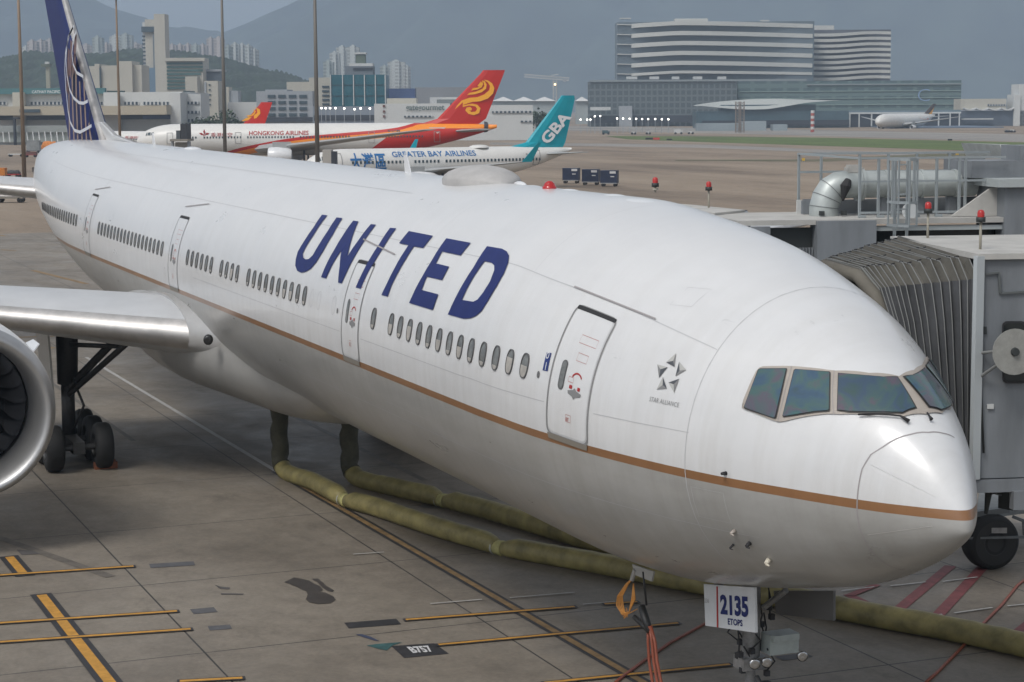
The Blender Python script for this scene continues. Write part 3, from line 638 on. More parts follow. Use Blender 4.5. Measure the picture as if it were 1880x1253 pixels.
finline([(136,48),(128,62),(123,82),(121,110),(123,140),(128,165),(135,180),(145,189),(153,190),(161,186)], .13, ARTW)
finline([(140,58),(134,74),(132,98),(134,118),(141,134),(153,141)], .13, ARTW)
finline([(134,50),(125,70),(120,100),(119,130),(121,165),(125,205),(129,225),(137,240),(147,243),(160,236),(168,231)], .13, ARTW)
for k_, (x0, x1, y0, y1) in enumerate(((139, 147, 62, 100), (137, 150, 100, 130), (131, 138, 75, 140), (126, 131, 90, 170))):
    finline([(x0, y0), (x0-2+(x1-x0)*.2, (y0+y1)/2), (x0-3, y1)], .5, ARTB, 'globe_shade', -.47)
for (x0, x1) in ((126, 128), (132, 136), (139, 143), (146, 151), (154, 159), (163, 168)):
    finline([(x0, 120 if x0 < 140 else 150 if x0 < 160 else 226), (x0+(x1-x0)*.3, 190 if x0 < 160 else 240), (x1, 262)], .28, ARTG, 'globe_ray', -.44)
# ================================================================== GROUND
HR = Vector((CR[0], CR[1], 0)).normalized(); HD = Vector((CD[0], CD[1], 0)).normalized(); UP = Vector((0, 0, 1))
def ground_mat(name, c0, c1, c2, joints=True, streak=(1, 1, 1), ns=.12, rough=(.55, .85), stains=.35):
    mt = bpy.data.materials.new(name); mt.use_nodes = True; nt = mt.node_tree; b = nt.nodes['Principled BSDF']; L = nt.links.new
    g = N(nt, 'ShaderNodeNewGeometry')
    def noise(sc, det=6, rot=0, scl=(1, 1, 1), dist=0):
        mp = N(nt, 'ShaderNodeMapping'); mp.inputs['Scale'].default_value = scl; mp.inputs['Rotation'].default_value = (0, 0, rot); L(g.outputs['Position'], mp.inputs[0])
        n = N(nt, 'ShaderNodeTexNoise'); n.inputs['Scale'].default_value = sc; n.inputs['Detail'].default_value = det; n.inputs['Roughness'].default_value = .65; n.inputs['Distortion'].default_value = dist; L(mp.outputs[0], n.inputs['Vector']); return n
    def ramp(inp, stops):
        r = N(nt, 'ShaderNodeValToRGB'); e = r.color_ramp.elements
        e[0].position = stops[0][0]; e[0].color = tuple(stops[0][1])+(1,); e[1].position = stops[-1][0]; e[1].color = tuple(stops[-1][1])+(1,)
        for p, c in stops[1:-1]: x = e.new(p); x.color = tuple(c)+(1,)
        L(inp, r.inputs[0]); return r
    n1 = noise(ns, 8, R(-22), streak); base = ramp(n1.outputs['Fac'], [(.36, c0), (.5, c1), (.66, c2)])
    n2 = noise(1.7, 10, 0, (1, 1, 1), .4); sp = ramp(n2.outputs['Fac'], [(.35, (.86,)*3), (.6, (1.06,)*3)])
    m = N(nt, 'ShaderNodeMix', data_type='RGBA', blend_type='MULTIPLY'); m.inputs[0].default_value = 1; L(base.outputs[0], m.inputs[6]); L(sp.outputs[0], m.inputs[7]); out = m.outputs[2]
    n5 = noise(9.0, 8, 0, (1, 1, 1), .2); s5 = ramp(n5.outputs['Fac'], [(.38, (.90,)*3), (.62, (1.07,)*3)])
    m = N(nt, 'ShaderNodeMix', data_type='RGBA', blend_type='MULTIPLY'); m.inputs[0].default_value = 1; L(out, m.inputs[6]); L(s5.outputs[0], m.inputs[7]); out = m.outputs[2]
    n3 = noise(.34, 6, R(10), (1, 1.3, 1), .5); st = ramp(n3.outputs['Fac'], [(.60, (1,)*3), (.70, (1-stains,)*3)])
    m = N(nt, 'ShaderNodeMix', data_type='RGBA', blend_type='MULTIPLY'); m.inputs[0].default_value = 1; L(out, m.inputs[6]); L(st.outputs[0], m.inputs[7]); out = m.outputs[2]
    if joints:
        sx = N(nt, 'ShaderNodeSeparateXYZ'); L(g.outputs['Position'], sx.inputs[0]); prev = None
        for ax, off, per, wd in (('X', 20.95, 5.87, .03), ('Y', 1.0, 5.75, .03)):
            a = N(nt, 'ShaderNodeMath', operation='ADD'); L(sx.outputs[ax], a.inputs[0]); a.inputs[1].default_value = off+per*400+per/2
            f = N(nt, 'ShaderNodeMath', operation='MODULO'); L(a.outputs[0], f.inputs[0]); f.inputs[1].default_value = per
            s_ = N(nt, 'ShaderNodeMath', operation='SUBTRACT'); L(f.outputs[0], s_.inputs[0]); s_.inputs[1].default_value = per/2
            ab = N(nt, 'ShaderNodeMath', operation='ABSOLUTE'); L(s_.outputs[0], ab.inputs[0]); lt = N(nt, 'ShaderNodeMath', operation='LESS_THAN'); L(ab.outputs[0], lt.inputs[0]); lt.inputs[1].default_value = wd/2+.004
            if prev is None: prev = lt
            else: mx = N(nt, 'ShaderNodeMath', operation='MAXIMUM'); L(prev.outputs[0], mx.inputs[0]); L(lt.outputs[0], mx.inputs[1]); prev = mx
        m = N(nt, 'ShaderNodeMix', data_type='RGBA'); L(prev.outputs[0], m.inputs[0]); L(out, m.inputs[6]); m.inputs[7].default_value = (.03, .027, .025, 1); out = m.outputs[2]
    L(out, b.inputs['Base Color']); rr = N(nt, 'ShaderNodeMapRange'); rr.inputs[1].default_value = .3; rr.inputs[2].default_value = .7; rr.inputs[3].default_value = rough[0]; rr.inputs[4].default_value = rough[1]; L(n3.outputs['Fac'], rr.inputs[0]); L(rr.outputs[0], b.inputs['Roughness'])
    bp = N(nt, 'ShaderNodeBump'); bp.inputs['Strength'].default_value = .25; bp.inputs['Distance'].default_value = .01; L(n2.outputs['Fac'], bp.inputs['Height']); L(bp.outputs[0], b.inputs['Normal'])
    return mt
CONC = ground_mat('stand_concrete', (.138, .117, .092), (.190, .163, .130), (.228, .198, .160), rough=(.45, .75), stains=.24)
TARM = ground_mat('worn_brown_taxiway', (.16, .12, .085), (.245, .188, .134), (.295, .232, .168), joints=False, streak=(.35, 1.6, 1), ns=.035, rough=(.7, .95), stains=.15)
GRASS = ground_mat('grass', (.055, .085, .014), (.085, .125, .022), (.12, .15, .04), joints=False, streak=(.4, 1.5, 1), ns=.08, rough=(.9, 1))
PALE = ground_mat('pale_runway', (.20, .185, .165), (.26, .24, .215), (.31, .29, .26), joints=False, streak=(.3, 1.5, 1), ns=.03, rough=(.7, .9), stains=.1)
def sheet(name, pts, z, mt, **k):
    mb = MB(); n = len(pts); a = sum(pts[i][0]*pts[(i+1) % n][1]-pts[(i+1) % n][0]*pts[i][1] for i in range(n))
    if a < 0: pts = pts[::-1]
    mb.add([(p[0], p[1], z) for p in pts], [tuple(range(n))]); return tag(mb.build(name, mt), kind='structure', **k)
sheet('ground', [(400, -900), (-9000, -3000), (-9000, 9000), (400, 9000)], -.02, TARM)
sheet('apron', [(60, -60), (-150, -60), (-150, 22), (-100, 60), (60, 60)], 0, CONC)
def band(name, top, bot, z, mt):
    sheet(name, [G(*p) for p in top]+[G(*p) for p in bot[::-1]], z, mt)
band('runway', [(850, 229), (1400, 237), (2100, 252)], [(850, 238), (1100, 241), (1400, 247), (1880, 261), (2100, 269)], .0, PALE)
band('grass_strip', [(1110, 250), (1250, 250.5), (1500, 253), (1880, 262), (2100, 269)], [(1150, 256), (1280, 261), (1500, 268), (1750, 276), (1900, 281), (2100, 289)], .01, GRASS)
DULL = ground_mat('dull_verge', (.08, .085, .035), (.12, .11, .06), (.16, .13, .08), joints=False, streak=(.4, 1.5, 1), ns=.08, rough=(.9, 1))
band('verge', [(1240, 294), (1500, 293), (1700, 283), (2000, 281)], [(1240, 295.5), (1520, 297), (1700, 288), (2000, 287)], .01, DULL)
band('taxiway_shoulder', [(900, 262), (1300, 266), (1700, 283), (2100, 296)], [(900, 266), (1300, 272), (1700, 288), (2100, 301)], .005, PALE)
# painted markings
YEL = mat('yellow_paint', (.46, .23, .035), .65, var=.22, scale=5); BLK = mat('black_paint', (.026, .025, .027), .6, var=.3, scale=3); WHT = mat('white_paint', (.38, .37, .35), .65, var=.2, scale=6)
REDP = mat('red_paint', (.16, .04, .04), .65, var=.25, scale=4); YDUL = mat('worn_yellow_paint', (.22, .14, .06), .7, var=.35, scale=2.5)
def stripe(name, p, q, w, mt, z=.006, edge=None):
    p = Vector((p[0], p[1], 0)); q = Vector((q[0], q[1], 0)); t = (q-p).normalized(); n = Vector((-t.y, t.x, 0))
    if edge: sheet(name, [tuple((p-t*edge+n*(w/2+edge)))[:2], tuple((q+t*edge+n*(w/2+edge)))[:2], tuple((q+t*edge-n*(w/2+edge)))[:2], tuple((p-t*edge-n*(w/2+edge)))[:2]], z, BLK); z += .004
    return sheet(name, [tuple((p+n*w/2))[:2], tuple((q+n*w/2))[:2], tuple((q-n*w/2))[:2], tuple((p-n*w/2))[:2]], z, mt)
def ps(a, b, w, mt, z=.006, edge=None, name='painted_line'): return stripe(name, G(*a), G(*b), w, mt, z, edge)
stripe('lead_in_line', (-62, -.5), (-33, -.32), .15, WHT, .006); stripe('lead_in_line', (-33, -.32), (-8, .1), .15, YDUL, .006, .09)
stripe('stand_bar', (-20.9, -8.9), (-9, -8.75), .21, YEL, .014, .12); stripe('stand_bar', (-24.9, -9.0), (-22.95, -8.95), .2, YEL, .014, .12)
for a, b in (((0, 1058), (245, 1041.5)), ((0, 1146), (325, 1124)), ((0, 1181), (350, 1157)), ((330, 1253), (445, 1247))): ps(a, b, .13, YEL, .022, .05)
for a, b in (((745, 1140), (1055, 1116)), ((1110, 1111), (1170, 1107)), ((805, 1186), (1245, 1146)), ((1000, 1256), (1340, 1222))): ps(a, b, .11, YEL, .022, .05)
for a, b in (((636, 1149.5), (732, 1142)),): ps(a, b, .46, BLK, .008)
BP = [G(718, 1187), G(797, 1182), G(824, 1201), G(742, 1209)]
sheet('stand_label_patch', [tuple(p)[:2] for p in BP], .008, BLK)
mb = MB(); o_ = BP[3]*.70+BP[0]*.30; o_ = o_+(BP[1]-BP[0])*.3; put_text(mb, 'B757', o_+Vector((0, 0, .014)), (BP[1]-BP[0])*.50, (BP[0]-BP[3])*.52, bold=.04); tag(mb.build('stand_label', mat('label_white_paint', (.55, .55, .55), .6)), kind='structure')
OLD = mat('old_grey_paint', (.085, .085, .09), .7, var=.2, scale=4)
for a, b, w_ in (((275, 1040), (357, 1035), .42), ((352, 1124), (396, 1120), .42), ((383, 1154.5), (424, 1151.5), .34), ((1430, 1210), (1485, 1203), .3)): ps(a, b, w_, OLD, .008)
for a, b in (((790, 1111), (885, 1103)), ((936, 1100), (1055, 1090)), ((648, 1020), (705, 1016)), ((1070, 1112), (1130, 1107)), ((1545, 1087), (1605, 1080)), ((1635, 1078), (1700, 1071)), ((1730, 1070), (1795, 1062)), ((1662, 1138), (1730, 1130.5)), ((1752, 1128), (1822, 1118)), ((1850, 1115), (1900, 1110))): ps(a, b, .06, WHT, .03)
for k_, (a, b, w_) in enumerate((((1556, 1092), (1700, 1160), .22), ((1640, 1128), (1745, 1040), .26), ((1690, 1165), (1835, 1010), .26), ((1850, 1180), (1900, 1140), .3), ((1560, 1095), (1610, 1075), .2))): ps(a, b, w_, REDP, .010+.003*k_)
for a, b in (((0, 459), (30, 461)), ((60, 497), (160, 522)), ((60, 634), (100, 640)), ((0, 432), (8, 434)), ((30, 620), (100, 618))): ps(a, b, .35, YDUL, .012)
# oil stains
def stain(name, pts, o=(0, 0), k=1, z=.01, mt=None):
    sheet(name, [tuple(G(o[0]+x/k, o[1]+y/k))[:2] for x, y in pts], z, mt or BLK)
OIL = mat('dark_oil_stain', (.05, .043, .038), .45, var=.25, scale=2)
stain('oil_stain', [(82,262),(120,245),(150,230),(200,240),(255,252),(290,275),(330,290),(350,315),(330,330),(365,335),(420,360),(438,385),(400,408),(320,414),(255,402),(232,380),(245,350),(235,325),(205,315),(170,295),(130,280)], (500, 1000), 3.76, mt=OIL)
stain('oil_stain', [(272,240),(315,238),(345,262),(375,290),(425,318),(418,330),(385,325),(345,300),(310,262),(285,250)], (500, 1000), 3.76, mt=OIL)
stain('paint_smudge', [(650,700),(720,690),(850,680),(900,678),(830,700),(790,735),(740,725)], (500, 1000), 3.76, mt=mat('green_smudge', (.03, .085, .085), .7, var=.3, scale=3))
stain('paint_smudge', [(572,622),(620,622),(680,640),(740,670),(700,665),(620,640)], (500, 1000), 3.76, mt=mat('blue_smudge', (.04, .05, .09), .7))
TM = mat('tyre_mark', (.115, .10, .083), .6, var=.3, scale=3)
for k_, (pa, pb) in enumerate((((-60, -3.2), (-40, -3.0)), ((-58, 2.9), (-30, 3.1)), ((-44, -14.5), (-22, -7.2)))): stripe('tyre_mark', pa, pb, .16+.05*(k_ % 3), TM, .0037+.0021*k_)
for S_ in ([(393,1074),(404,1078),(423,1080),(421,1083),(404,1082)], [(405,1090),(448,1091),(446,1093),(406,1092.5)], [(30,1010),(60,1012),(75,1018),(40,1020)]): stain('scuff', S_, mt=mat('scuff_dark', (.085, .078, .075), .7, var=.3, scale=2))
for x, y in ((775, 905), (800, 928)): stain('wet_patch', [(x+28*math.cos(a)*(1+.3*math.sin(3*a)), y+7*math.sin(a)) for a in (2*math.pi*i/14 for i in range(14))], mt=mat('wet_concrete', (.09, .085, .075), .45))
# ================================================================== HOSES
HOSE = mat('yellow_green_hose', (.235, .20, .078), .55, var=.38, scale=1.8, bump=.6); HOSED = mat('hose_upright_brown', (.055, .052, .032), .75, var=.4, scale=2.5, bump=.5); HOSE2 = mat('hose_cuff_yellow', (.40, .37, .15), .6, var=.2, scale=4); ROPE = mat('rope_white', (.35, .35, .3), .8)
def hose(label, pts, segs, r=.24):
    root = empty('air_hose', (pts[0][0], pts[0][1], 0), label, 'hose', 'air hoses lying under the airliner')
    P = [Vector((p[0], p[1], p[2])) for p in pts]
    # dense smooth path
    D_ = []
    for i in range(len(P)-1):
        p0 = P[max(i-1, 0)]; p1 = P[i]; p2 = P[i+1]; p3 = P[min(i+2, len(P)-1)]; k = max(3, int((p2-p1).length/.25))
        for j in range(k):
            t = j/k; D_.append(.5*((2*p1)+(-p0+p2)*t+(2*p0-5*p1+4*p2-p3)*t*t+(-p0+3*p1-3*p2+p3)*t**3))
    D_.append(P[-1]); cum = [0]
    for i in range(1, len(D_)): cum.append(cum[-1]+(D_[i]-D_[i-1]).length)
    def at_d(x):
        for i in range(1, len(cum)):
            if cum[i] >= x: t = (x-cum[i-1])/max(1e-6, cum[i]-cum[i-1]); return D_[i-1].lerp(D_[i], t)
        return D_[-1]
    # seg boundaries nearest to given ground points
    bs = [0]+[cum[min(range(len(D_)), key=lambda i: (D_[i]-Vector((q[0], q[1], r))).length)] for q in segs]+[cum[-1]]
    rnd = random.Random(3)
    for a, b in zip(bs[:-1], bs[1:]):
        n = max(6, int((b-a)/.22)); pp = []; rr = []
        for i in range(n+1):
            t = i/n; x = a+.12+(b-a-.24)*t; e = min(1, .62+.38*min(1, (x-a)/.5, (b-x)/.5 if b < cum[-1] else 1)) if a > 0 or b < cum[-1] else 1
            if a == 0 and t < .5: e = 1
            R_ = r*e*(1+rnd.uniform(-.02, .02)); p = at_d(x); pp.append(Vector((p.x+rnd.uniform(-.01, .01), p.y, max(p.z, 0)-r+R_ if p.z < r+.05 else p.z))); rr.append(R_)
        up_ = [i for i, p_ in enumerate(pp) if p_.z > r*1.6]; ku = max(up_)+1 if up_ else 0
        if ku > 1: mb = MB(); mb.path([p_+Vector((.02*math.sin(i*2.1), .03*math.cos(i*1.7), 0)) for i, p_ in enumerate(pp[:ku+1])], [q_*(1+.06*math.sin(i*2.6)) for i, q_ in enumerate(rr[:ku+1])], 18); mb.build('hose_upright', HOSED, root, smooth=True)
        mb = MB(); mb.path(pp[ku:], rr[ku:], 18); mb.build('hose_length', HOSE, root, smooth=True)
        if b < cum[-1]:
            mb = MB(); c = at_d(b); d_ = (at_d(b+.15)-at_d(b-.15)).normalized(); c.z = r*.72; mb.lathe([(-.16, .12), (-.15, r*.72), (-.02, r*.7), (0, r*.76), (.1, r*.76), (.12, r*.6), (.16, r*.58)], c, d_, 16); mb.build('hose_coupling', HOSE2, root, smooth=True)
            mb = MB(); mb.lathe([(-.24, r*.74), (-.2, r*.8), (-.17, r*.74)], c, d_, 16); mb.build('hose_strap', ROPE, root, smooth=True)
h1 = [G(*p) for p in ((515, 872), (520, 876), (575, 900), (635, 931), (700, 951), (800, 985), (920, 1020), (1000, 1036), (1100, 1054), (1290, 1092), (1450, 1119), (1600, 1150), (1740, 1176), (1880, 1207), (2000, 1235))]
h1 = [(h1[0].x, h1[0].y, 2.5), (h1[0].x, h1[0].y, 1.2)]+[(p.x, p.y, .24) for p in h1[1:]]
hose('long yellow-green hose nearest the camera, crossing under the nose to the right edge', h1, [G(635, 931), G(922, 1019)], .24)
h2 = [G(*p) for p in ((643, 884), (650, 888), (730, 912), (815, 932), (900, 955), (985, 980), (1060, 1003), (1130, 1020), (1200, 1040), (1290, 1056))]
h2 = [(h2[0].x, h2[0].y, 2.5), (h2[0].x, h2[0].y, 1.2)]+[(p.x, p.y, .24) for p in h2[1:]]
hose('shorter yellow-green hose behind the long one, disappearing under the forward belly', h2, [G(817, 932)], .25)
# power cables
CAB = mat('orange_red_cable', (.24, .06, .03), .5, var=.15, scale=5); CORD = mat('orange_cord', (.55, .24, .05), .6); PLUG = mat('black_plug', (.02, .02, .02), .5)
def W(px, py, y): return MA @ yhit(px, py, y)
root = empty('power_cable', tuple(G(1215, 1262))[:2]+(0,), 'red ground power cables rising to a black plug hanging under the forward belly', 'power cable')
YC = -1.0
for dx in (0, 9, 16):
    mb = MB(); mb.path([W(1190+dx*.3, 1150, YC), W(1190+dx*.8, 1180, YC), W(1192+dx*.9, 1215, YC), W(1198+dx, 1253, YC), W(1200+dx, 1300, YC)], .028, 8); mb.build('cable', CAB, root, smooth=True)
mb = MB(); mb.path([W(1181, 1050, YC), W(1183, 1075, YC), W(1187, 1112, YC)], .02, 8); mb.build('lead', PLUG, root, smooth=True)
mb = MB(); mb.path([W(1178, 1113, YC), W(1184, 1135, YC), W(1193, 1160, YC)], [.06, .075, .06], 8); mb.path([W(1165, 1133, YC), W(1178, 1145, YC), W(1192, 1158, YC)], [.045, .055, .05], 8); mb.build('plug', PLUG, root, smooth=True)
root = empty('cord_bundle', W(1150, 1120, YC), 'coiled orange cord hanging in a loop from a panel under the forward belly', 'cord')
for k in range(5):
    mb = MB(); o_ = k*3.0; mb.path([W(1162, 1062, YC), W(1150+o_*.3, 1072, YC), W(1134+o_*.7, 1095, YC), W(1132+o_, 1112, YC), W(1142+o_*.5, 1128-o_*.2, YC), W(1155, 1124, YC), W(1160+o_*.5, 1100, YC), W(1163, 1072, YC)], .012, 6); mb.build('cord_loop', CORD, root, smooth=True)
mb = MB(); rnd = random.Random(8)
for k in range(14): mb.path([W(1152, 1128, YC), W(1152+rnd.uniform(-14, 18), 1126+rnd.uniform(-12, 10), YC)], .008, 4)
mb.build('frayed_end', CORD, root)
mb = MB(); mb.slab([W(1160, 1036, YC), W(1200, 1050, YC), W(1196, 1068, YC), W(1166, 1056, YC)], (0, .03, 0)); mb.path([W(1166, 1046, YC), W(1160, 1065, YC)], .04, 8); mb.build('service_panel_door', GREYP, root)
# cables on the ground
def gcable(label, pts, r=.03):
    mb = MB(); mb.path([G(x, y, r) for x, y in pts], r, 8); tag(mb.build('ground_cable', CAB, smooth=True), label, 'cable', 'red cables lying on the apron')
gcable('red cable running on the ground from behind the nose gear door down to the left', [(1300, 1142), (1230, 1180), (1180, 1215), (1140, 1245), (1120, 1262)])
gcable('red cable curving over the hose at the lower right edge', [(1900, 1050), (1868, 1075), (1840, 1110), (1800, 1150), (1765, 1190), (1720, 1235), (1690, 1262)])
# wheel chock
p = G(192, 860); mb = MB(); mb.prism([(p.x-.12, p.y-.3), (p.x+.16, p.y-.3), (p.x+.16, p.y+.35), (p.x-.12, p.y+.35)], 0, .2); mb.prism([(p.x-.0, p.y-.25), (p.x+.1, p.y-.25), (p.x+.1, p.y+.3), (p.x-.0, p.y+.3)], .2, .26); tag(mb.build('wheel_chock', mat('chock_orange', (.22, .075, .035), .7, var=.2, scale=6)), 'low orange-brown wheel chock against the front main wheel', 'chock')
# ================================================================== FAR SCENE helpers
def horiz(D): return 198.7+ (CAMP[2])*F/D
class Fr:
    """building frame: origin at ground, X to the right of the picture, Y away"""
    def __init__(s, px, D, yaw=0, X=None):
        p = A(px, 200, D); s.o = Vector((p.x, p.y, 0)); a = R(yaw)
        s.X = (HR*math.cos(a)+HD*math.sin(a)) if X is None else X; s.Y = Vector((-s.X.y, s.X.x, 0)); s.ppm = F/D
    def P(s, x, y, z): return s.o+s.X*x+s.Y*y+UP*z
    def box(s, mb, x0, x1, y0, y1, z0, z1, mat=None): return mb.box(s.P((x0+x1)/2, (y0+y1)/2, (z0+z1)/2), (x1-x0, y1-y0, z1-z0), X=s.X, Y=s.Y, Z=UP, mat=mat)
def hz(px): return 203.94-(px/1880)*10.23
def zz(px, py, D): return A(px, py, D).z
def w(D, a, b): return (b-a)/F*D
CREAM = mat('cream_wall', (.44, .42, .36), .8, var=.05, scale=.05); PWHITE = mat('pale_wall', (.52, .53, .52), .8, var=.05, scale=.05); GREYW = mat('grey_wall', (.30, .32, .34), .8, var=.05, scale=.05)
TEAL = mat('teal_sign', (.06, .16, .17), .6); DKW = mat('dark_window_band', (.045, .07, .085), .3); DKG = mat('dark_green_panel', (.03, .06, .055), .6); SHD = mat('dark_opening', (.03, .035, .045), .7)
BROWN = mat('warm_roof_cream', (.42, .37, .28), .8)
def rowmat(name, wall, glass, sx, duty=.5, rot=0):
    """vertical window pattern along the facade of a strip"""
    if name in MATS: return MATS[name]
    mt = bpy.data.materials.new(name); MATS[name] = mt; mt.use_nodes = True; nt = mt.node_tree; b = nt.nodes['Principled BSDF']; L = nt.links.new
    tc = N(nt, 'ShaderNodeTexCoord'); dp = N(nt, 'ShaderNodeVectorMath', operation='DOT_PRODUCT'); L(tc.outputs['Object'], dp.inputs[0]); dp.inputs[1].default_value = tuple(HR)
    m_ = N(nt, 'ShaderNodeMath', operation='MULTIPLY_ADD'); L(dp.outputs['Value'], m_.inputs[0]); m_.inputs[1].default_value = 1/sx; m_.inputs[2].default_value = 1000
    fr = N(nt, 'ShaderNodeMath', operation='FRACT'); L(m_.outputs[0], fr.inputs[0]); lt = N(nt, 'ShaderNodeMath', operation='LESS_THAN'); L(fr.outputs[0], lt.inputs[0]); lt.inputs[1].default_value = duty
    mx = N(nt, 'ShaderNodeMix', data_type='RGBA'); L(lt.outputs[0], mx.inputs[0]); mx.inputs[6].default_value = wall+(1,); mx.inputs[7].default_value = glass+(1,); L(mx.outputs[2], b.inputs['Base Color']); b.inputs['Roughness'].default_value = .5
    return mt
def gridmat(name, wall, glass, sx, sz, dx=.6, dz=.55):
    if name in MATS: return MATS[name]
    mt = bpy.data.materials.new(name); MATS[name] = mt; mt.use_nodes = True; nt = mt.node_tree; b = nt.nodes['Principled BSDF']; L = nt.links.new
    tc = N(nt, 'ShaderNodeTexCoord'); sp = N(nt, 'ShaderNodeSeparateXYZ'); L(tc.outputs['Object'], sp.inputs[0]); outs = []
    dp = N(nt, 'ShaderNodeVectorMath', operation='DOT_PRODUCT'); L(tc.outputs['Object'], dp.inputs[0]); dp.inputs[1].default_value = tuple(HR)
    for src, k, du in ((dp.outputs['Value'], sx, dx), (sp.outputs['Z'], sz, dz)):
        m_ = N(nt, 'ShaderNodeMath', operation='MULTIPLY_ADD'); L(src, m_.inputs[0]); m_.inputs[1].default_value = 1/k; m_.inputs[2].default_value = 1000
        fr = N(nt, 'ShaderNodeMath', operation='FRACT'); L(m_.outputs[0], fr.inputs[0]); lt = N(nt, 'ShaderNodeMath', operation='LESS_THAN'); L(fr.outputs[0], lt.inputs[0]); lt.inputs[1].default_value = du; outs.append(lt)
    mu = N(nt, 'ShaderNodeMath', operation='MULTIPLY'); L(outs[0].outputs[0], mu.inputs[0]); L(outs[1].outputs[0], mu.inputs[1])
    mx = N(nt, 'ShaderNodeMix', data_type='RGBA'); L(mu.outputs[0], mx.inputs[0]); mx.inputs[6].default_value = wall+(1,); mx.inputs[7].default_value = glass+(1,); L(mx.outputs[2], b.inputs['Base Color']); b.inputs['Roughness'].default_value = .6
    return mt
class Bld:
    def __init__(s, label, cat, px, D, name='building', group=None, yaw=0):
        s.f = Fr(px, D, yaw); s.D = D; s.px = px; s.r = empty(name, s.f.o, label, cat, group)
    def X(s, px): return (px-s.px)/F*s.D
    def Z(s, py, px=None): return zz(s.px if px is None else px, py, s.D)
    def blk(s, name, x0, x1, yt, mt, dep=25, y0=0, yb=None):
        """box spanning photo columns x0..x1, top at photo row yt, front y0 metres behind the frame"""
        k = (s.D+y0)/s.D; mb = MB(); z1 = A(x0, yt, s.D+y0).z; z0 = 0 if yb is None else A(x0, yb, s.D+y0).z
        s.f.box(mb, s.X(x0)*k+0*y0, s.X(x1)*k, y0, y0+dep, z0, z1); return mb.build(name, mt, s.r)
    def strip(s, name, x0, x1, yt, yb, mt, out=.4, y0=0):
        k = (s.D+y0)/s.D; mb = MB(); s.f.box(mb, s.X(x0)*k, s.X(x1)*k, y0-out, y0+.3, A(x0, yb, s.D+y0).z, A(x0, yt, s.D+y0).z); return mb.build(name, mt, s.r)
    def text(s, st, x0, x1, yt, yb, mt, out=.6, name='sign_lettering', y0=0, bold=.02):
        k = (s.D+y0)/s.D; mb = MB(); zb, zt = A(x0, yb, s.D+y0).z, A(x0, yt, s.D+y0).z
        put_text(mb, st, s.f.P(s.X(x0)*k, y0-out, zb), s.f.X*(s.X(x1)-s.X(x0))*k, UP*(zt-zb), bold=bold); return mb.build(name, mt, s.r)
SIGNW = mat('sign_white', (.6, .62, .62), .6)
# 1 catering building, left
b = Bld('long low white building on the far left with a teal band of white capital lettering', 'building', 0, 690)
b.blk('wall', -20, 335, 171, PWHITE, 60); b.blk('wall', 29, 50, 170, CREAM, 3, -4); b.blk('wall', 196, 224, 170, PWHITE, 3, -4); b.blk('wall', 318, 337, 171, PWHITE, 10, -4)
b.blk('canopy', -20, 325, 196, BROWN, 14, -14, yb=212.5); b.blk('fascia', -20, 196, 163, TEAL, 3, -2, yb=173.5); b.blk('fascia', 196, 226, 167, DKG, 3, 1, yb=171)
b.text('CATHAY PACIFIC CATERING SERVICES', 66, 181, 166.5, 172, SIGNW, 3, y0=-2)
WR = rowmat('window_row_white', (.45, .46, .46), (.03, .05, .07), 1.35, .55)
for x0, x1 in ((-20, 14), (54, 120), (170, 192), (229, 256), (264, 295), (300, 320)): b.strip('window_row', x0, x1, 187.5, 193, WR)
b.strip('glazed_box', 56, 93, 201, 207, DKW, .8, -14); b.strip('shutter_opening', -20, 325, 213, 221, SHD, .5, -1); b.strip('blue_shutter', 264, 325, 212.5, 219, mat('dull_blue', (.05, .08, .17), .7), 1, -1)
b = Bld('narrow dark green and white end block beside the white catering building', 'building', 337, 700)
b.blk('wall', 337, 342, 167, DKG, 20); b.blk('wall', 342, 369, 173, PWHITE, 20)
for y in (187, 204, 219): b.strip('window_row', 345, 366, y, y+5, WR)
# 2 tower
b = Bld('tall cream twin-shaft tower with a glazed lookout, tallest building on the left', 'tower', 265, 1150, 'tower_building')
b.blk('shaft', 270, 289, 37, CREAM, 12); b.blk('shaft', 288.5, 308, 27, CREAM, 14, -3); b.blk('lookout_window', 264.5, 289, 50, DKW, 14, -2, yb=60); b.blk('shaft_side', 265, 270, 42, PWHITE, 10, 1)
b.blk('stair_glazing', 284, 288.3, 62, rowmat('g1', (.3, .32, .33), (.05, .08, .1), .7, .6), 3, -1, yb=125)
for i in range(9): b.blk('balcony', 264, 270, 66+i*7, DKW, 11, .5, yb=69+i*7)
b.blk('podium', 262, 295, 125, mat('blue_glass_pale', (.12, .19, .26), .4), 20, -2)
# 3 beige block
b = Bld('windowless cream stepped block left of the tall twin-shaft tower', 'building', 155, 950)
for x0, x1, y, dy in ((155, 180, 122, 2), (176, 184.5, 118, 0), (187, 223, 121, 1), (221, 246, 113, -2), (245, 261, 120, 1)): b.blk('wall', x0, x1, y, CREAM, 20, dy)
b.strip('glazed_slot', 184.5, 187, 125, 158, DKW, .3)
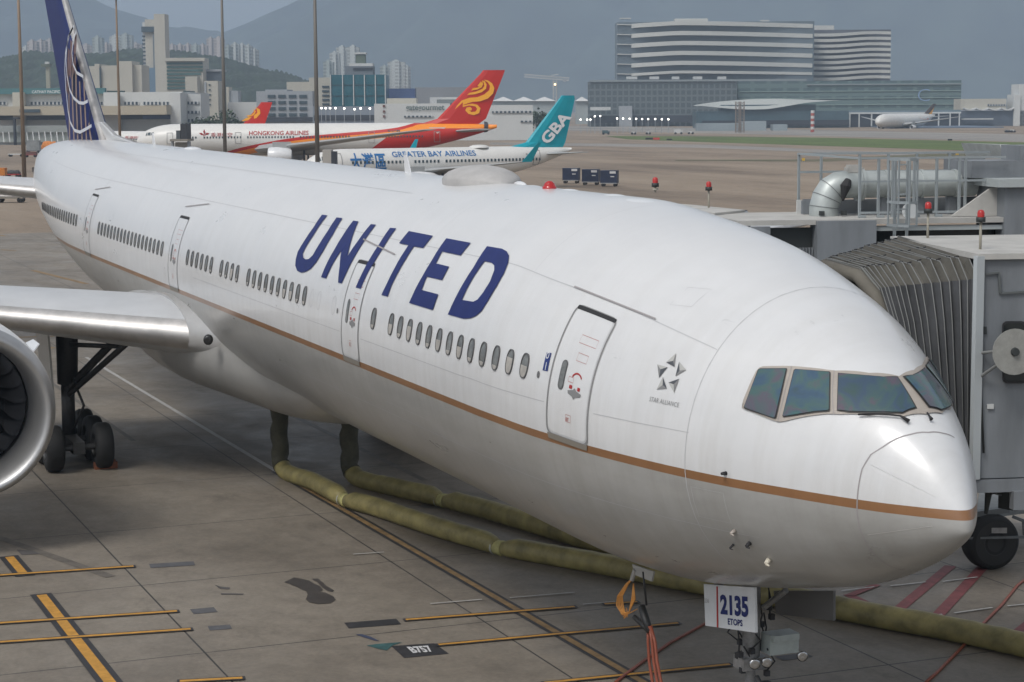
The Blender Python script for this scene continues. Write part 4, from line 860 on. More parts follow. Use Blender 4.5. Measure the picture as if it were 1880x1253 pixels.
# 4 stepped office
b = Bld('cream office block with green glass bands stepped down on its right, beside the tall tower', 'building', 305, 1000)
b.blk('wall', 305, 373, 107, CREAM, 20, 2); b.blk('parapet', 304, 378, 107, CREAM, 3, -.5, yb=113); b.blk('wall', 345, 367, 141, CREAM, 10, -6)
GB = mat('green_glass_band', (.05, .11, .10), .3); 
for i in range(8): b.strip('window_band', 307, 373-max(0, i-2)*4, 115.5+i*6.4, 119.3+i*6.4, GB, .5, 1.9)
b = Bld('dark low building half hidden by trees right of the stepped office', 'building', 362, 1010)
b.blk('wall', 362, 405, 131, mat('slate_wall', (.09, .11, .13), .7), 16, 3); b.blk('roof', 360, 407, 128, GREYW, 18, 2, yb=132)
b = Bld('slim cream block with a column of small windows in front of the trees', 'building', 375, 800)
b.blk('wall', 376, 401, 149, CREAM, 12); b.strip('glazed_slot', 376.5, 380, 151, 185, GREYW)
for i in range(5): b.strip('window', 384, 387.5, 155+i*9, 157.5+i*9, DKW)
b = Bld('small grey and cream building just right of the slim cream block', 'building', 412, 820)
b.blk('wall', 416, 421, 160, CREAM, 10); b.blk('wall', 421, 437, 167, GREYW, 10, 1); b.blk('wall', 420, 475, 188, PWHITE, 10, -3)
# 6 grey office
b = Bld('grey four-storey building with square windows behind the small red tail fin', 'building', 472, 760)
b.blk('wall', 471, 574, 168, GREYW, 20, 0); b.blk('wall', 487, 527, 165, GREYW, 20, 1)
for j in range(4):
    for i in range(4): b.strip('window', 492+i*19.3, 506+i*19.3, 174.5+j*11.3, 180+j*11.3, DKW)
b.strip('dark_base', 471, 574, 216, 224, SHD, 1)
b = Bld('cream block with slit windows between the grey building and the teal glass building', 'building', 525, 820)
b.blk('wall', 526, 569, 151, CREAM, 16, 2); b.blk('wall', 568, 607, 143, CREAM, 18, 0)
for i in range(5): b.strip('window', 592, 605, 158+i*8, 161.5+i*8, DKW)
b = Bld('low grey loading building under the teal glass building', 'building', 560, 720)
b.blk('wall', 574, 700, 196, mat('grey_blue_wall', (.2, .23, .27), .7, var=.1, scale=.1), 14, 0); b.strip('dark_base', 576, 690, 212, 222, SHD)
# 7 teal glass
b = Bld('teal glass cube with white ribs and a grey control cabin on its roof', 'building', 606, 800)
TG = mat('teal_glass', (.012, .10, .13), .25, var=.15, scale=.2)
b.blk('glass_wall', 607, 708, 138, TG, 24); 
for x in (607, 629, 649, 669, 689, 707): b.strip('rib', x, x+1.6, 138, 194, PWHITE, .6)
for y in (156, 176): b.strip('floor_line', 607, 708, y, y+.8, mat('teal_dark', (.01, .05, .06), .4), .3)
b.blk('roof_block', 633, 684, 122, mat('roof_block_grey', (.14, .16, .18), .7), 12, 4, yb=138); b.blk('roof_block', 640, 683, 117, PWHITE, 10, 5, yb=122.5); b.blk('cabin', 652, 669, 101, mat('cabin_green', (.10, .13, .10), .6), 6, 6, yb=117); b.blk('cabin_roof', 650, 671, 97, PWHITE, 7, 5.5, yb=100); b.blk('roof_window', 648, 684, 125, SHD, .6, 3.6, yb=129)
# 9
b = Bld('plain blue box building on a white base right of the teal glass cube', 'building', 708, 830)
b.blk('wall', 708, 762, 163, mat('blue_wall', (.055, .09, .20), .7), 12); b.blk('base', 706, 762, 181, PWHITE, 14, -2)
# 10 gate gourmet
b = Bld('long white kitchen building with the dark script sign behind the red tail', 'building', 687, 640)
b.blk('wall', 687, 826, 191, PWHITE, 30); b.blk('penthouse', 708, 762, 181, CREAM, 12, 6, yb=192); b.blk('wall', 826, 978, 194, PWHITE, 26, 1); b.blk('penthouse', 808, 850, 179, PWHITE, 12, 6, yb=192)
b.text('gategourmet', 745, 816, 194, 206, mat('sign_grey_green', (.10, .14, .14), .7), .5, bold=.02)
for x in (703, ): 
    for y in (193, 203, 212): b.strip('window', x, x+4, y, y+4, mat('rust_sign', (.16, .08, .07), .7))
b.strip('window_row', 742, 795, 213, 216, WR)
b.strip('window_row', 903, 977, 204.5, 208, WR, .4, 1); b.strip('window_row', 955, 977, 222, 225, WR, .4, 1)
b.blk('wall', 800, 850, 183, mat('sage_wall', (.16, .18, .18), .8), 3, 5, yb=190)
# 11 far white low blocks
b = Bld('row of distant low buildings and fences at the horizon left of the hotel', 'building', 770, 1500)
b.blk('wall', 762, 905, 161, mat('hazy_wall', (.2, .2, .2), .8), 20); b.blk('wall', 790, 812, 179, PWHITE, 10, -5)
# 12 tents
b = Bld('row of white peaked tent roofs left of the hotel', 'tent', 905, 1250, 'tent_canopy')
for i in range(4):
    x0 = 903+i*38; x1 = x0+42; mb = MB(); D_ = b.D
    if i == 3: x0, x1 = 1056, 1083
    q = [b.f.P(b.X(x), y, b.Z(186, x)) for x, y in ((x0, 0), (x1, 0), (x1, 22), (x0, 22))]; a_ = b.f.P(b.X((x0+x1)/2), 11, b.Z(178, x0)); mb.add(q+[a_], [(0, 1, 4), (1, 2, 4), (2, 3, 4), (3, 0, 4)]); mb.build('tent_roof', mat('tent_white', (.62, .62, .6), .8), b.r)
    b.blk('wall', x0+2, x1-2, 186, mat('tent_side', (.34, .38, .38), .8), 18, 2)
# 13 hotel
b = Bld('large curved-front hotel with wide white floor bands, biggest building on the skyline', 'hotel', 1133, 1150, 'hotel_building')
HG = mat('hotel_glass', (.115, .145, .165), .3, var=.15, scale=.05); HW = mat('hotel_band', (.50, .50, .47), .7)
b.blk('glass_wall', 1134, 1494, 42, HG, 26, 6)
def curved(bl, name, x0, x1, ytf, hgt, mt, amp=6, out=0, n=18, y00=0):
    """floor band bowing towards the apron; photo rows ytf(t) -> ytf(t)+hgt"""
    mb = MB(); vs = []
    for i in range(n+1):
        t = i/n; x = x0+(x1-x0)*t; yy = y00+6-amp*math.sin(math.pi*min(1, t*1.15)**.7)-out; zt = zz(x, ytf(t), bl.D); zb = zz(x, ytf(t)+hgt, bl.D)
        for y_, z_ in ((yy, zt), (yy, zb), (yy+8, zb), (yy+8, zt)): vs.append(bl.f.P(bl.X(x), y_, z_))
    mb.add(vs, [(4*i+a, 4*i+(a+1) % 4, 4*i+4+(a+1) % 4, 4*i+4+a) for i in range(n) for a in range(4)]+[(0, 1, 2, 3), tuple(4*n+a for a in (3, 2, 1, 0))]); mb.f = [f[::-1] for f in mb.f]; return mb.build(name, mt, bl.r)
for i in range(6):
    y0 = 41+i*18.1
    curved(b, 'floor_band', 1160, 1493, lambda t: y0+3.5*max(0, 1-t*4)-1.5*min(1, t*4)+5.0*t*t*(1 if i < 5 else .6), 7.5 if i < 5 else 5, HW, 7, .5)
    curved(b, 'corner_band', 1134, 1160, lambda t: y0+3.5+.8*t, 1.6, HW, 0, 1, 3)
b.blk('roof_plant', 1240, 1300, 35.5, HW, 10, 8, yb=42); b.blk('roof_plant', 1140, 1160, 34, HW, 6, 10, yb=36); b.blk('roof_plant', 1398, 1412, 38, HW, 8, 8, yb=43); b.blk('roof_plant', 1455, 1490, 43, HW, 6, 6, yb=47)
b = Bld('right wing of the hotel with eight narrow wavy white floor bands', 'hotel', 1494, 1180, 'hotel_wing')
b.blk('glass_wall', 1494, 1636, 56, mat('wing_glass', (.085, .09, .105), .3, var=.2, scale=.1), 22, 6)
for i in range(9):
    y0 = 58+i*10.1
    curved(b, 'floor_band', 1495, 1637, lambda t: y0+(4*(1-t)+1.2*math.sin(t*6.5))+(9-i)*0.0, 5.4, HW, 5, .5, 16)
b.blk('roof_block', 1495, 1533, 48, HW, 8, 8, yb=58); b.blk('roof_block', 1540, 1637, 58, HW, 8, 9, yb=61)
b = Bld('dark gridded glass podium below the left half of the hotel', 'building', 1083, 1080)
b.blk('glass_wall', 1083, 1353, 150, gridmat('podium_grid', (.12, .14, .145), (.06, .08, .085), 3.1, 3.4, .7, .7), 30); b.blk('parapet', 1083, 1480, 147.5, mat('podium_rail', (.22, .25, .26), .7), 1, -1, yb=151)
for x0, x1 in ((1152, 1171), (1195, 1211), (1236, 1248), (1275, 1290), (1320, 1334)): b.blk('roof_hut', x0, x1, 141, PWHITE, 8, 8, yb=146)
b.blk('low_wing', 1083, 1120, 197, PWHITE, 3, -8, yb=203); b.blk('low_wing', 1136, 1160, 195, GREYW, 10, -6); b.strip('dark_base', 1083, 1290, 213, 226, SHD, 1, -3)
b = Bld('grey-green glass office block with pale floor lines behind the curved-roof hall', 'building', 1355, 1100)
b.blk('glass_wall', 1355, 1764, 150, gridmat('office_grid', (.115, .17, .165), (.07, .11, .115), 9, 4.6, .75, .45), 30); b.blk('parapet', 1480, 1766, 155, mat('podium_rail', (.22, .25, .26)), 1, -1, yb=157)
for y in (168, 181, 193): b.strip('floor_line', 1357, 1764, y, y+1.6, mat('floor_line_green', (.2, .27, .25), .6), .5)
b.text('C', 1684, 1706, 164, 186, mat('sign_blue_pale', (.2, .3, .48), .6), 1.2, bold=-.02)
b = Bld('glass hall with a swooping pale curved roof in front of the office block', 'terminal hall', 1277, 960, 'curved_hall')
b.blk('glass_wall', 1280, 1560, 205, mat('hall_glass', (.06, .10, .12), .3, var=.2, scale=.1), 20, 4)
b.blk('glass_wall', 1325, 1500, 193, mat('hall_glass', (.06, .10, .12)), 12, 6)
mb = MB(); n = 20; vs = []
for i in range(n+1):
    t = i/n; x = 1277+(1545-1277)*t; dip = math.sin(math.pi*min(1, t/.75)) if t < .75 else 0; yt = 194-12.5*math.sin(math.pi*min(t*.9, .5)*1.0)**.8+max(0, t-.6)*8; yb_ = 194+7.5*math.sin(math.pi*min(1, t/.78))**1.2 - max(0, t-.5)*20; yb_ = max(yb_, yt+.8)
    vs += [b.f.P(b.X(x), 2, b.Z(yb_, x)), b.f.P(b.X(x), 14, b.Z(yt, x)), b.f.P(b.X(x), 14, b.Z(yb_, x))]
mb.add(vs, [(3*i, 3*i+1, 3*i+4, 3*i+3) for i in range(n)]+[(3*i+2, 3*i, 3*i+3, 3*i+5) for i in range(n)]); mb.build('curved_roof', mat('curved_roof_pale', (.38, .40, .38), .7), b.r, smooth=False)
b.strip('dark_base', 1290, 1560, 222, 232, SHD, 1, 3)
# low sheds along the field
b = Bld('low pale grey shed row behind the grass in front of the curved-roof hall', 'shed', 1280, 860, 'field_shed')
b.blk('wall', 1280, 1357, 227, mat('shed_grey', (.24, .28, .30), .8, var=.15, scale=.1), 8); b.blk('wall', 1362, 1407, 223, mat('shed_grey2', (.28, .32, .34), .8), 8); b.blk('wall', 1419, 1446, 229, mat('shed_grey', (.24, .28, .3)), 8)
b = Bld('cargo shed with white framed bays behind the brown-tailed jet', 'cargo shed', 1500, 980, 'cargo_shed')
b.blk('wall', 1500, 1765, 204, mat('cargo_shed_grey', (.13, .18, .21), .7, var=.1, scale=.1), 20, 2); b.strip('dark_bays', 1528, 1765, 209, 234, SHD, .4, 2)
for x in (1534, 1549, 1560, 1577, 1600, 1621, 1642, 1663, 1684, 1723, 1744, 1761): b.strip('white_column', x, x+2.2, 208, 234, PWHITE, 1.2, 2)
b.strip('beam', 1528, 1765, 207, 210, PWHITE, 1.2, 2)
b.strip('fence_screen', 1600, 1790, 232, 244, mat('blue_screen', (.12, .16, .22), .8, var=.15, scale=.1), 60, 2)
b = Bld('cream terminal block with scalloped white canopy at the far right', 'building', 1766, 1000)
b.blk('wall', 1766, 1850, 182, CREAM, 16, 3, yb=202); b.blk('wall', 1766, 1900, 204, mat('right_glass', (.08, .10, .13), .5, var=.2, scale=.1), 16, 2); b.blk('wall', 1872, 1900, 155, PWHITE, 16, 2); b.blk('wall', 1862, 1874, 174, PWHITE, 14, 1)
b.strip('window_row', 1815, 1850, 192, 195, WR, .5, 3); b.strip('canopy', 1766, 1820, 218, 220, PWHITE, 5, 0)
for i in range(4):
    mb = MB(); x0 = 1770+i*23; q = []
    for j in range(7): t = j/6; x = x0+23*t; q.append((b.X(x), b.Z(200+3.5*math.sin(math.pi*t), x)))
    for j in range(6, -1, -1): t = j/6; x = x0+23*t; q.append((b.X(x), b.Z(198+3.0*math.sin(math.pi*t), x)))
    mb.slab([b.f.P(x, 0, z) for x, z in q], b.f.Y*4); mb.build('scallop_canopy', PWHITE, b.r)
# residential towers
RES = [('pink-cream', (.44, .40, .38)), ('white', (.50, .52, .50)), ('grey-green', (.36, .40, .38))]
def tower_group(specs, D, grp, where):
    for k, (x0, x1, yt, c) in enumerate(specs):
        nm, col = RES[c]; b = Bld(where(k, nm), 'apartment tower', x0, D+k % 3*40, 'apartment_tower', grp)
        mt = gridmat('flats_%d' % c, col, tuple(v*.62 for v in col), 7.5, 3.4, .45, .5); m2 = gridmat('flats_b%d' % c, tuple(v*.86 for v in col), tuple(v*.55 for v in col), 5.2, 3.4, .5, .5)
        wd = x1-x0; b.blk('wing', x0, x0+wd*.3, yt+2, m2, 14, 3); b.blk('core', x0+wd*.28, x0+wd*.68, yt, mt, 18, 0); b.blk('wing', x0+wd*.66, x1, yt+2.5, m2, 14, 3); b.blk('roof_tank', x0+wd*.4, x0+wd*.56, yt-2, mt, 6, 4, yb=yt)
tower_group([(52, 70, 75, 0), (68, 86, 74, 0), (84, 102, 73, 0), (100, 118, 76, 0), (42, 56, 86, 1), (150, 170, 82, 0), (172, 190, 68, 2), (190, 204, 80, 0), (203, 225, 66, 1), (222, 244, 63, 2), (240, 262, 80, 0)], 2300, 'apartment towers behind the green hill on the far left',
    lambda k, nm: '%s apartment tower, number %d from the left edge of the skyline' % (nm, k+1))
tower_group([(310, 325, 82, 0), (324, 340, 82, 0), (339, 354, 81, 0), (353, 368, 82, 2), (366, 381, 82, 0), (381, 396, 70, 0), (395, 412, 69, 0)], 2300, 'apartment towers between the twin-shaft tower and the third lamp mast',
    lambda k, nm: '%s apartment tower right of the twin-shaft tower, number %d counting rightwards' % (nm, k+1))
tower_group([(414, 426, 84, 2), (425, 440, 80, 1), (439, 452, 81, 1), (451, 463, 83, 1), (462, 474, 90, 1)], 2000, 'white apartment towers right of the third lamp mast',
    lambda k, nm: '%s apartment tower behind the tree line, number %d right of the third mast' % (nm, k+1))
tower_group([(594, 612, 112, 2), (606, 624, 96, 1), (618, 640, 86, 1), (638, 660, 85, 1)], 1900, 'white apartment towers above the teal glass cube',
    lambda k, nm: '%s apartment tower above the teal glass cube, number %d from the left' % (nm, k+1))
tower_group([(698, 714, 121, 2), (712, 744, 112, 1), (742, 753, 121, 1)], 1900, 'apartment towers right of the teal glass cube',
    lambda k, nm: '%s apartment tower right of the teal glass cube, number %d from the left' % (nm, k+1))
# ---- hills
def hill(name, D, prof, base, depth, mt, rough=6, seed=1, cols=160, rows=26, ff=.05, fa=.16):
    rnd = random.Random(seed); ph = [rnd.uniform(0, 6.28) for _ in range(12)]
    xs = [p[0] for p in prof]; x0, x1 = xs[0], xs[-1]; f = pchip(np.array(xs, float), np.array([p[1] for p in prof], float)); mb = MB(); vs = []
    for i in range(cols+1):
        x = x0+(x1-x0)*i/cols; yt = float(f(x)); zt = A(x, yt, D).z
        for j in range(rows+1):
            t = j/rows; D_ = D-depth+depth*2*t; prof_ = math.sin(math.pi*t)**.8 if 0 < t < 1 else 0; p = A(x, 200, D_ if False else D); side = (x-940)/F*D
            q = Vector(CAMP)+HR*side+HD*(D-depth+2*depth*t); nz = sum(math.sin(q.x*.004*(k+1)*1.3+ph[k]+q.y*.005*(k+.5))/(k+1) for k in range(8)); fine = sum(math.sin(q.x*ff*(k+1)*.83+ph[k+4]*3+q.y*ff*.7*(k+1.4)) for k in range(5))
            vs.append((q.x, q.y, max(-1, zt*prof_+nz*rough*prof_*(1 if abs(t-.5) > .02 else .3)+fine*rough*fa*(prof_ > .1)) if base is None else max(-1, zt*prof_)))
    mb.add(vs, [(i*(rows+1)+j, (i+1)*(rows+1)+j, (i+1)*(rows+1)+j+1, i*(rows+1)+j+1) for i in range(cols) for j in range(rows)]); return tag(mb.build(name, mt, smooth=True), kind='structure')
FOR = mat('forest_hillside', (.026, .042, .022), .95, var=.6, scale=.11, bump=.6); MTN = mat('mountain_scrub', (.035, .048, .034), .95, var=.5, scale=.008, bump=.5)
hill('hill', 1750, [(-250, 120), (0, 118), (45, 102), (90, 96), (150, 101), (200, 99), (260, 95), (330, 105), (400, 118), (440, 128), (480, 138), (530, 150), (600, 172), (660, 195)], None, 260, FOR, 5, 3, 360, 70, .17, .2)
hill('mountain', 6200, [(-700, -60), (-300, -40), (0, -25), (110, -12), (190, 14), (240, 46), (300, 66), (360, 74), (420, 76), (470, 60), (520, 36), (580, 8), (680, -30), (900, -80), (1300, -110), (1900, -90), (2600, -60)], None, 1500, MTN, 26, 5, 260, 60, .012, .22)
# trees on the near ridge and at building feet
LEAF = mat('leaf_clump', (.05, .075, .04), .9, var=.5, scale=.5); BARK = mat('bark', (.06, .045, .03), .9)
def make_tree(h, wdt, seed, x, y, label, grp='trees at the foot of the far buildings', name='tree', n=520):
    rnd = random.Random(seed); r = empty(name, (x, y, 0), label, 'tree', grp); mb = MB(); o = Vector((x, y, 0))
    mb.path([o, o+Vector((.1, 0, h*.3)), o+Vector((0, .1, h*.6))], [h*.03, h*.022, h*.01], 7)
    for k in range(5):
        a = rnd.uniform(0, 6.28); mb.path([o+Vector((0, 0, h*.3)), o+Vector((math.cos(a)*wdt*.25, math.sin(a)*wdt*.25, h*(.5+.08*k)))], [h*.012, h*.004], 5)
    mb.build('trunk', BARK, r); mb = MB(); cl = [(Vector((rnd.uniform(-.38, .38)*wdt, rnd.uniform(-.38, .38)*wdt, h*rnd.uniform(.38, .88))), rnd.uniform(.16, .27)*wdt) for _ in range(11)]
    for i in range(n):
        c, rad = rnd.choice(cl); d = Vector((rnd.gauss(0, 1), rnd.gauss(0, 1), rnd.gauss(0, .8))); d = d.normalized()*rad*rnd.uniform(.5, 1); p = o+c+d; s = wdt*rnd.uniform(.03, .06)
        a = Vector((rnd.uniform(-1, 1), rnd.uniform(-1, 1), rnd.uniform(-.6, .6))).normalized()*s; b_ = a.cross(Vector((rnd.uniform(-1, 1), rnd.uniform(-1, 1), rnd.uniform(-1, 1)))).normalized()*s
        mb.add([p-a-b_*.6, p+a-b_*.6, p+a*.7+b_, p-a*.8+b_*.8], [(0, 1, 2, 3)])
    mb.build('crown', LEAF, r)
tx = [(370, 205, 8), (384, 208, 5), (408, 200, 9), (420, 203, 6.5), (432, 205, 6), (444, 203, 7), (345, 216, 6), (590, 190, 10), (790, 186, 9), (985, 208, 8), (1000, 206, 9), (1012, 208, 7)]
wh = ['between the dark green end block and the slim cream block', 'at the left foot of the slim cream block', 'at the right foot of the slim cream block', 'behind the third lamp mast', 'right of the third lamp mast', 'left of the small red tail fin', 'small and low at the foot of the dark green end block', 'left of the teal glass cube', 'above the script-sign building', 'between the white kitchen building and the turquoise tail', 'close left of the turquoise tail', 'touching the turquoise tail on its left']
for k, ((x, y, h), s_) in enumerate(zip(tx, wh)):
    D_ = 690 if x < 460 else 780; p = A(x, 200, D_); make_tree(h, h*1.15, k, p.x, p.y, 'leafy tree '+s_)
# crane
b = Bld('pale tower crane with horizontal jib left of the hotel', 'crane', 1019, 1300, 'tower_crane'); CW = mat('crane_white', (.5, .5, .48), .6)
def lattice(mb, p, q, w_, n):
    p = Vector(p); q = Vector(q); t = (q-p).normalized(); a = t.cross(Vector((.3, .5, .81))).normalized()*w_; c = t.cross(a).normalized()*w_
    cs = [a+c, a-c, -a-c, -a+c]
    for k in cs: mb.bar(p+k, q+k, .28)
    for i in range(n):
        u, v = p.lerp(q, i/n), p.lerp(q, (i+1)/n)
        for k in range(4): mb.bar(u+cs[k], v+cs[(k+1) % 4], .18)
mb = MB(); lattice(mb, b.f.P(0, 0, 0), b.f.P(0, 0, b.Z(148)), 1.1, 14); mb.build('mast', CW, b.r)
mb = MB(); lattice(mb, b.f.P(b.X(963), 0, b.Z(139)), b.f.P(b.X(1045), 0, b.Z(146)), .9, 22); mb.bar(b.f.P(b.X(1012), 0, b.Z(139)), b.f.P(b.X(1025), 0, b.Z(137)), .5); mb.build('jib', CW, b.r)
mb = MB(); b.f.box(mb, b.X(1034), b.X(1040), -1, 1, b.Z(151), b.Z(146)); mb.build('counterweight', GREYW, b.r)
mb = MB(); mb.tube(b.f.P(0, -1.6, b.Z(157)), b.f.P(0, -1.6, b.Z(154)), .6); mb.build('lamp', mat('warm_lamp', (1, .8, .5), emit=(1, .75, .4), es=3), b.r)

b = Bld('slim beige radar column with a dark head standing in front of the green hill', 'tower', 84, 900, 'radar_column')
b.blk('shaft', 86, 93, 122, mat('radar_beige', (.30, .30, .24), .8), 2, 0); b.blk('head', 79, 95, 118, mat('radar_head_dark', (.10, .12, .09), .7), 4, -1, yb=123); b.blk('cap', 85, 92, 114, PWHITE, 2, 0, yb=118)
# ================================================================== BACKGROUND AIRCRAFT
def jet(label, nose, tail, L, dia, cz, fin_h, wspan, side, colors, grp=None, eng=1.3, dnose=.5, name='parked_airliner', sweep=.55, detail=True, winglet=None):
    """nose / tail: ground points; side: -1 shows its starboard, +1 its port"""
    nose = Vector((nose.x, nose.y, 0)); ax = (Vector((nose.x, nose.y, 0))-Vector((tail.x, tail.y, 0))).normalized()
    rot = Matrix(((ax.x, -ax.y, 0, 0), (ax.y, ax.x, 0, 0), (0, 0, 1, 0), (0, 0, 0, 1)))
    r = empty(name, nose-ax*L*.45, label, 'airliner', grp); 
    def P(s, y, z): return nose-ax*s+Vector((-ax.y, ax.x, 0))*y+UP*z
    rad = dia/2; nn = 40; K = 40
    def prof(t):
        s = t*L; n_ = min(1, (s/(dia*1.35))) ; w_ = math.sqrt(max(0, 1-(1-n_)**2.2)); a = max(0, (t-.66)/.34); k = 1-a**1.6*.9
        zc = cz-(1-w_)*rad*.22+ (a**1.5)*rad*.75; return s, max(.02, rad*w_*k), zc
    mb = MB(); vs = []; ts = [ (i/14)**2*.1 for i in range(15)]+[.1+.9*i/34 for i in range(1, 35)]
    for t in ts:
        s, w_, zc = prof(t)
        for k in range(K): a = 2*math.pi*k/K; vs.append(P(s, w_*math.cos(a), zc+w_*math.sin(a)))
    mb.add(vs, [(i*K+k, (i+1)*K+k, (i+1)*K+(k+1) % K, i*K+(k+1) % K) for i in range(len(ts)-1) for k in range(K)]+[tuple((len(ts)-1)*K+k for k in range(K))]); mb.f = [f[::-1] for f in mb.f]
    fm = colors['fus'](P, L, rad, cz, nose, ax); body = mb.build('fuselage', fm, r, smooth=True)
    def srf(s, z, off=.03):
        t = s/L; _, w_, zc = prof(t); d = max(-.98*w_, min(.98*w_, z-zc)); return P(s, side*(math.sqrt(w_*w_-d*d)+off), z)
    # wings
    def surf(nm, secs, mt, vert=False):
        mb = MB(); vs = []; n = 8; prf = [(1, 0), (.6, .045), (.25, .06), (.06, .04), (0, 0), (.06, -.03), (.25, -.045), (.6, -.03)]
        for (s, sp, z, c, tk) in secs:
            for x, h in prf:
                vs.append(P(s+x*c, h*c*tk, z) if vert else P(s+x*c, sp, z+h*c*tk))
        mb.add(vs, [(i*n+k, i*n+(k+1) % n, (i+1)*n+(k+1) % n, (i+1)*n+k) for i in range(len(secs)-1) for k in range(n)]+[tuple((len(secs)-1)*n+k for k in range(n)), tuple(range(n-1, -1, -1))]); return mb.build(nm, mt, r, smooth=False)
    GW = mat('far_wing_grey', (.33, .34, .34), .5)
    for sg in (-1, 1):
        hs = wspan/2
        wg = surf('wing', [(L*.33, sg*rad*.8, cz-rad*.6, L*.17, 1.6), (L*.33+hs*.2*sweep, sg*hs*.33, cz-rad*.35, L*.10, 1.3), (L*.33+hs*(sweep if sg == side else .55), sg*hs, cz+rad*.1+hs*(.055 if not winglet else .015), L*.032, 1)], GW)
        if winglet:
            sw_ = sweep if sg == side else .55; zt_ = cz+rad*.1+hs*.015; mb = MB(); q = [P(L*.33+hs*sw_, sg*hs, zt_), P(L*.33+hs*sw_+L*.036, sg*hs, zt_), P(L*.33+hs*sw_+L*.062, sg*(hs+.6), zt_+2.3), P(L*.33+hs*sw_+L*.05, sg*(hs+.6), zt_+2.3)]; mb.slab(q, (ax.y*.06, -ax.x*.06, 0)); mb.build('winglet', winglet, wg)
        surf('stabiliser', [(L*.875, sg*.3, cz+rad*.45, L*.085, 1), (L*.955, sg*wspan*.165, cz+rad*.6, L*.035, 1)], GW)
        ec = P(L*(.30 if sweep < 1 else .385), sg*hs*.33, cz-rad*.95); mb = MB(); mb.lathe([(.8, eng*.8), (0, eng*.86), (-.1, eng*.93), (.1, eng), (1.5, eng*1.06), (3.4, eng*.9), (4.0, eng*.7)], ec, -ax, 24); e = mb.build('engine', colors.get('eng', WHITE), r, smooth=True)
        mb = MB(); mb.lathe([(.6, 0), (.6, eng*.84)], ec, -ax, 24); mb.build('fan', DARK, e)
        mb = MB(); c = P(L*(.335 if sweep < 1 else .42), sg*hs*.33, cz-rad*.4); mb.box(c, (L*.05, .3, rad*.6), X=ax, Y=Vector((-ax.y, ax.x, 0)), Z=UP); mb.build('pylon', GW, e)
        mb = MB(); g = P(L*.47, sg*rad*1.2, .0); mb.tube(g+UP*.5, g+UP*(cz-rad*.4), .18); lg = mb.build('main_gear', STRUT, r)
        for dx in (-.6, .6):
            for dy in (-.4, .4): mb = MB(); mb.lathe([(-.18, .2), (-.18, .5), (.18, .5), (.18, .2)], g+ax*dx+Vector((-ax.y, ax.x, 0))*dy+UP*.5, (-ax.y, ax.x, 0), 14); mb.build('tyre', RUBBER, lg)
    mb = MB(); g = P(L*.1, 0, 0); mb.tube(g+UP*.4, g+UP*(cz-rad*.6), .13); lg = mb.build('nose_gear', STRUT, r)
    for dy in (-.25, .25): mb = MB(); mb.lathe([(-.12, .15), (-.12, .4), (.12, .4), (.12, .15)], g+Vector((-ax.y, ax.x, 0))*dy+UP*.4, (-ax.y, ax.x, 0), 14); mb.build('tyre', RUBBER, lg)
    zb = cz+rad*.9; f0 = L*.80
    finp = colors['fin_shape']; tf = surf('tail_fin', [(L*a, 0, (zb if h == 0 else zb+(fin_h-zb)*h), L*c, 1.0) for a, h, c in finp], colors['fin'], True)
    # windows
    wm_ = colors.get('win', DKW); ws = .53*(L/38 if L < 30 else 1)
    if detail:
        for a, b_ in colors['rows']:
            mb = MB(); s = a*L
            mb2 = MB(); z = cz+rad*.16
            while s < b_*L:
                p0 = srf(s, z, .03); mb2.box(p0, (.24, .06, .34), X=ax, Y=Vector((-ax.y, ax.x, 0)), Z=UP); s += .533
            mb2.build('cabin_window_row', wm_, r)
        for s in colors['doors']:
            zs = [cz-rad*.2+1.85*i/5 for i in range(6)]; mb = MB()
            for z0, z1 in zip(zs[:-1], zs[1:]):
                for e in (-.5, .5): mb.bar(srf(s*L+e, z0, .03), srf(s*L+e, z1, .03), .07)
            for z0 in (zs[0], zs[-1]): mb.bar(srf(s*L-.5, z0, .03), srf(s*L+.5, z0, .03), .07)
            mb.build('door', mat('far_door_grey', (.3, .3, .3), .6), r)
        # cockpit
        for k in range(3):
            s0 = dia*.30+k*.62; z0 = cz+rad*.30; mb = MB(); mb.add([srf(s0+.25*(k == 0), z0+.05*k, .06), srf(s0+.54, z0, .06), srf(s0+.54, z0+.55, .08), srf(s0+.42-(.35 if k else 0), z0+.5, .08)], [(0, 1, 2, 3)]); mb.build('cockpit_window', DKW, r)
    for st, s0, s1, z0, z1, mt, bo in colors.get('text', []):
        vs, fs = text_mesh(st, bo, cuts=9); mb = MB()
        dr = 1 if side > 0 else -1
        a_, b_ = (s0, s1) if side > 0 else (s1, s0)
        mb.add([srf((a_+(b_-a_)*u)*L, cz+rad*(z0+(z1-z0)*v), .05) for u, v in vs], fs); mb.build('lettering', mt, r)
    return r, P, srf, tf, prof
FW = mat('far_white_paint', (.66, .65, .62), .35, var=.05, scale=.4); HKR = mat('crimson_livery', (.50, .018, .010), .4, var=.06, scale=.3); HKRD = mat('lettering_crimson', (.36, .03, .03), .5); HKY = mat('gold_livery', (.85, .38, .02), .45); HKO = mat('orange_livery', (.75, .17, .02), .45)
GBT = mat('turquoise_livery', (.0, .32, .40), .4, var=.06, scale=.5); GBB = mat('blue_lettering', (.02, .14, .36), .5); LBL = mat('reg_grey', (.1, .1, .1), .6)
def plain(P, L, rad, cz, nose, ax): return FW
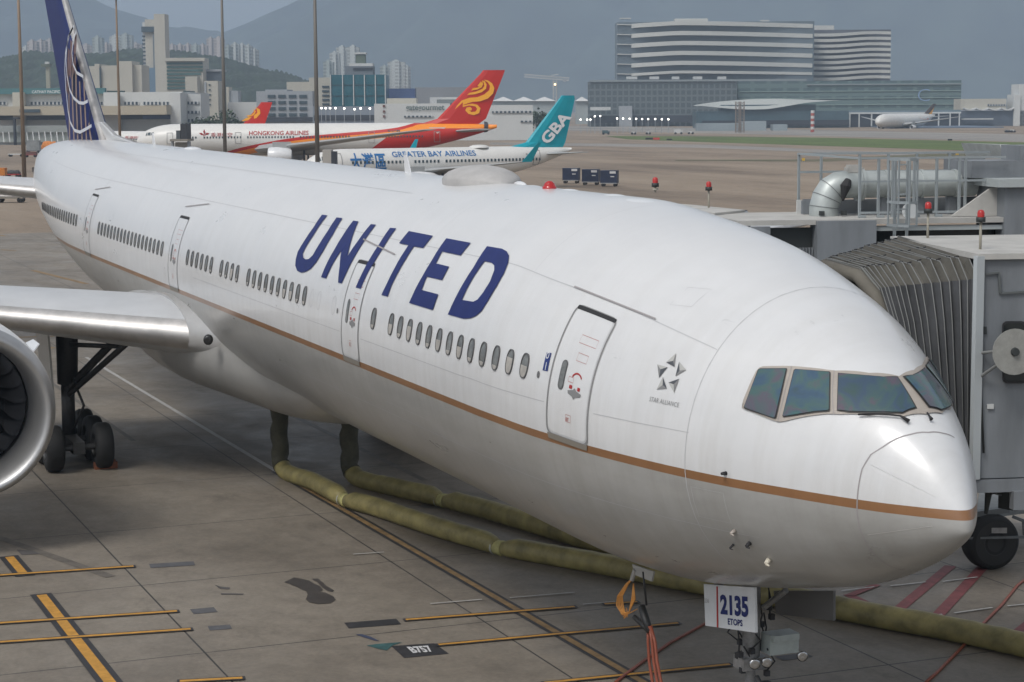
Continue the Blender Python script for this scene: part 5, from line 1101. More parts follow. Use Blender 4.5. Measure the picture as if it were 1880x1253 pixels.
def hk_fus(P, L, rad, cz, nose, ax):
    """white body, crimson rear and gold / crimson sweep, driven by distance from the nose and height"""
    mt = bpy.data.materials.new('sweep_livery'); mt.use_nodes = True; nt = mt.node_tree; b = nt.nodes['Principled BSDF']; K = nt.links.new
    tc = N(nt, 'ShaderNodeTexCoord'); dp = N(nt, 'ShaderNodeVectorMath', operation='DOT_PRODUCT'); K(tc.outputs['Object'], dp.inputs[0]); dp.inputs[1].default_value = tuple(-ax)
    ad = N(nt, 'ShaderNodeMath', operation='MULTIPLY_ADD'); K(dp.outputs['Value'], ad.inputs[0]); ad.inputs[1].default_value = 1/L; ad.inputs[2].default_value = .45   # 0 nose .. 1 tail
    sp = N(nt, 'ShaderNodeSeparateXYZ'); K(tc.outputs['Object'], sp.inputs[0]); zr = N(nt, 'ShaderNodeMath', operation='MULTIPLY_ADD'); K(sp.outputs['Z'], zr.inputs[0]); zr.inputs[1].default_value = 1/rad; zr.inputs[2].default_value = -cz/rad
    fc = N(nt, 'ShaderNodeFloatCurve'); c = fc.mapping.curves[0]; pts = [(0, 0), (.22, .03), (.253, .16), (.35, .395), (.47, .586), (.575, .677), (.71, .80), (.766, .93), (.79, 1.0), (1, 1)]
    c.points[0].location = pts[0]; c.points[1].location = pts[-1]
    for p in pts[1:-1]: c.points.new(*p)
    fc.mapping.update(); K(ad.outputs[0], fc.inputs['Value'])
    cur = N(nt, 'ShaderNodeMath', operation='MULTIPLY_ADD'); K(fc.outputs[0], cur.inputs[0]); cur.inputs[1].default_value = 2.2; cur.inputs[2].default_value = -1.1
    d = N(nt, 'ShaderNodeMath', operation='SUBTRACT'); K(zr.outputs[0], d.inputs[0]); K(cur.outputs[0], d.inputs[1])        # >0 above the sweep
    def lt(inp, v):
        n = N(nt, 'ShaderNodeMath', operation='LESS_THAN'); K(inp, n.inputs[0]); n.inputs[1].default_value = v; return n
    prev = None; cols = [(.66, .65, .62), (.50, .018, .010), (.85, .25, .02), (.60, .50, .40)]
    ths = [.0, -.16, -.36]; base = cols[0]; out = None
    rear = N(nt, 'ShaderNodeMath', operation='GREATER_THAN'); sl = N(nt, 'ShaderNodeMath', operation='MULTIPLY_ADD'); K(zr.outputs[0], sl.inputs[0]); sl.inputs[1].default_value = -.06; K(ad.outputs[0], sl.inputs[2]); K(sl.outputs[0], rear.inputs[0]); rear.inputs[1].default_value = .69
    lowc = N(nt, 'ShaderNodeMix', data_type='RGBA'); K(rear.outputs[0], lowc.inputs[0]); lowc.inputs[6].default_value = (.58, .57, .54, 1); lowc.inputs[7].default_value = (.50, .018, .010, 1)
    m0 = N(nt, 'ShaderNodeMix', data_type='RGBA'); K(lt(d.outputs[0], 0).outputs[0], m0.inputs[0]); m0.inputs[6].default_value = (.66, .65, .62, 1); m0.inputs[7].default_value = (.50, .018, .010, 1)
    m1 = N(nt, 'ShaderNodeMix', data_type='RGBA'); K(lt(d.outputs[0], -.19).outputs[0], m1.inputs[0]); K(m0.outputs[2], m1.inputs[6]); m1.inputs[7].default_value = (.85, .27, .02, 1)
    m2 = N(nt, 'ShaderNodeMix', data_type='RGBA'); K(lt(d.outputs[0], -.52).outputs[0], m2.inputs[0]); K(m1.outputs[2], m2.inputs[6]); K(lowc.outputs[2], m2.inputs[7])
    K(m2.outputs[2], b.inputs['Base Color']); b.inputs['Roughness'].default_value = .35; return mt
def strip2(mb, pts, mt=0):
    mb.add(pts, [tuple(range(len(pts)))], mt)
def phoenix(r, P, tf, L, zb, fh, side, x0, y0, k, D_):
    """gold ribbons on the fin, traced on the plane of the fin"""
    shapes = [
      [(325,350),(300,385),(318,392),(328,375),(326,360)],
      [(345,340),(375,345),(405,365),(422,400),(412,440),(375,475),(320,495),(260,500),(200,520),(160,545),(135,558),(150,530),(185,490),(240,470),(300,465),(350,445),(385,415),(390,385),(375,360)],
      [(330,345),(352,350),(366,375),(362,405),(330,430),(280,445),(225,450),(240,435),(290,425),(335,405),(350,385),(345,362)],
      [(335,352),(340,375),(330,395),(300,410),(255,418),(268,400),(305,395),(322,380),(328,360)],
      [(130,560),(190,525),(260,512),(300,520),(322,545),(312,580),(275,595),(235,585),(212,560),(222,540),(248,535),(262,550),(255,562),(240,558),(255,572),(285,570),(298,550),(285,532),(240,525),(180,540)]]
    nrm = Vector((P(0, 1, 0)-P(0, 0, 0))); 
    for S in shapes:
        mb = MB(); V = []
        for x, y in S:
            px, py = x0+x/k, y0+y/k; D = Vector(ray(px, py)); o = P(0, side*.42, 0); t = (o-Vector(CAMP)).dot(nrm)/D.dot(nrm); V.append(Vector(CAMP)+D*t)
        vs, fs = tess([[(v.dot(HR), v.z) for v in V]], 3); o = V[0]; X = (P(-1, 0, 0)-P(0, 0, 0)); kx = 1/X.dot(HR)
        mb.add([o+X*((q[0]-o.dot(HR))*kx)+UP*(q[1]-o.z) for q in vs], fs); mb.build('ribbon_mark', HKY, tf)
FS = [(.775, 0, .145), (.835, .12, .115), (.925, .86, .062), (.94, 1, .048)]
# big red-tailed jet
n_, t_ = A(249, 200, 352), A(912, 200, 352)
colors = dict(fus=hk_fus, fin=HKR, fin_shape=[(.785, 0, .165), (.835, .10, .135), (.955, .93, .065), (.963, 1, .06)], rows=[(.155, .175), (.195, .30), (.315, .44), (.46, .60), (.62, .80)], doors=(.10, .288, .655, .835),
   text=[('HONGKONG AIRLINES', .318, .482, .28, .55, HKRD, .02), ('香港航空', .213, .272, .20, .46, HKRD, .0), ('B-LHM', .70, .733, .45, .58, LBL, .01)])
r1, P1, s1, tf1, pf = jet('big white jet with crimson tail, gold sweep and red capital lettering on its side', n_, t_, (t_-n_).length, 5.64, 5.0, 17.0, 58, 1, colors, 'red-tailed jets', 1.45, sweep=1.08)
phoenix(r1, P1, tf1, 0, 0, 0, 1, 800, 60, 3.917, 352)
mb = MB(); c = s1(.196*63.7, 5.0+2.82*.33, .06)   # bauhinia flower mark
for k in range(5):
    a = R(90+72*k); ax1 = (P1(0, 0, 0)-P1(1, 0, 0)); q = [c, c+(ax1*math.cos(a-.35)+UP*math.sin(a-.35))*.55, c+(ax1*math.cos(a)+UP*math.sin(a))*1.0, c+(ax1*math.cos(a+.35)+UP*math.sin(a+.35))*.55]; mb.add(q, [(0, 1, 2, 3)])
mb.build('flower_mark', HKRD, r1)
mb = MB(); Lx = (t_-n_).length; mb.lathe([(0, 1.0), (.6, .85), (.8, .3)], P1(Lx*.965, 0, 7.0), -(P1(0, 0, 0)-P1(1, 0, 0)), 16); mb.build('tail_cone', mat('exhaust_dark', (.06, .06, .07), .5), r1)
for z0, z1 in ((.05, .5),):
    mb = MB(); q = [s1(Lx*.836, 5.9, .06), s1(Lx*.812, 7.0, .06), s1(Lx*.86, 7.0, .06)]; mb.add(q, [(0, 1, 2)]); 
    mb.build('tail_mark', mat('pale_outline', (.55, .45, .4), .5), r1)
# second one, nose behind the first lamp masts
n_, t_ = A(178, 200, 420), A(492, 200, 385)
colors = dict(colors); colors['rows'] = [(.17, .42), (.45, .75)]; colors['doors'] = (.12, .8); colors['text'] = [('香港航空', .215, .32, .2, .5, HKRD, .0)]
r2, P2, s2, tf2, _ = jet('smaller red-tailed jet whose nose shows between the first masts and fin pokes up behind', n_, t_, (t_-n_).length, 3.95, 4.0, 11.7, 34, 1, colors, 'red-tailed jets', 1.1)
def mini(P, tf, side, D0):
    nrm = Vector((P(0, 1, 0)-P(0, 0, 0)))
    S = [(452, 216), (446, 221), (441, 224), (452, 218), (466, 214), (474, 207), (473, 201), (466, 197), (478, 202), (478, 209), (470, 217), (458, 221)]
    for S in ([(443, 223), (452, 217), (464, 214), (472, 208), (472, 202), (467, 197), (477, 201), (478, 209), (471, 217), (458, 221)], [(452, 213), (462, 211), (467, 206), (464, 200), (470, 205), (466, 212), (456, 215)]):
        V = []
        for px, py in S: D = Vector(ray(px, py)); o = P(0, side*.3, 0); t = (o-Vector(CAMP)).dot(nrm)/D.dot(nrm); V.append(Vector(CAMP)+D*t)
        vs, fs = tess([[(v.dot(HR), v.z) for v in V]], 2); o = V[0]; X = (P(-1, 0, 0)-P(0, 0, 0)); kx = 1/X.dot(HR); mb = MB(); mb.add([o+X*((q[0]-o.dot(HR))*kx)+UP*(q[1]-o.z) for q in vs], fs); mb.build('ribbon_mark', HKY, tf)
mini(P2, tf2, 1, 385)
# turquoise-tailed jet
n_, t_ = A(556, 200, 241), A(1048, 200, 259)
colors = dict(fus=plain, fin=GBT, fin_shape=[(.74, 0, .228), (.82, .10, .158), (.952, .93, .064), (.962, 1, .052)], rows=[(.15, .345), (.375, .46), (.49, .86)], doors=(.10, .845),
   text=[('GREATER BAY AIRLINES', .295, .605, .46, .80, GBB, .015), ('大灣區', .14, .27, -.35, .75, GBB, .02), ('B-KJB', .80, .835, .4, .55, LBL, .0)])
r3, P3, s3, tf3, _ = jet('white jet with turquoise tail and large blue characters behind its front door', n_, t_, (t_-n_).length, 3.95, 3.45, 11.9, 34, 1, colors, 'other parked jets', 1.05, sweep=.5, winglet=GBT)
Lx = (t_-n_).length
vs, fs = text_mesh('GBA', .035); mb = MB(); nrm = Vector((P3(0, 1, 0)-P3(0, 0, 0)))
def onp(px, py): D = Vector(ray(px, py)); o = P3(0, .4, 0); return Vector(CAMP)+D*((o-Vector(CAMP)).dot(nrm)/D.dot(nrm))
O_, X_, Y_ = onp(1006.5, 267), onp(1050, 216), onp(990, 254); mb.add([O_+(X_-O_)*u+(Y_-O_)*v for u, v in vs], fs); mb.build('fin_lettering', mat('far_lettering_white', (.78, .78, .78), .5), tf3)
mb = MB(); mb.lathe([(0, 0), (.1, .5), (.25, .95), (.3, 1.0)], P3(Lx*.705, 0, 5.75), (0, 0, -1), 16); 
mb = MB(); c = P3(Lx*.64, 0, 5.42); vs = []; mb.lathe([(-.1, 1.3), (.1, 1.2), (.22, .8), (.28, .1)], c, UP, 18); mb.build('antenna_dome', FW, r3, smooth=True)
# freighter far right
n_, t_ = A(1611, 200, 900), A(1716, 200, 950)
def fr_fus(P, L, rad, cz, nose, ax):
    return FW
colors = dict(fus=fr_fus, fin=mat('brown_livery', (.06, .03, .018), .5), fin_shape=[(.80, 0, .14), (.965, 1, .06)], rows=[], doors=(), text=[])
nL = (t_-n_).length; r4, P4, s4, tf4, _ = jet('distant white freighter with brown and gold tail at the cargo shed', n_, t_, nL, 6.2*nL/62, 3.6, 11.2, nL*.8, 1, colors, 'other parked jets', .9, detail=False)
mb = MB(); q = [P4(nL*.87, .6, 6.4), P4(nL*.93, .6, 6.4), P4(nL*.965, .6, 9.6), P4(nL*.94, .6, 8.6)]; mb.add(q, [(0, 1, 2, 3)]); mb.build('fin_badge', HKY, tf4)
mb = MB(); mb.add([s4(nL*a, z, .1) for a, z in ((.62, 4.8), (.80, 4.4), (.80, 3.9), (.70, 4.0))], [(0, 1, 2, 3)]); mb.build('gold_stripe', HKO, r4)
# ================================================================== LAMP MASTS
def mast(px, D, ztop, r0, label, mt):
    p = A(px, 200, D); p = Vector((p.x, p.y, 0)); r = empty('lamp_mast', p, label, 'lamp mast', 'tall lamp masts behind the airliner')
    mb = MB(); mb.path([p, p+UP*ztop*.5, p+UP*ztop], [r0, r0*.8, r0*.5], 14); mb.build('mast', mt, r, smooth=True)
    mb = MB(); mb.lathe([(0, r0*1.5), (.12, r0*1.5), (.14, r0)], p, UP, 16); mb.build('base_plate', GREYW, r)
    mb = MB(); mb.tube(p+UP*(ztop-.3), p+UP*(ztop-.1), .85, n=16); hd = mb.build('head_ring', mat('mast_head_dark', (.05, .05, .06), .6), r)
    for k in range(6): a = k*math.pi/3; mb = MB(); mb.box(p+Vector((math.cos(a)*.8, math.sin(a)*.8, ztop-.45)), (.35, .5, .3), a); mb.build('floodlight', mat('mast_head_dark', (.05, .05, .06)), hd)
MG = mat('mast_grey_brown', (.15, .14, .125), .6, .3, var=.2, scale=.6, streak=(1, 1, .2)); MR = mat('mast_rusty', (.21, .15, .10), .7, var=.45, scale=.7, streak=(1, 1, .12))
mast(40.5, 290, 31, .33, 'rusty brown lamp mast at the far left edge', MR); mast(218.7, 300, 27.6, .24, 'thin brown lamp mast just right of the tail fin with its lamp head in view', MR)
mast(411.5, 262, 30, .27, 'grey lamp mast in front of the red and gold striped jet', MG); mast(581.3, 214, 28, .27, 'grey lamp mast standing beside the nose of the turquoise-tailed jet', MG)
# ================================================================== SMALL AIRFIELD THINGS
NAVY = mat('container_navy', (.012, .02, .05), .5, var=.2, scale=1.5); ALU = mat('dolly_alu', (.3, .3, .3), .5, .5)
def dolly(px, py, label, k):
    p = G(px, py); p = Vector((p.x, p.y, 0)); X = HR*.97-HD*.22; X.normalize(); Y = Vector((-X.y, X.x, 0)); r = empty('container_dolly', p, label, 'container dolly', 'train of baggage containers behind the nose')
    mb = MB(); mb.box(p+UP*.42, (2.1, 1.5, .12), X=X, Y=Y, Z=UP); mb.bar(p+X*1.0+UP*.42, p+X*1.45+UP*.36, .06); mb.build('deck', ALU, r)
    mb = MB(); a = [(-1.12, .48), (1.12, .48), (1.12, 2.1), (-1.12, 2.1)]; mb.slab([p+X*x-Y*.7+UP*z for x, z in a], Y*1.4); ct = mb.build('container', NAVY, r)
    mb = MB(); mb.box(p+X*.55-Y*.72+UP*1.85, (.8, .03, .3), X=X, Y=Y, Z=UP); mb.build('label_plate', mat('plate_white', (.5, .5, .5), .6), ct)
    mb = MB(); mb.box(p+X*.5-Y*.72+UP*1.3, (.5, .03, .12), X=X, Y=Y, Z=UP); mb.build('label_plate', mat('plate_white', (.5, .5, .5), .6), ct)
    for sx in (-.8, .8):
        for sy in (-.55, .55): mb = MB(); mb.lathe([(-.07, .05), (-.07, .2), (.07, .2), (.07, .05)], p+X*sx+Y*sy+UP*.2, Y, 12); mb.build('tyre', RUBBER, r)
dolly(1049, 337, 'navy baggage container on its dolly, left end of the train of three', 0); dolly(1085, 340, 'navy baggage container on its dolly, middle of the train of three', 1); dolly(1119, 342.5, 'navy baggage container on its dolly, right end of the train of three', 2)
def field_sign(px, py, wpx, hpx, mt, label):
    p = G(px, py); p = Vector((p.x, p.y, 0)); D = (p-Vector(CAMP)).dot(Vector(CD)); k = D/F; r = empty('field_sign', p, label, 'sign', 'low signs beside the runway')
    mb = MB(); mb.box(p+UP*(hpx*k*.5+.25), (wpx*k, .25, hpx*k), X=HR, Y=HD, Z=UP); mb.build('sign_box', mt, r)
    for e in (-.35, .35): mb = MB(); mb.tube(p+HR*wpx*k*e, p+HR*wpx*k*e+UP*.3, .06, n=8); mb.build('leg', GREYW, r)
BS = mat('sign_black', (.02, .02, .02), .5)
field_sign(1198, 258, 26, 3.5, BS, 'low black sign with red face on the grass strip'); 
mb = None; field_sign(1205, 258.5, 12, 4, mat('sign_red', (.45, .05, .04), .5), 'red panel sign on the grass strip left of a small black one'); field_sign(1229, 259, 10, 2.5, BS, 'small black sign just right of the red sign on the grass')
field_sign(1744, 260, 8, 3, BS, 'small black sign behind the grass strip above the boarding bridge'); field_sign(1747, 285.5, 16, 3.5, BS, 'black sign left of the yellow marker at the right'); field_sign(1757, 287, 5, 5, mat('sign_yellow', (.55, .35, .03), .5), 'yellow marker box right of a black sign'); field_sign(1828, 285.5, 18, 3.5, BS, 'black sign near the right edge above the bridge railing'); field_sign(1475, 298, 5, 5, mat('sign_yellow', (.55, .35, .03)), 'yellow marker box behind the bent duct')
# ramp lamps along the far buildings
LW = mat('white_lamp', (1, .98, .9), emit=(1, .97, .88), es=4)
k = 0
for x, y in [(1133, 218), (1144, 218), (1156, 218.5), (1168, 218.5), (1179, 219), (1190, 219), (1203, 219), (1215, 219.5), (1227, 219.5), (1092, 214), (1102, 213.5), (1066, 220), (1078, 220), (1084, 220), (590, 199), (598, 199), (606, 199), (616, 199), (632, 199.5), (651, 201), (662, 199.5), (679, 199.5)]:
    D = 800 if x > 1000 else 690; p = A(x, y, D); r = empty('ramp_lamp', (p.x, p.y, 0), 'small white ramp lamp on a thin pole in front of the far buildings', 'lamp', 'ramp lamps in front of the far buildings'); mb = MB(); mb.tube((p.x, p.y, 0), p, .12, n=6); mb.build('pole', GREYW, r); mb = MB(); mb.lathe([(-.3, .1), (-.2, .32), (.2, .32), (.3, .1)], p, UP, 10); mb.build('lamp_head', LW, r); k += 1
# red and white mast, lattice pair
p = A(1492, 200, 800); r = empty('striped_mast', (p.x, p.y, 0), 'red and white striped mast beside the curved-roof hall', 'mast'); zt = A(1492, 203, 800).z
for i in range(8): mb = MB(); mb.tube((p.x, p.y, zt*i/8), (p.x, p.y, zt*(i+1)/8), .75, n=10); mb.build('mast_band', (mat('mast_red', (.35, .08, .06), .6) if i % 2 == 0 else PWHITE), r)
for x, s_ in ((1354, 'left'), (1363, 'right')):
    p = A(x, 200, 800); mb = MB(); zt = A(x, 187, 800).z; lattice(mb, (p.x, p.y, 0), (p.x, p.y, zt), .7, 10); tag(mb.build('lattice_mast', mat('lattice_tan', (.22, .18, .15), .7)), 'brown lattice mast in front of the curved-roof hall, %s one of the pair' % s_, 'mast', 'pair of lattice masts')
# vehicles and clutter by the far buildings
VH = [(1245, 233, 16, 7, PWHITE), (1268, 236, 10, 3, PWHITE), (1112, 236, 14, 6, mat('truck_dark', (.05, .09, .1), .5)), (1190, 237, 8, 3, PWHITE), (1163, 236, 8, 3, PWHITE), (1860, 236, 8, 3, PWHITE), (1850, 236, 6, 3, GREYW), (980, 233, 12, 4, PWHITE)]
wv = ['large white box truck left of the pale sheds', 'flat white vehicle just right of the large white box truck', 'dark green truck right of the turquoise tail', 'small white van in the row of ramp lamps, right one', 'small white van in the row of ramp lamps, left one', 'small white car at the far right terminal', 'small grey car left of the white one at the far right', 'white van between the kitchen building and the turquoise tail']
for (x, y, wp, hp, mt), s_ in zip(VH, wv):
    D = 760; p = A(x, 200, D); p.z = 0; k = D/F; r = empty('service_vehicle', p, s_, 'vehicle', 'vehicles along the far buildings'); L_ = wp*k; H_ = hp*k
    mb = MB(); mb.box(p+UP*(.4+H_*.5)-HR*L_*.08, (L_*.74, 2.1, H_), X=HR, Y=HD, Z=UP); mb.build('body', mt, r); mb = MB(); mb.box(p+UP*(.4+H_*.35)+HR*L_*.4, (L_*.2, 2.0, H_*.7), X=HR, Y=HD, Z=UP); mb.build('cab', mt, r)
    for e in (-.3, .36): mb = MB(); mb.lathe([(-1.1, .1), (-1.1, .42), (1.1, .42), (1.1, .1)], p+HR*L_*e+UP*.42, HD, 12); mb.build('wheel_pair', RUBBER, r)
# ---- left edge ramp equipment
def P2D(px, py): p = G(px, py); return Vector((p.x, p.y, 0)), ((Vector((p.x, p.y, 0))-Vector(CAMP)).dot(Vector(CD)))/F
ORG = mat('orange_tarp', (.55, .19, .03), .7, var=.2, scale=1.5); DBL = mat('cart_blue', (.02, .06, .17), .5, var=.2, scale=1)
def cart(px, py, wp, hp, deck, load, label, name='baggage_cart', cat='cart', grp='ramp equipment at the left edge', loadshape='tarp'):
    p, k = P2D(px, py); r = empty(name, p, label, cat, grp); L_ = wp*k; H_ = hp*k
    mb = MB(); mb.box(p+UP*.55, (L_, 1.6, .18), X=HR, Y=HD, Z=UP); mb.build('deck', deck, r)
    for e in (-.38, .38): mb = MB(); mb.lathe([(-.8, .06), (-.8, .3), (.8, .3), (.8, .06)], p+HR*L_*e+UP*.3, HD, 12); mb.build('wheel_pair', RUBBER, r)
    if load is not None:
        mb = MB(); n = 8; rnd = random.Random(int(px)); vs = []
        if loadshape == 'tarp':
            for i in range(n+1):
                for j in range(5):
                    h = H_*(.55+.45*rnd.random())*(1 if 0 < j < 4 else .45); vs.append(p+HR*L_*(i/n-.5)*.95+HD*1.5*(j/4-.5)+UP*(.64+h*(1 if 0 < i < n else .5)))
            mb.add(vs, [(i*5+j, (i+1)*5+j, (i+1)*5+j+1, i*5+j+1) for i in range(n) for j in range(4)]); mb.f = [f[::-1] for f in mb.f]; mb.box(p+UP*(.64+H_*.2), (L_*.93, 1.4, H_*.4), X=HR, Y=HD, Z=UP)
        else:
            mb.box(p+UP*(.66+H_/2), (L_*.92, 1.5, H_), X=HR, Y=HD, Z=UP); mb.box(p+UP*(.66+H_+.06), (L_*.96, 1.6, .1), X=HR, Y=HD, Z=UP)
        mb.build('load', load, r)
    return r
cart(103, 284, 40, 10, DBL, DBL, 'blue cart piled with dark goods left of the tail fin'); cart(91, 278, 30, 14, mat('cart_grey', (.15, .15, .16), .6), ORG, 'cart under a bright orange cover left of the tail fin')
cart(118, 278, 28, 9, mat('cart_grey', (.15, .15, .16)), mat('dark_green_load', (.05, .07, .06), .7), 'dark loaded cart touching the tail fin on its left', loadshape='box'); cart(62, 281, 26, 17, mat('cart_grey', (.15, .15, .16)), mat('loader_grey', (.22, .23, .23), .6, var=.2, scale=1), 'grey boxy loader right of the rusty mast', 'cargo_loader', 'loader', loadshape='box')
cart(57, 289, 22, 3.5, mat('red_dolly', (.22, .05, .05), .6), mat('red_load', (.16, .07, .06), .7), 'low red dolly right of the rusty mast', loadshape='box'); cart(30, 288, 28, 2, PWHITE, None, 'empty white pallet dolly left of the rusty mast')
cart(4, 329, 16, 11, ORG, ORG, 'orange box cart cut by the left edge', loadshape='box'); cart(24, 327, 26, 7, RED, mat('dark_goods', (.05, .05, .05), .7), 'red-edged trailer with dark goods beside the orange cart', loadshape='tarp')
cart(20, 372, 50, 4, mat('long_trailer', (.2, .18, .15), .6), mat('pale_goods', (.45, .42, .38), .7, var=.4, scale=3), 'long low trailer of pale goods under the starboard stabiliser', loadshape='tarp')
p, k = P2D(63, 334); mb = MB(); mb.tube(p, p+UP*24*k, .09, n=8); mb.box(p+UP*22*k, (.5, .2, .7), X=HR, Y=HD, Z=UP); tag(mb.build('post', mat('post_brown', (.07, .06, .05), .7)), 'thin dark signal post between the rusty mast and the fuselage', 'post')
# glazed walkway far left
b = Bld('pale glazed walkway with slanted ribs behind the carts at far left', 'walkway', 0, 600, 'glazed_walkway')
b.blk('glass_wall', -20, 130, 244, mat('walkway_glass', (.34, .37, .35), .4, var=.1, scale=.5), 6, 2, yb=262); b.blk('roof', -20, 178, 232, mat('walkway_roof', (.27, .29, .28), .7), 8, 1, yb=244); b.blk('base', -20, 120, 262, mat('walkway_base', (.25, .26, .26), .7, var=.15, scale=.3), 6, 2.5)
for i in range(11): 
    mb = MB(); x = 2+i*11; mb.bar(b.f.P(b.X(x), 1, b.Z(243, x)), b.f.P(b.X(x+4), -.6, b.Z(262, x)), .25); mb.build('rib', PWHITE, b.r)
b.blk('sign_frame', 26, 29, 216, SHD, 2, -2); b.blk('sign_frame', 26, 38, 216, SHD, 2, -2, yb=219)
# bridge stair at the nose of the red-tailed jet
p = A(340, 200, 345); b = Bld('dark boarding bridge head against the nose of the red-tailed jet', 'boarding bridge', 322, 345, 'far_boarding_bridge')
b.blk('canopy', 341, 352, 228, mat('far_canopy', (.035, .035, .04), .8), 5, -6, yb=256); b.blk('platform', 323, 357, 256, mat('far_platform', (.22, .2, .17), .8), 6, -7, yb=260); b.blk('leg', 323, 327, 260, GREYW, 1, -6); b.blk('leg', 353, 358, 260, GREYW, 1, -6); b.blk('panel', 329, 352, 262, mat('far_panel', (.36, .33, .28), .8), 2, -5); b.blk('rail', 333, 340, 240, mat('far_rail', (.07, .08, .09), .7), 1, -6, yb=256)
b = Bld('grey boarding bridge head at the front door of the turquoise-tailed jet', 'boarding bridge', 594, 236, 'far_boarding_bridge')
b.blk('canopy', 595, 611, 276, mat('far_canopy_pale', (.36, .34, .31), .8), 2.5, -3, yb=306); b.blk('dark_mouth', 611, 620, 279, SHD, 2, -3, yb=306)
# ================================================================== BOARDING BRIDGES
BG = mat('bridge_grey', (.185, .20, .215), .6, var=.22, scale=1.3, streak=(1, 1, .25)); BGD = mat('bridge_dark', (.03, .035, .035), .6); BROOF = mat('bridge_roof_pale', (.42, .41, .385), .75, var=.14, scale=1.5); BRL = mat('bridge_rail', (.30, .33, .34), .5, .2)
GALV = mat('galvanised_duct', (.40, .43, .42), .45, .35, var=.16, scale=1.6); BEL = mat('bellows_fabric', (.085, .08, .068), .85, var=.35, scale=1.2, bump=.3); BELS = mat('bellows_side', (.06, .062, .066), .8, var=.4, scale=1.0, bump=.3); FOLD = mat('fold_edge', (.17, .175, .17), .8); REDL = mat('beacon_red_glass', (.42, .015, .012), .3, coat=.4); BPAD = mat('bumper_pad', (.12, .11, .09), .8, var=.15, scale=2)
nb = empty('boarding_bridge', (-5, 6.5, 0), 'nearest grey boarding bridge with folded bellows pressed against the nose', 'boarding bridge')
# cab box
zr, zf = 7.98, 4.45
c1, c2, c3, c4 = G(1798, 470, zr), G(1641, 438, zr), G(1748, 435, zr), G(1876, 460, zr)
e_f = (c1-c2).normalized()                       # along the bellows mouth (towards the camera)
e_o = Vector((e_f.y, -e_f.x, 0));
if e_o.y < 0: e_o = -e_o                          # outwards from the aircraft
def cab(u, v, z): return Vector((c1.x, c1.y, 0))-e_f*u+e_o*v+UP*z
Wd = (c1-c2).length; Dp = 3.4
mb = MB(); mb.slab([cab(0, 0, zf), cab(0, Dp, zf), cab(0, Dp, zr-.06), cab(0, 0, zr-.06)], -e_f*.08); side = mb.build('side_wall', BG, nb)
mb = MB(); mb.slab([cab(Wd, 0, zf), cab(Wd, Dp, zf), cab(Wd, Dp, zr-.06), cab(Wd, 0, zr-.06)], e_f*.08); mb.build('side_wall', BG, nb)
mb = MB(); mb.slab([cab(.08, Dp, zf), cab(Wd-.08, Dp, zf), cab(Wd-.08, Dp, zr-.06), cab(.08, Dp, zr-.06)], -e_o*.08); mb.build('rear_wall', BG, nb)
mb = MB(); mb.slab([cab(-.08, -.05, zr-.055), cab(-.08, Dp*.62, zr-.055), cab(Wd*.5, Dp, zr-.055), cab(Wd, Dp, zr-.055), cab(Wd+.05, -.05, zr-.055)], UP*.09); mb.build('roof', BROOF, nb)
mb = MB(); mb.slab([cab(-.06, -.1, zf-.22), cab(-.06, Dp, zf-.22), cab(Wd, Dp, zf-.22), cab(Wd, -.1, zf-.22)], UP*.2); mb.build('floor_beam', BG, nb)
mb = MB(); mb.bar(cab(-.05, -.02, zf), cab(-.05, -.02, zr), .1, .14); mb.build('corner_post', mat('post_pale', (.42, .45, .46), .5), nb)
def sp_(px, py, off=-.03):     # point on the side wall facing the camera
    D = Vector(ray(px, py)); o = cab(off, 0, 0); n_ = e_f; return Vector(CAMP)+D*((o-Vector(CAMP)).dot(n_)/D.dot(n_))
def rr_px(x0, x1, y0, y1, r, off):
    out = []
    for cx, cy, a0 in ((x1-r, y0+r, -90), (x1-r, y1-r, 0), (x0+r, y1-r, 90), (x0+r, y0+r, 180)):
        for i in range(5): a = R(a0+22.5*i); out.append(sp_(cx+r*math.cos(a), cy+r*math.sin(a), off))
    return out
mb = MB(); mb.slab(rr_px(1840, 1884, 590, 704, 9, -.02), e_f*.03); sw = mb.build('side_window', DARK, nb); mb = MB(); mb.slab(rr_px(1843, 1881, 594, 700, 8, -.052), e_f*.008); mb.build('pane', mat('bridge_glass', (.02, .024, .025), .12), sw)
mb = MB(); o = sp_(1862, 646, -.5); mb.lathe([(0, 0), (0, .11), (.015, .36), (.03, .36), (.03, 0)], o, e_f, 28); mir = mb.build('round_mirror', mat('mirror_disc', (.27, .27, .25), .55, var=.15, scale=6), nb, smooth=False); mb = MB(); mb.lathe([(0, .07), (.05, .06), (.05, 0)], o+e_f*.03, e_f, 14); mb.build('hub', BGD, mir)
for a, b_ in (((1797, 649), (1862, 641)), ((1797, 694), (1860, 650))): mb = MB(); mb.tube(sp_(a[0], a[1], -.03), sp_(b_[0], b_[1], -.5)+e_f*.0, .025, n=8); mb.build('mirror_arm', FOLD, mir)
mb = MB(); mb.bar(sp_(1800, 504), sp_(1834, 501), .03); mb.bar(sp_(1834, 501), sp_(1836, 539), .03); mb.bar(sp_(1836, 539), sp_(1900, 535), .03); mb.build('conduit', mat('conduit_grey', (.10, .11, .11), .6), nb)
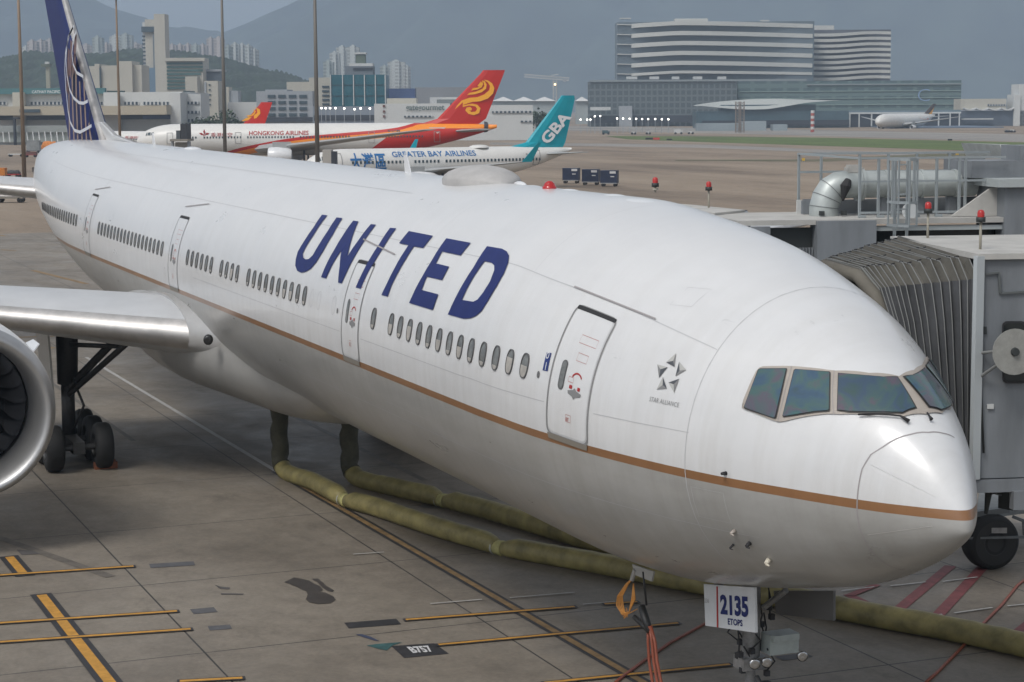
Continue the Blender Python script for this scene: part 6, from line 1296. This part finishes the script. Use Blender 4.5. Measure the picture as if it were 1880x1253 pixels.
# beacon lamps on poles
def beacon(px, pytop, pybase, z, parent, label=None):
    p = G(px, pybase, z); zt = None; D = (p-Vector(CAMP)).dot(Vector(CD)); k = D/F; h = (pybase-pytop)*k/CU[2]; mb = MB(); mb.tube(p-UP*.05, p+UP*(h-9*k), .022, n=8); mb.lathe([(0, .06), (.03, .06), (.04, .02)], p, UP, 10); o = mb.build('beacon_pole', mat('beacon_pole_tan', (.30, .28, .23), .6), parent, smooth=True)
    t = p+UP*(h-9*k); mb = MB(); mb.lathe([(-.03, .02), (-.03, .075), (.05, .075), (.05, .05)], t, UP, 14); mb.build('beacon_socket', BGD, o, smooth=True); mb = MB(); mb.lathe([(.05, .058), (.12, .058), (.155, .045), (.17, 0)], t, UP, 14); mb.build('beacon_lens', REDL, o, smooth=True)
beacon(1703, 380, 441, zr, nb); beacon(1799.5, 396, 462, zr, nb)
# bellows : rings from cab mouth to the fuselage
zt0, zb0 = 7.9, 4.62; a0, b0 = cab(.0, -.04, 0), cab(Wd, -.04, 0)
a1 = G(1606, 517, 7.45); b1 = G(1490, 468, 7.8); NR = 17
def ringpt(t, q, out):
    """q 0..5 around the arch, out = fold amplitude"""
    f = math.sin(t*math.pi/2)**1.05 if t > 0 else 0
    A_ = Vector((a0.x, a0.y, 0)).lerp(Vector((a1.x, a1.y, 0)), f); B_ = Vector((b0.x, b0.y, 0)).lerp(Vector((b1.x, b1.y, 0)), f); tt = zt0+(7.62-zt0)*f; zb = zb0+(4.75-zb0)*f
    ex = (A_-B_).normalized(); c = out; bot = 1.15*f    # lower edge leans along the curved skin
    lean = (Vector((-4.9, 2.45, 0))-Vector((a1.x, a1.y, 0)))*f
    pts = [A_+lean*.9+UP*(zb)+ex*c, A_+lean*.25+UP*(zb+(tt-zb)*.72)+ex*c, A_+UP*(tt-.28)+ex*c, A_-ex*.35+UP*(tt+c), B_+ex*.35+UP*(tt+c+.08), B_+UP*(tt-.25)-ex*c, B_+UP*zb-ex*c]
    return pts
fold_ts = [i/(NR-1) for i in range(NR)]
mb = MB(); mbs = MB(); prev = None; rows = []
rj = random.Random(5)
for i in range(NR*2-1):
    t = i/(NR*2-2); jt = (rj.uniform(-.2, .2)/(NR*2-2)) if 0 < i < NR*2-2 else 0; r_ = ringpt(max(0, min(1, t+jt)), 0, (.06+rj.uniform(-.01, .015)) if i % 2 == 0 else -.04+rj.uniform(-.015, .01)); r_[3] = r_[3]-UP*rj.uniform(0, .05); rows.append(r_)
vs = [p for r_ in rows for p in r_]; n = 7
top = [(i*n+k, i*n+k+1, (i+1)*n+k+1, (i+1)*n+k) for i in range(len(rows)-1) for k in (2, 3, 4)]; sd = [(i*n+k, i*n+k+1, (i+1)*n+k+1, (i+1)*n+k) for i in range(len(rows)-1) for k in (0, 1, 5)]
mb.add(vs, top, 0); mb.add(vs, sd, 1); be = mb.build('bellows', [BEL, BELS], nb)
for i in range(0, len(rows), 2):
    mb = MB(); mb.path([p for p in rows[i][:5]], .010, 6); mb.build('fold_rib', FOLD, be, smooth=True)
for i in range(2, len(rows)-3, 2):
    mb = MB()
    for k_, f_ in ((3, .05), (3, .5), (3, .95)):
        p = rows[i][3].lerp(rows[i][4], f_); p2 = rows[i-2][3].lerp(rows[i-2][4], f_); mb.bar(p+UP*.01, p.lerp(p2, .35)+UP*.01, .035, .02)
    mb.build('fold_strap', DARK, be)

# bumper pad against the skin
mb = MB(); lastr = rows[-1]; q = [lastr[0], lastr[1], lastr[2], lastr[3], lastr[4]]; q = [p+Vector((.04, -.06, -.12)) for p in q]; mb.path(q, .12, 12); mb.build('bumper_pad', BPAD, nb, smooth=True)
# under-structure
mb = MB(); mb.bar(cab(-.05, .6, zf-.35), cab(-.05, 6, zf-.35), .18, .3); mb.bar(cab(1.2, .4, zf-.3), cab(1.2, 6, zf-.3), .18, .3); mb.build('chassis_beam', BG, nb)
def gp(px, py, D): return A(px, py, D)
DQ = 33.2
mb = MB(); mb.tube(gp(1815, 845, DQ), gp(1816, 882, DQ), .09, n=12); mb.build('jack_leg', BG, nb, smooth=True)
STR = bpy.data.materials.new('hazard_stripes'); STR.use_nodes = True; nt = STR.node_tree; b_ = nt.nodes['Principled BSDF']; wv_ = N(nt, 'ShaderNodeTexWave'); wv_.inputs['Scale'].default_value = 1.1; wv_.bands_direction = 'DIAGONAL'; tc = N(nt, 'ShaderNodeTexCoord'); nt.links.new(tc.outputs['Object'], wv_.inputs[0]); r_ = N(nt, 'ShaderNodeValToRGB'); r_.color_ramp.interpolation = 'CONSTANT'; r_.color_ramp.elements[0].color = (.02, .02, .02, 1); r_.color_ramp.elements[1].position = .5; r_.color_ramp.elements[1].color = (.5, .32, .04, 1); nt.links.new(wv_.outputs['Fac'], r_.inputs[0]); nt.links.new(r_.outputs[0], b_.inputs['Base Color'])
mb = MB(); c = (gp(1818, 880, DQ)+gp(1819, 907, DQ))/2; mb.box(c, (.13, .13, (gp(1818, 880, DQ)-gp(1819, 907, DQ)).length), .4); mb.build('hazard_sleeve', STR, nb)
mb = MB(); mb.tube(gp(1815, 905, DQ), gp(1810, 944, DQ), .06, .03, n=10); mb.build('jack_foot', BGD, nb)
ST_ = mat('stair_steel', (.13, .14, .145), .5, .3, var=.2, scale=3)
mb = MB(); mb.bar(gp(1822, 862, 34), gp(1900, 925, 34), .12, .25); mb.bar(gp(1850, 845, 33.4), gp(1910, 895, 33.4), .12, .25)
for i in range(6): t = i/5; mb.bar(gp(1822+78*t, 862+63*t, 34), gp(1850+60*t, 845+50*t, 33.4), .08, .05)
mb.bar(gp(1856, 850, 33), gp(1858, 925, 33), .06); mb.bar(gp(1826, 905, 34), gp(1870, 912, 34), .05); mb.bar(gp(1800, 858, 34), gp(1812, 905, 34), .07); mb.bar(gp(1870, 880, 33), gp(1900, 878, 33), .07)
mb.build('stair_frame', ST_, nb)
mb = MB(); mb.box(gp(1858, 918, 34), (.35, .3, .3), .3); mb.path([gp(1830, 906, 34), gp(1846, 908, 34), gp(1852, 915, 34)], .03, 8); mb.build('drive_box', BGD, nb)
mb = MB(); mb.slab([G(1790, 958, .9), G(1845, 948, .9), G(1890, 942, .9), G(1890, 905, .9), G(1800, 900, .9)], UP*.12); mb.build('bogie_platform', mat('platform_grey', (.17, .18, .18), .6, var=.15, scale=2), nb)
# drive wheel
wc = G(1816, 1043); wc = Vector((wc.x, wc.y, .62)); axw = (HR*.25-HD*.97).normalized()
mb = MB(); mb.lathe([(-.28, .2), (-.28, .52), (-.22, .6), (-.1, .63), (.1, .63), (.22, .6), (.28, .52), (.28, .2)], wc, axw, 36); wh_ = mb.build('drive_wheel', RUBBER, nb, smooth=True, auto=50)
mb = MB(); mb.lathe([(.26, .0), (.27, .25), (.29, .28), (.285, .5)], wc, axw, 30); mb.build('wheel_cover', mat('cover_black', (.012, .012, .012), .5), wh_)
mb = MB(); pc = wc+axw*.32+UP*.3; mb.box(pc+HR*.05, (.34, .02, .12), X=HR, Y=HD, Z=UP); mb.build('wheel_plate', mat('plate_dull', (.28, .27, .26), .6, var=.2, scale=9), wh_)
mb = MB(); mb.bar(wc+axw*.36-HR*.75+UP*.14, wc+axw*.36+HR*.75+UP*.16, .05); mb.bar(wc+HR*.5+UP*.55, wc+HR*.75+UP*.45, .07); mb.bar(wc+HR*.75+UP*.45, wc+HR*.78+UP*.1, .07); mb.bar(wc-HR*.5+UP*.6, wc+HR*.4+UP*.72, .2, .12); mb.build('tow_frame', ST_, nb)
# ---- second bridge behind
sb = empty('boarding_bridge', (-14, 8, 0), 'second grey boarding bridge behind, carrying the bent silver duct and railings', 'boarding bridge')
ZR = 8.1
def prism_px(name, pts, z0, z1, mt, parent=sb):
    mb = MB(); q = [G(x, y, z1) for x, y in pts]; mb.prism([(p.x, p.y) for p in q], z0, z1); return mb.build(name, mt, parent)
prism_px('cab', [(1226, 383), (1312, 391), (1372, 386), (1270, 377), (1200, 372)], 4.8, ZR, BG); prism_px('cab_roof', [(1224, 384), (1312, 391.5), (1368, 386), (1268, 376), (1198, 371)], ZR+.003, ZR+.05, BROOF)
prism_px('link_wall', [(1312, 391), (1372, 387), (1374, 391), (1378, 398)], 4.8, ZR-.02, BG)
fr_a, fr_b = G(1423, 405, ZR), G(1860, 399, ZR); ax2 = (fr_b-fr_a).normalized(); back = Vector((-ax2.y, ax2.x, 0))
if back.x > 0: back = -back
def T2(u, v, z): return Vector((fr_a.x, fr_a.y, 0))+ax2*u+back*v+UP*z
Lb = (fr_b-fr_a).length; 
Wb = 2.9
mb = MB(); mb.slab([T2(-.75, 0, ZR-.1), T2(Lb+3, 0, ZR-.1), T2(Lb+3, Wb, ZR-.1), T2(-.75, Wb, ZR-.1)], UP*.1); mb.build('tunnel_roof', BROOF, sb)
mb = MB(); mb.slab([T2(-.75, -.03, ZR-.12), T2(-.1, -.03, ZR-.12), T2(-.1, -.03, ZR-.32), T2(-.75, -.03, ZR-.32)], back*.1); mb.build('roof_edge', BG, sb)
x1u = (G(1496, 404, ZR)-fr_a).dot(ax2); x2u = (G(1603, 402, ZR)-fr_a).dot(ax2)
# corrugated wall
mb = MB(); n = 44; vs = []
for i in range(n+1):
    u = -.5+(x1u+.5)*i/n; d = .10+(.05 if i % 2 else 0)
    for z in (4.9, ZR-.55): vs.append(T2(u, d, z))
mb.add(vs, [(2*i, 2*i+2, 2*i+3, 2*i+1) for i in range(n)]); mb.build('corrugated_wall', BG, sb)
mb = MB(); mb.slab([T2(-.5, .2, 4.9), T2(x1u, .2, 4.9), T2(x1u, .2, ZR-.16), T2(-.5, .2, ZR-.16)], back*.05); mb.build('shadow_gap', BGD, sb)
mb = MB(); mb.slab([T2(x1u+.02, -.12, 4.9), T2(x2u, -.12, 4.9), T2(x2u, -.12, ZR-.02), T2(x1u+.02, -.12, ZR-.02)], back*.5); mb.build('wall_panel', BG, sb)
mb = MB(); mb.slab([T2(x1u-.1, -.14, 7.0), T2(x2u-.5, -.14, 7.05), T2(x2u-.5, -.5, 7.05), T2(x1u-.1, -.5, 7.0)], UP*.07); mb.build('drip_ledge', BROOF, sb)
mb = MB(); mb.slab([T2(x2u, .05, ZR-.24), T2(Lb, .05, ZR-.24), T2(Lb, .05, ZR-.15), T2(x2u, .05, ZR-.15)], back*.2); mb.build('roof_beam', mat('beam_pale', (.38, .41, .41), .5), sb)
mb = MB(); mb.slab([T2(x2u, .4, 4.5), T2(Lb+3, .4, 4.5), T2(Lb+3, .4, ZR-.2), T2(x2u, .4, ZR-.2)], back*.1); mb.build('dark_glazing', mat('tunnel_glass', (.008, .013, .013), .25), sb)
# right column and upper box
mb = MB(); c = T2(Lb+.35, .7, 0); mb.box((c.x, c.y, 6.4), (1.1, 1.5, 4.6), X=ax2, Y=back, Z=UP); mb.build('column', BG, sb); mb = MB(); mb.box((c.x, c.y, 8.78), (1.5, 1.8, .16), X=ax2, Y=back, Z=UP); mb.build('column_cap', mat('beam_pale', (.38, .41, .41)), sb)
mb = MB(); c2_ = T2(Lb+.2, 1.2, 9.03); mb.box(c2_, (1.7, 1.2, .34), X=ax2, Y=back, Z=UP); mb.box(T2(Lb+.8, 1.2, 9.35), (.8, 1.0, .3), X=ax2, Y=back, Z=UP); mb.build('upper_box', BG, sb)
mb = MB(); mb.slab([T2(Lb-1.15, .35, ZR+.01), T2(Lb-.2, .35, ZR+.01), T2(Lb-.2, .35, ZR+.66)], back*.08); mb.build('gusset_plate', BROOF, sb)
# duct
up0 = (G(1488, 392, ZR)-fr_a).dot(ax2); zc_ = ZR+.63; rd = .265
q0 = T2(up0, 1.0, 0)
path = [T2(up0-.02, 1.35, ZR-.02), T2(up0-.02, 1.35, ZR+.18), T2(up0+.03, 1.35, ZR+.36), T2(up0+.13, 1.35, ZR+.52), T2(up0+.28, 1.35, zc_-.02), T2(up0+.45, 1.35, zc_), T2(Lb-.3, 1.35, zc_)]
mb = MB(); mb.path(path, [rd*1.12]*4+[rd*1.08, rd*1.05, rd], 28); du = mb.build('duct', GALV, sb, smooth=True, auto=30)
for i in (1, 2, 3):
    mb = MB(); t = (path[i+1]-path[i-1]).normalized(); mb.lathe([(-.008, rd*1.13), (-.008, rd*1.15), (.008, rd*1.15), (.008, rd*1.13)], path[i], t, 28); mb.build('duct_seam', mat('seam_grey_dark', (.16, .17, .17), .5), du)
for f_ in (.085, .11, .30, .58, .84):
    c = path[5].lerp(path[6], f_); mb = MB(); k_ = 1.28 if f_ < .12 else 1.1; mb.lathe([(-.03, rd), (-.03, rd*k_), (.03, rd*k_), (.03, rd)], c, ax2, 28); mb.build('duct_flange', GALV, du)
mb = MB(); c = path[5].lerp(path[6], .055); mb.box(c+UP*(rd+.03), (.32, .3, .1), X=ax2, Y=back, Z=UP); mb.box(c+UP*(rd+.10), (.26, .24, .06), X=ax2, Y=back, Z=UP); mb.build('duct_hatch', BROOF, du)
mb = MB(); c = path[4]+Vector((0, 0, .0))-back*.27; rnd = random.Random(2); mb.path([c+UP*.12+ax2*.12, c-back*.05+ax2*.05, c-UP*.3+ax2*.0-back*.03], [.07, .11, .02], 10); mb.build('black_rag', DARK, du)
for f_ in (.30, .56, .82): c = path[5].lerp(path[6], f_); mb = MB(); mb.bar(Vector((c.x, c.y, ZR)), Vector((c.x, c.y, zc_-rd)), .12, .2); mb.build('duct_support', BG, sb)
mb = MB(); mb.slab([T2(x2u*.55, 1.9, ZR+.01), T2(Lb, 1.9, ZR+.01), T2(Lb, 1.9, ZR+.33), T2(x2u*.55, 1.9, ZR+.28)], back*.1); mb.build('cable_tray', BG, sb)
# railing
uu = lambda px: (G(px, 400, ZR)-fr_a).dot(ax2)
posts = [1575, 1612, 1640, 1683, 1728, 1774, 1786]
ztop = ZR+1.18
for x in posts: mb = MB(); u = uu(x); mb.bar(T2(u, .45, ZR), T2(u, .45, ztop), .045); mb.box(T2(u+.05, .45, ZR+.03), (.14, .08, .05), X=ax2, Y=back, Z=UP); mb.build('railing_post', BRL, sb)
for z in (ztop, ZR+.72, ZR+.1): mb = MB(); mb.bar(T2(uu(1575), .45, z), T2(Lb, .45, z), .04); mb.build('railing_bar', BRL, sb)
for x in (1514, 1560, 1640, 1700, 1760, 1830): mb = MB(); u = uu(x); mb.bar(T2(u, 2.55, ZR), T2(u, 2.55, ztop+.05), .045); mb.build('railing_post', BRL, sb)
for z in (ztop+.05, ZR+.85): mb = MB(); mb.bar(T2(uu(1512), 2.55, z), T2(Lb+.5, 2.55, z), .045); mb.build('railing_bar', BRL, sb)
mb = MB(); mb.bar(T2(uu(1512), 2.55, ztop+.05), T2(uu(1575), .45, ztop), .04); mb.build('railing_bar', BRL, sb)
# ladder cage
ug = uu(1622)
lad = []
for x in (1622, 1646): mb = MB(); u = uu(x); mb.bar(T2(u, -.25, 6.7), T2(u, -.25, ztop+.02), .045); mb.build('ladder_rail', BRL, sb)
for i in range(9): mb = MB(); z = 6.85+i*.29; mb.bar(T2(uu(1622), -.25, z), T2(uu(1646), -.25, z), .03); mb.build('ladder_rung', BRL, sb)
for x, v in ((1606, -.35), (1614, -.7), (1630, -.85), (1648, -.75), (1660, -.4)): mb = MB(); u = uu(x)+(-.0); mb.bar(T2(u, v, ZR-.1), T2(u, v, ztop+.0), .03); mb.build('cage_bar', BRL, sb)
for z in (ztop, ZR+.35, ZR-.1):
    mb = MB(); P_ = [T2(uu(1606), -.3, z)]+[T2(uu(x), v, z) for x, v in ((1606, -.35), (1614, -.7), (1630, -.85), (1648, -.75), (1660, -.4))]
    for a, b_ in zip(P_[:-1], P_[1:]): mb.bar(a, b_, .03, .05)
    mb.build('cage_hoop', BRL, sb)
mb = MB(); mb.slab([T2(uu(1604), -.95, 6.95), T2(uu(1664), -.95, 6.95), T2(uu(1664), .0, 6.95), T2(uu(1604), .0, 6.95)], UP*.07); mb.build('ladder_landing', BRL, sb)
mb = MB(); c = T2(uu(1672), .35, ZR+.13); mb.lathe([(0, 0), (.0, .16), (.04, .16), (.04, 0)], c, -HD, 20); mb.build('round_disc', mat('disc_white', (.55, .57, .57), .5), sb)
for x, v in ((1517, 1.0), (1561, 1.0)): mb = MB(); mb.box(T2(uu(x), v, ZR+.07), (.09, .1, .09), X=ax2, Y=back, Z=UP); mb.build('floodlight', BGD, sb)
for x0, x1 in ((1504, 1514), (1561, 1570)): mb = MB(); mb.slab([T2(uu(x0), 2.3, ZR), T2(uu(x1), 2.3, ZR), T2(uu(x1), 2.3, ZR+.28), T2(uu(x0), 2.3, ZR+.28)], back*.05); mb.build('white_panel', PWHITE, sb)
mb = MB(); mb.slab([T2(uu(1514), 2.2, ZR), T2(uu(1560), 2.2, ZR), T2(uu(1560), 2.2, ZR+.3), T2(uu(1514), 2.2, ZR+.3)], back*.06); mb.build('low_box', BG, sb)
beacon(1203, 332, 349, 8.65, sb); beacon(1301, 339, 386, ZR, sb)
# roof unit far right
mb = MB(); c = T2(Lb+1.2, 6.0, 0); q = [A(x, y, 47) for x, y in ((1835, 266), (1900, 268), (1900, 290), (1845, 292))]; mb.slab(q, back*2.5); mb.build('ribbed_canopy', mat('ribbed_pale', (.40, .42, .41), .7, var=.1, scale=4), sb)
mb = MB(); mb.box(A(1770, 316, 46), (.7, .8, .7), X=ax2, Y=back, Z=UP); mb.box(A(1793, 320, 46), (.8, .8, .45), X=ax2, Y=back, Z=UP); mb.build('air_unit', BG, sb)

# fittings on the cab wall
for (x, y, w_, h_, m_) in ((1812, 742, 12, 9, PWHITE), (1806, 600, 5, 14, BGD)):
    mb = MB(); mb.slab([sp_(x, y, -.02), sp_(x+w_, y, -.02), sp_(x+w_, y+h_, -.02), sp_(x, y+h_, -.02)], e_f*.015); mb.build('wall_label', m_, nb)
mb = MB(); mb.path([sp_(1800, 480, -.04), sp_(1802, 600, -.06), sp_(1801, 720, -.05), sp_(1806, 832, -.06)], .018, 8); mb.build('hanging_cable', BGD, nb, smooth=True)
# ================================================================== HAZE
mb = MB(); c = Vector(CAMP)+HD*4300; mb.box((c.x, c.y, 338.5), (12600, 12600, 680), X=HR, Y=HD, Z=UP); hz_ = mb.build('haze', bpy.data.materials.new('haze_air')); tag(hz_, kind='stuff')
hm = hz_.data.materials[0]; hm.use_nodes = True; nt = hm.node_tree; nt.nodes.remove(nt.nodes['Principled BSDF']); pv = N(nt, 'ShaderNodeVolumePrincipled'); nt.links.new(pv.outputs[0], nt.nodes['Material Output'].inputs['Volume'])
pv.inputs['Color'].default_value = (.46, .58, .73, 1); pv.inputs['Density'].default_value = 2.5e-4; pv.inputs['Anisotropy'].default_value = 0
SC.cycles.volume_bounces = 1; SC.cycles.volume_step_rate = 4; SC.cycles.volume_max_steps = 64
# ================================================================== light
w = bpy.data.worlds.new('World'); SC.world = w; w.use_nodes = True; nt = w.node_tree; bg = nt.nodes['Background']
sky = N(nt, 'ShaderNodeTexSky'); sky.sky_type = 'NISHITA'; sky.sun_disc = False; sky.sun_elevation = R(52); sky.sun_rotation = R(150); sky.dust_density = 2; sky.air_density = 1.0; sky.ozone_density = 1
hs = N(nt, 'ShaderNodeHueSaturation'); hs.inputs['Saturation'].default_value = .2; nt.links.new(sky.outputs[0], hs.inputs['Color']); nt.links.new(hs.outputs[0], bg.inputs['Color']); bg.inputs['Strength'].default_value = .13
sun = bpy.data.lights.new('sun', 'SUN'); sun.energy = 1.5; sun.angle = R(20); sun.color = (1, .97, .93); so = bpy.data.objects.new('sun', sun); COL.objects.link(so)
el, az = R(52), R(150)      # sky sun_rotation measured from +Y clockwise
sd = Vector((math.sin(az)*math.cos(el), math.cos(az)*math.cos(el), math.sin(el))); so.rotation_euler = sd.to_track_quat('Z', 'Y').to_euler()
SC.view_settings.view_transform = 'Standard'; SC.view_settings.look = 'None'; SC.view_settings.gamma = 1; SC.view_settings.exposure = .38
SC.render.engine = 'CYCLES'
SC.render.resolution_x = 1024; SC.render.resolution_y = 682
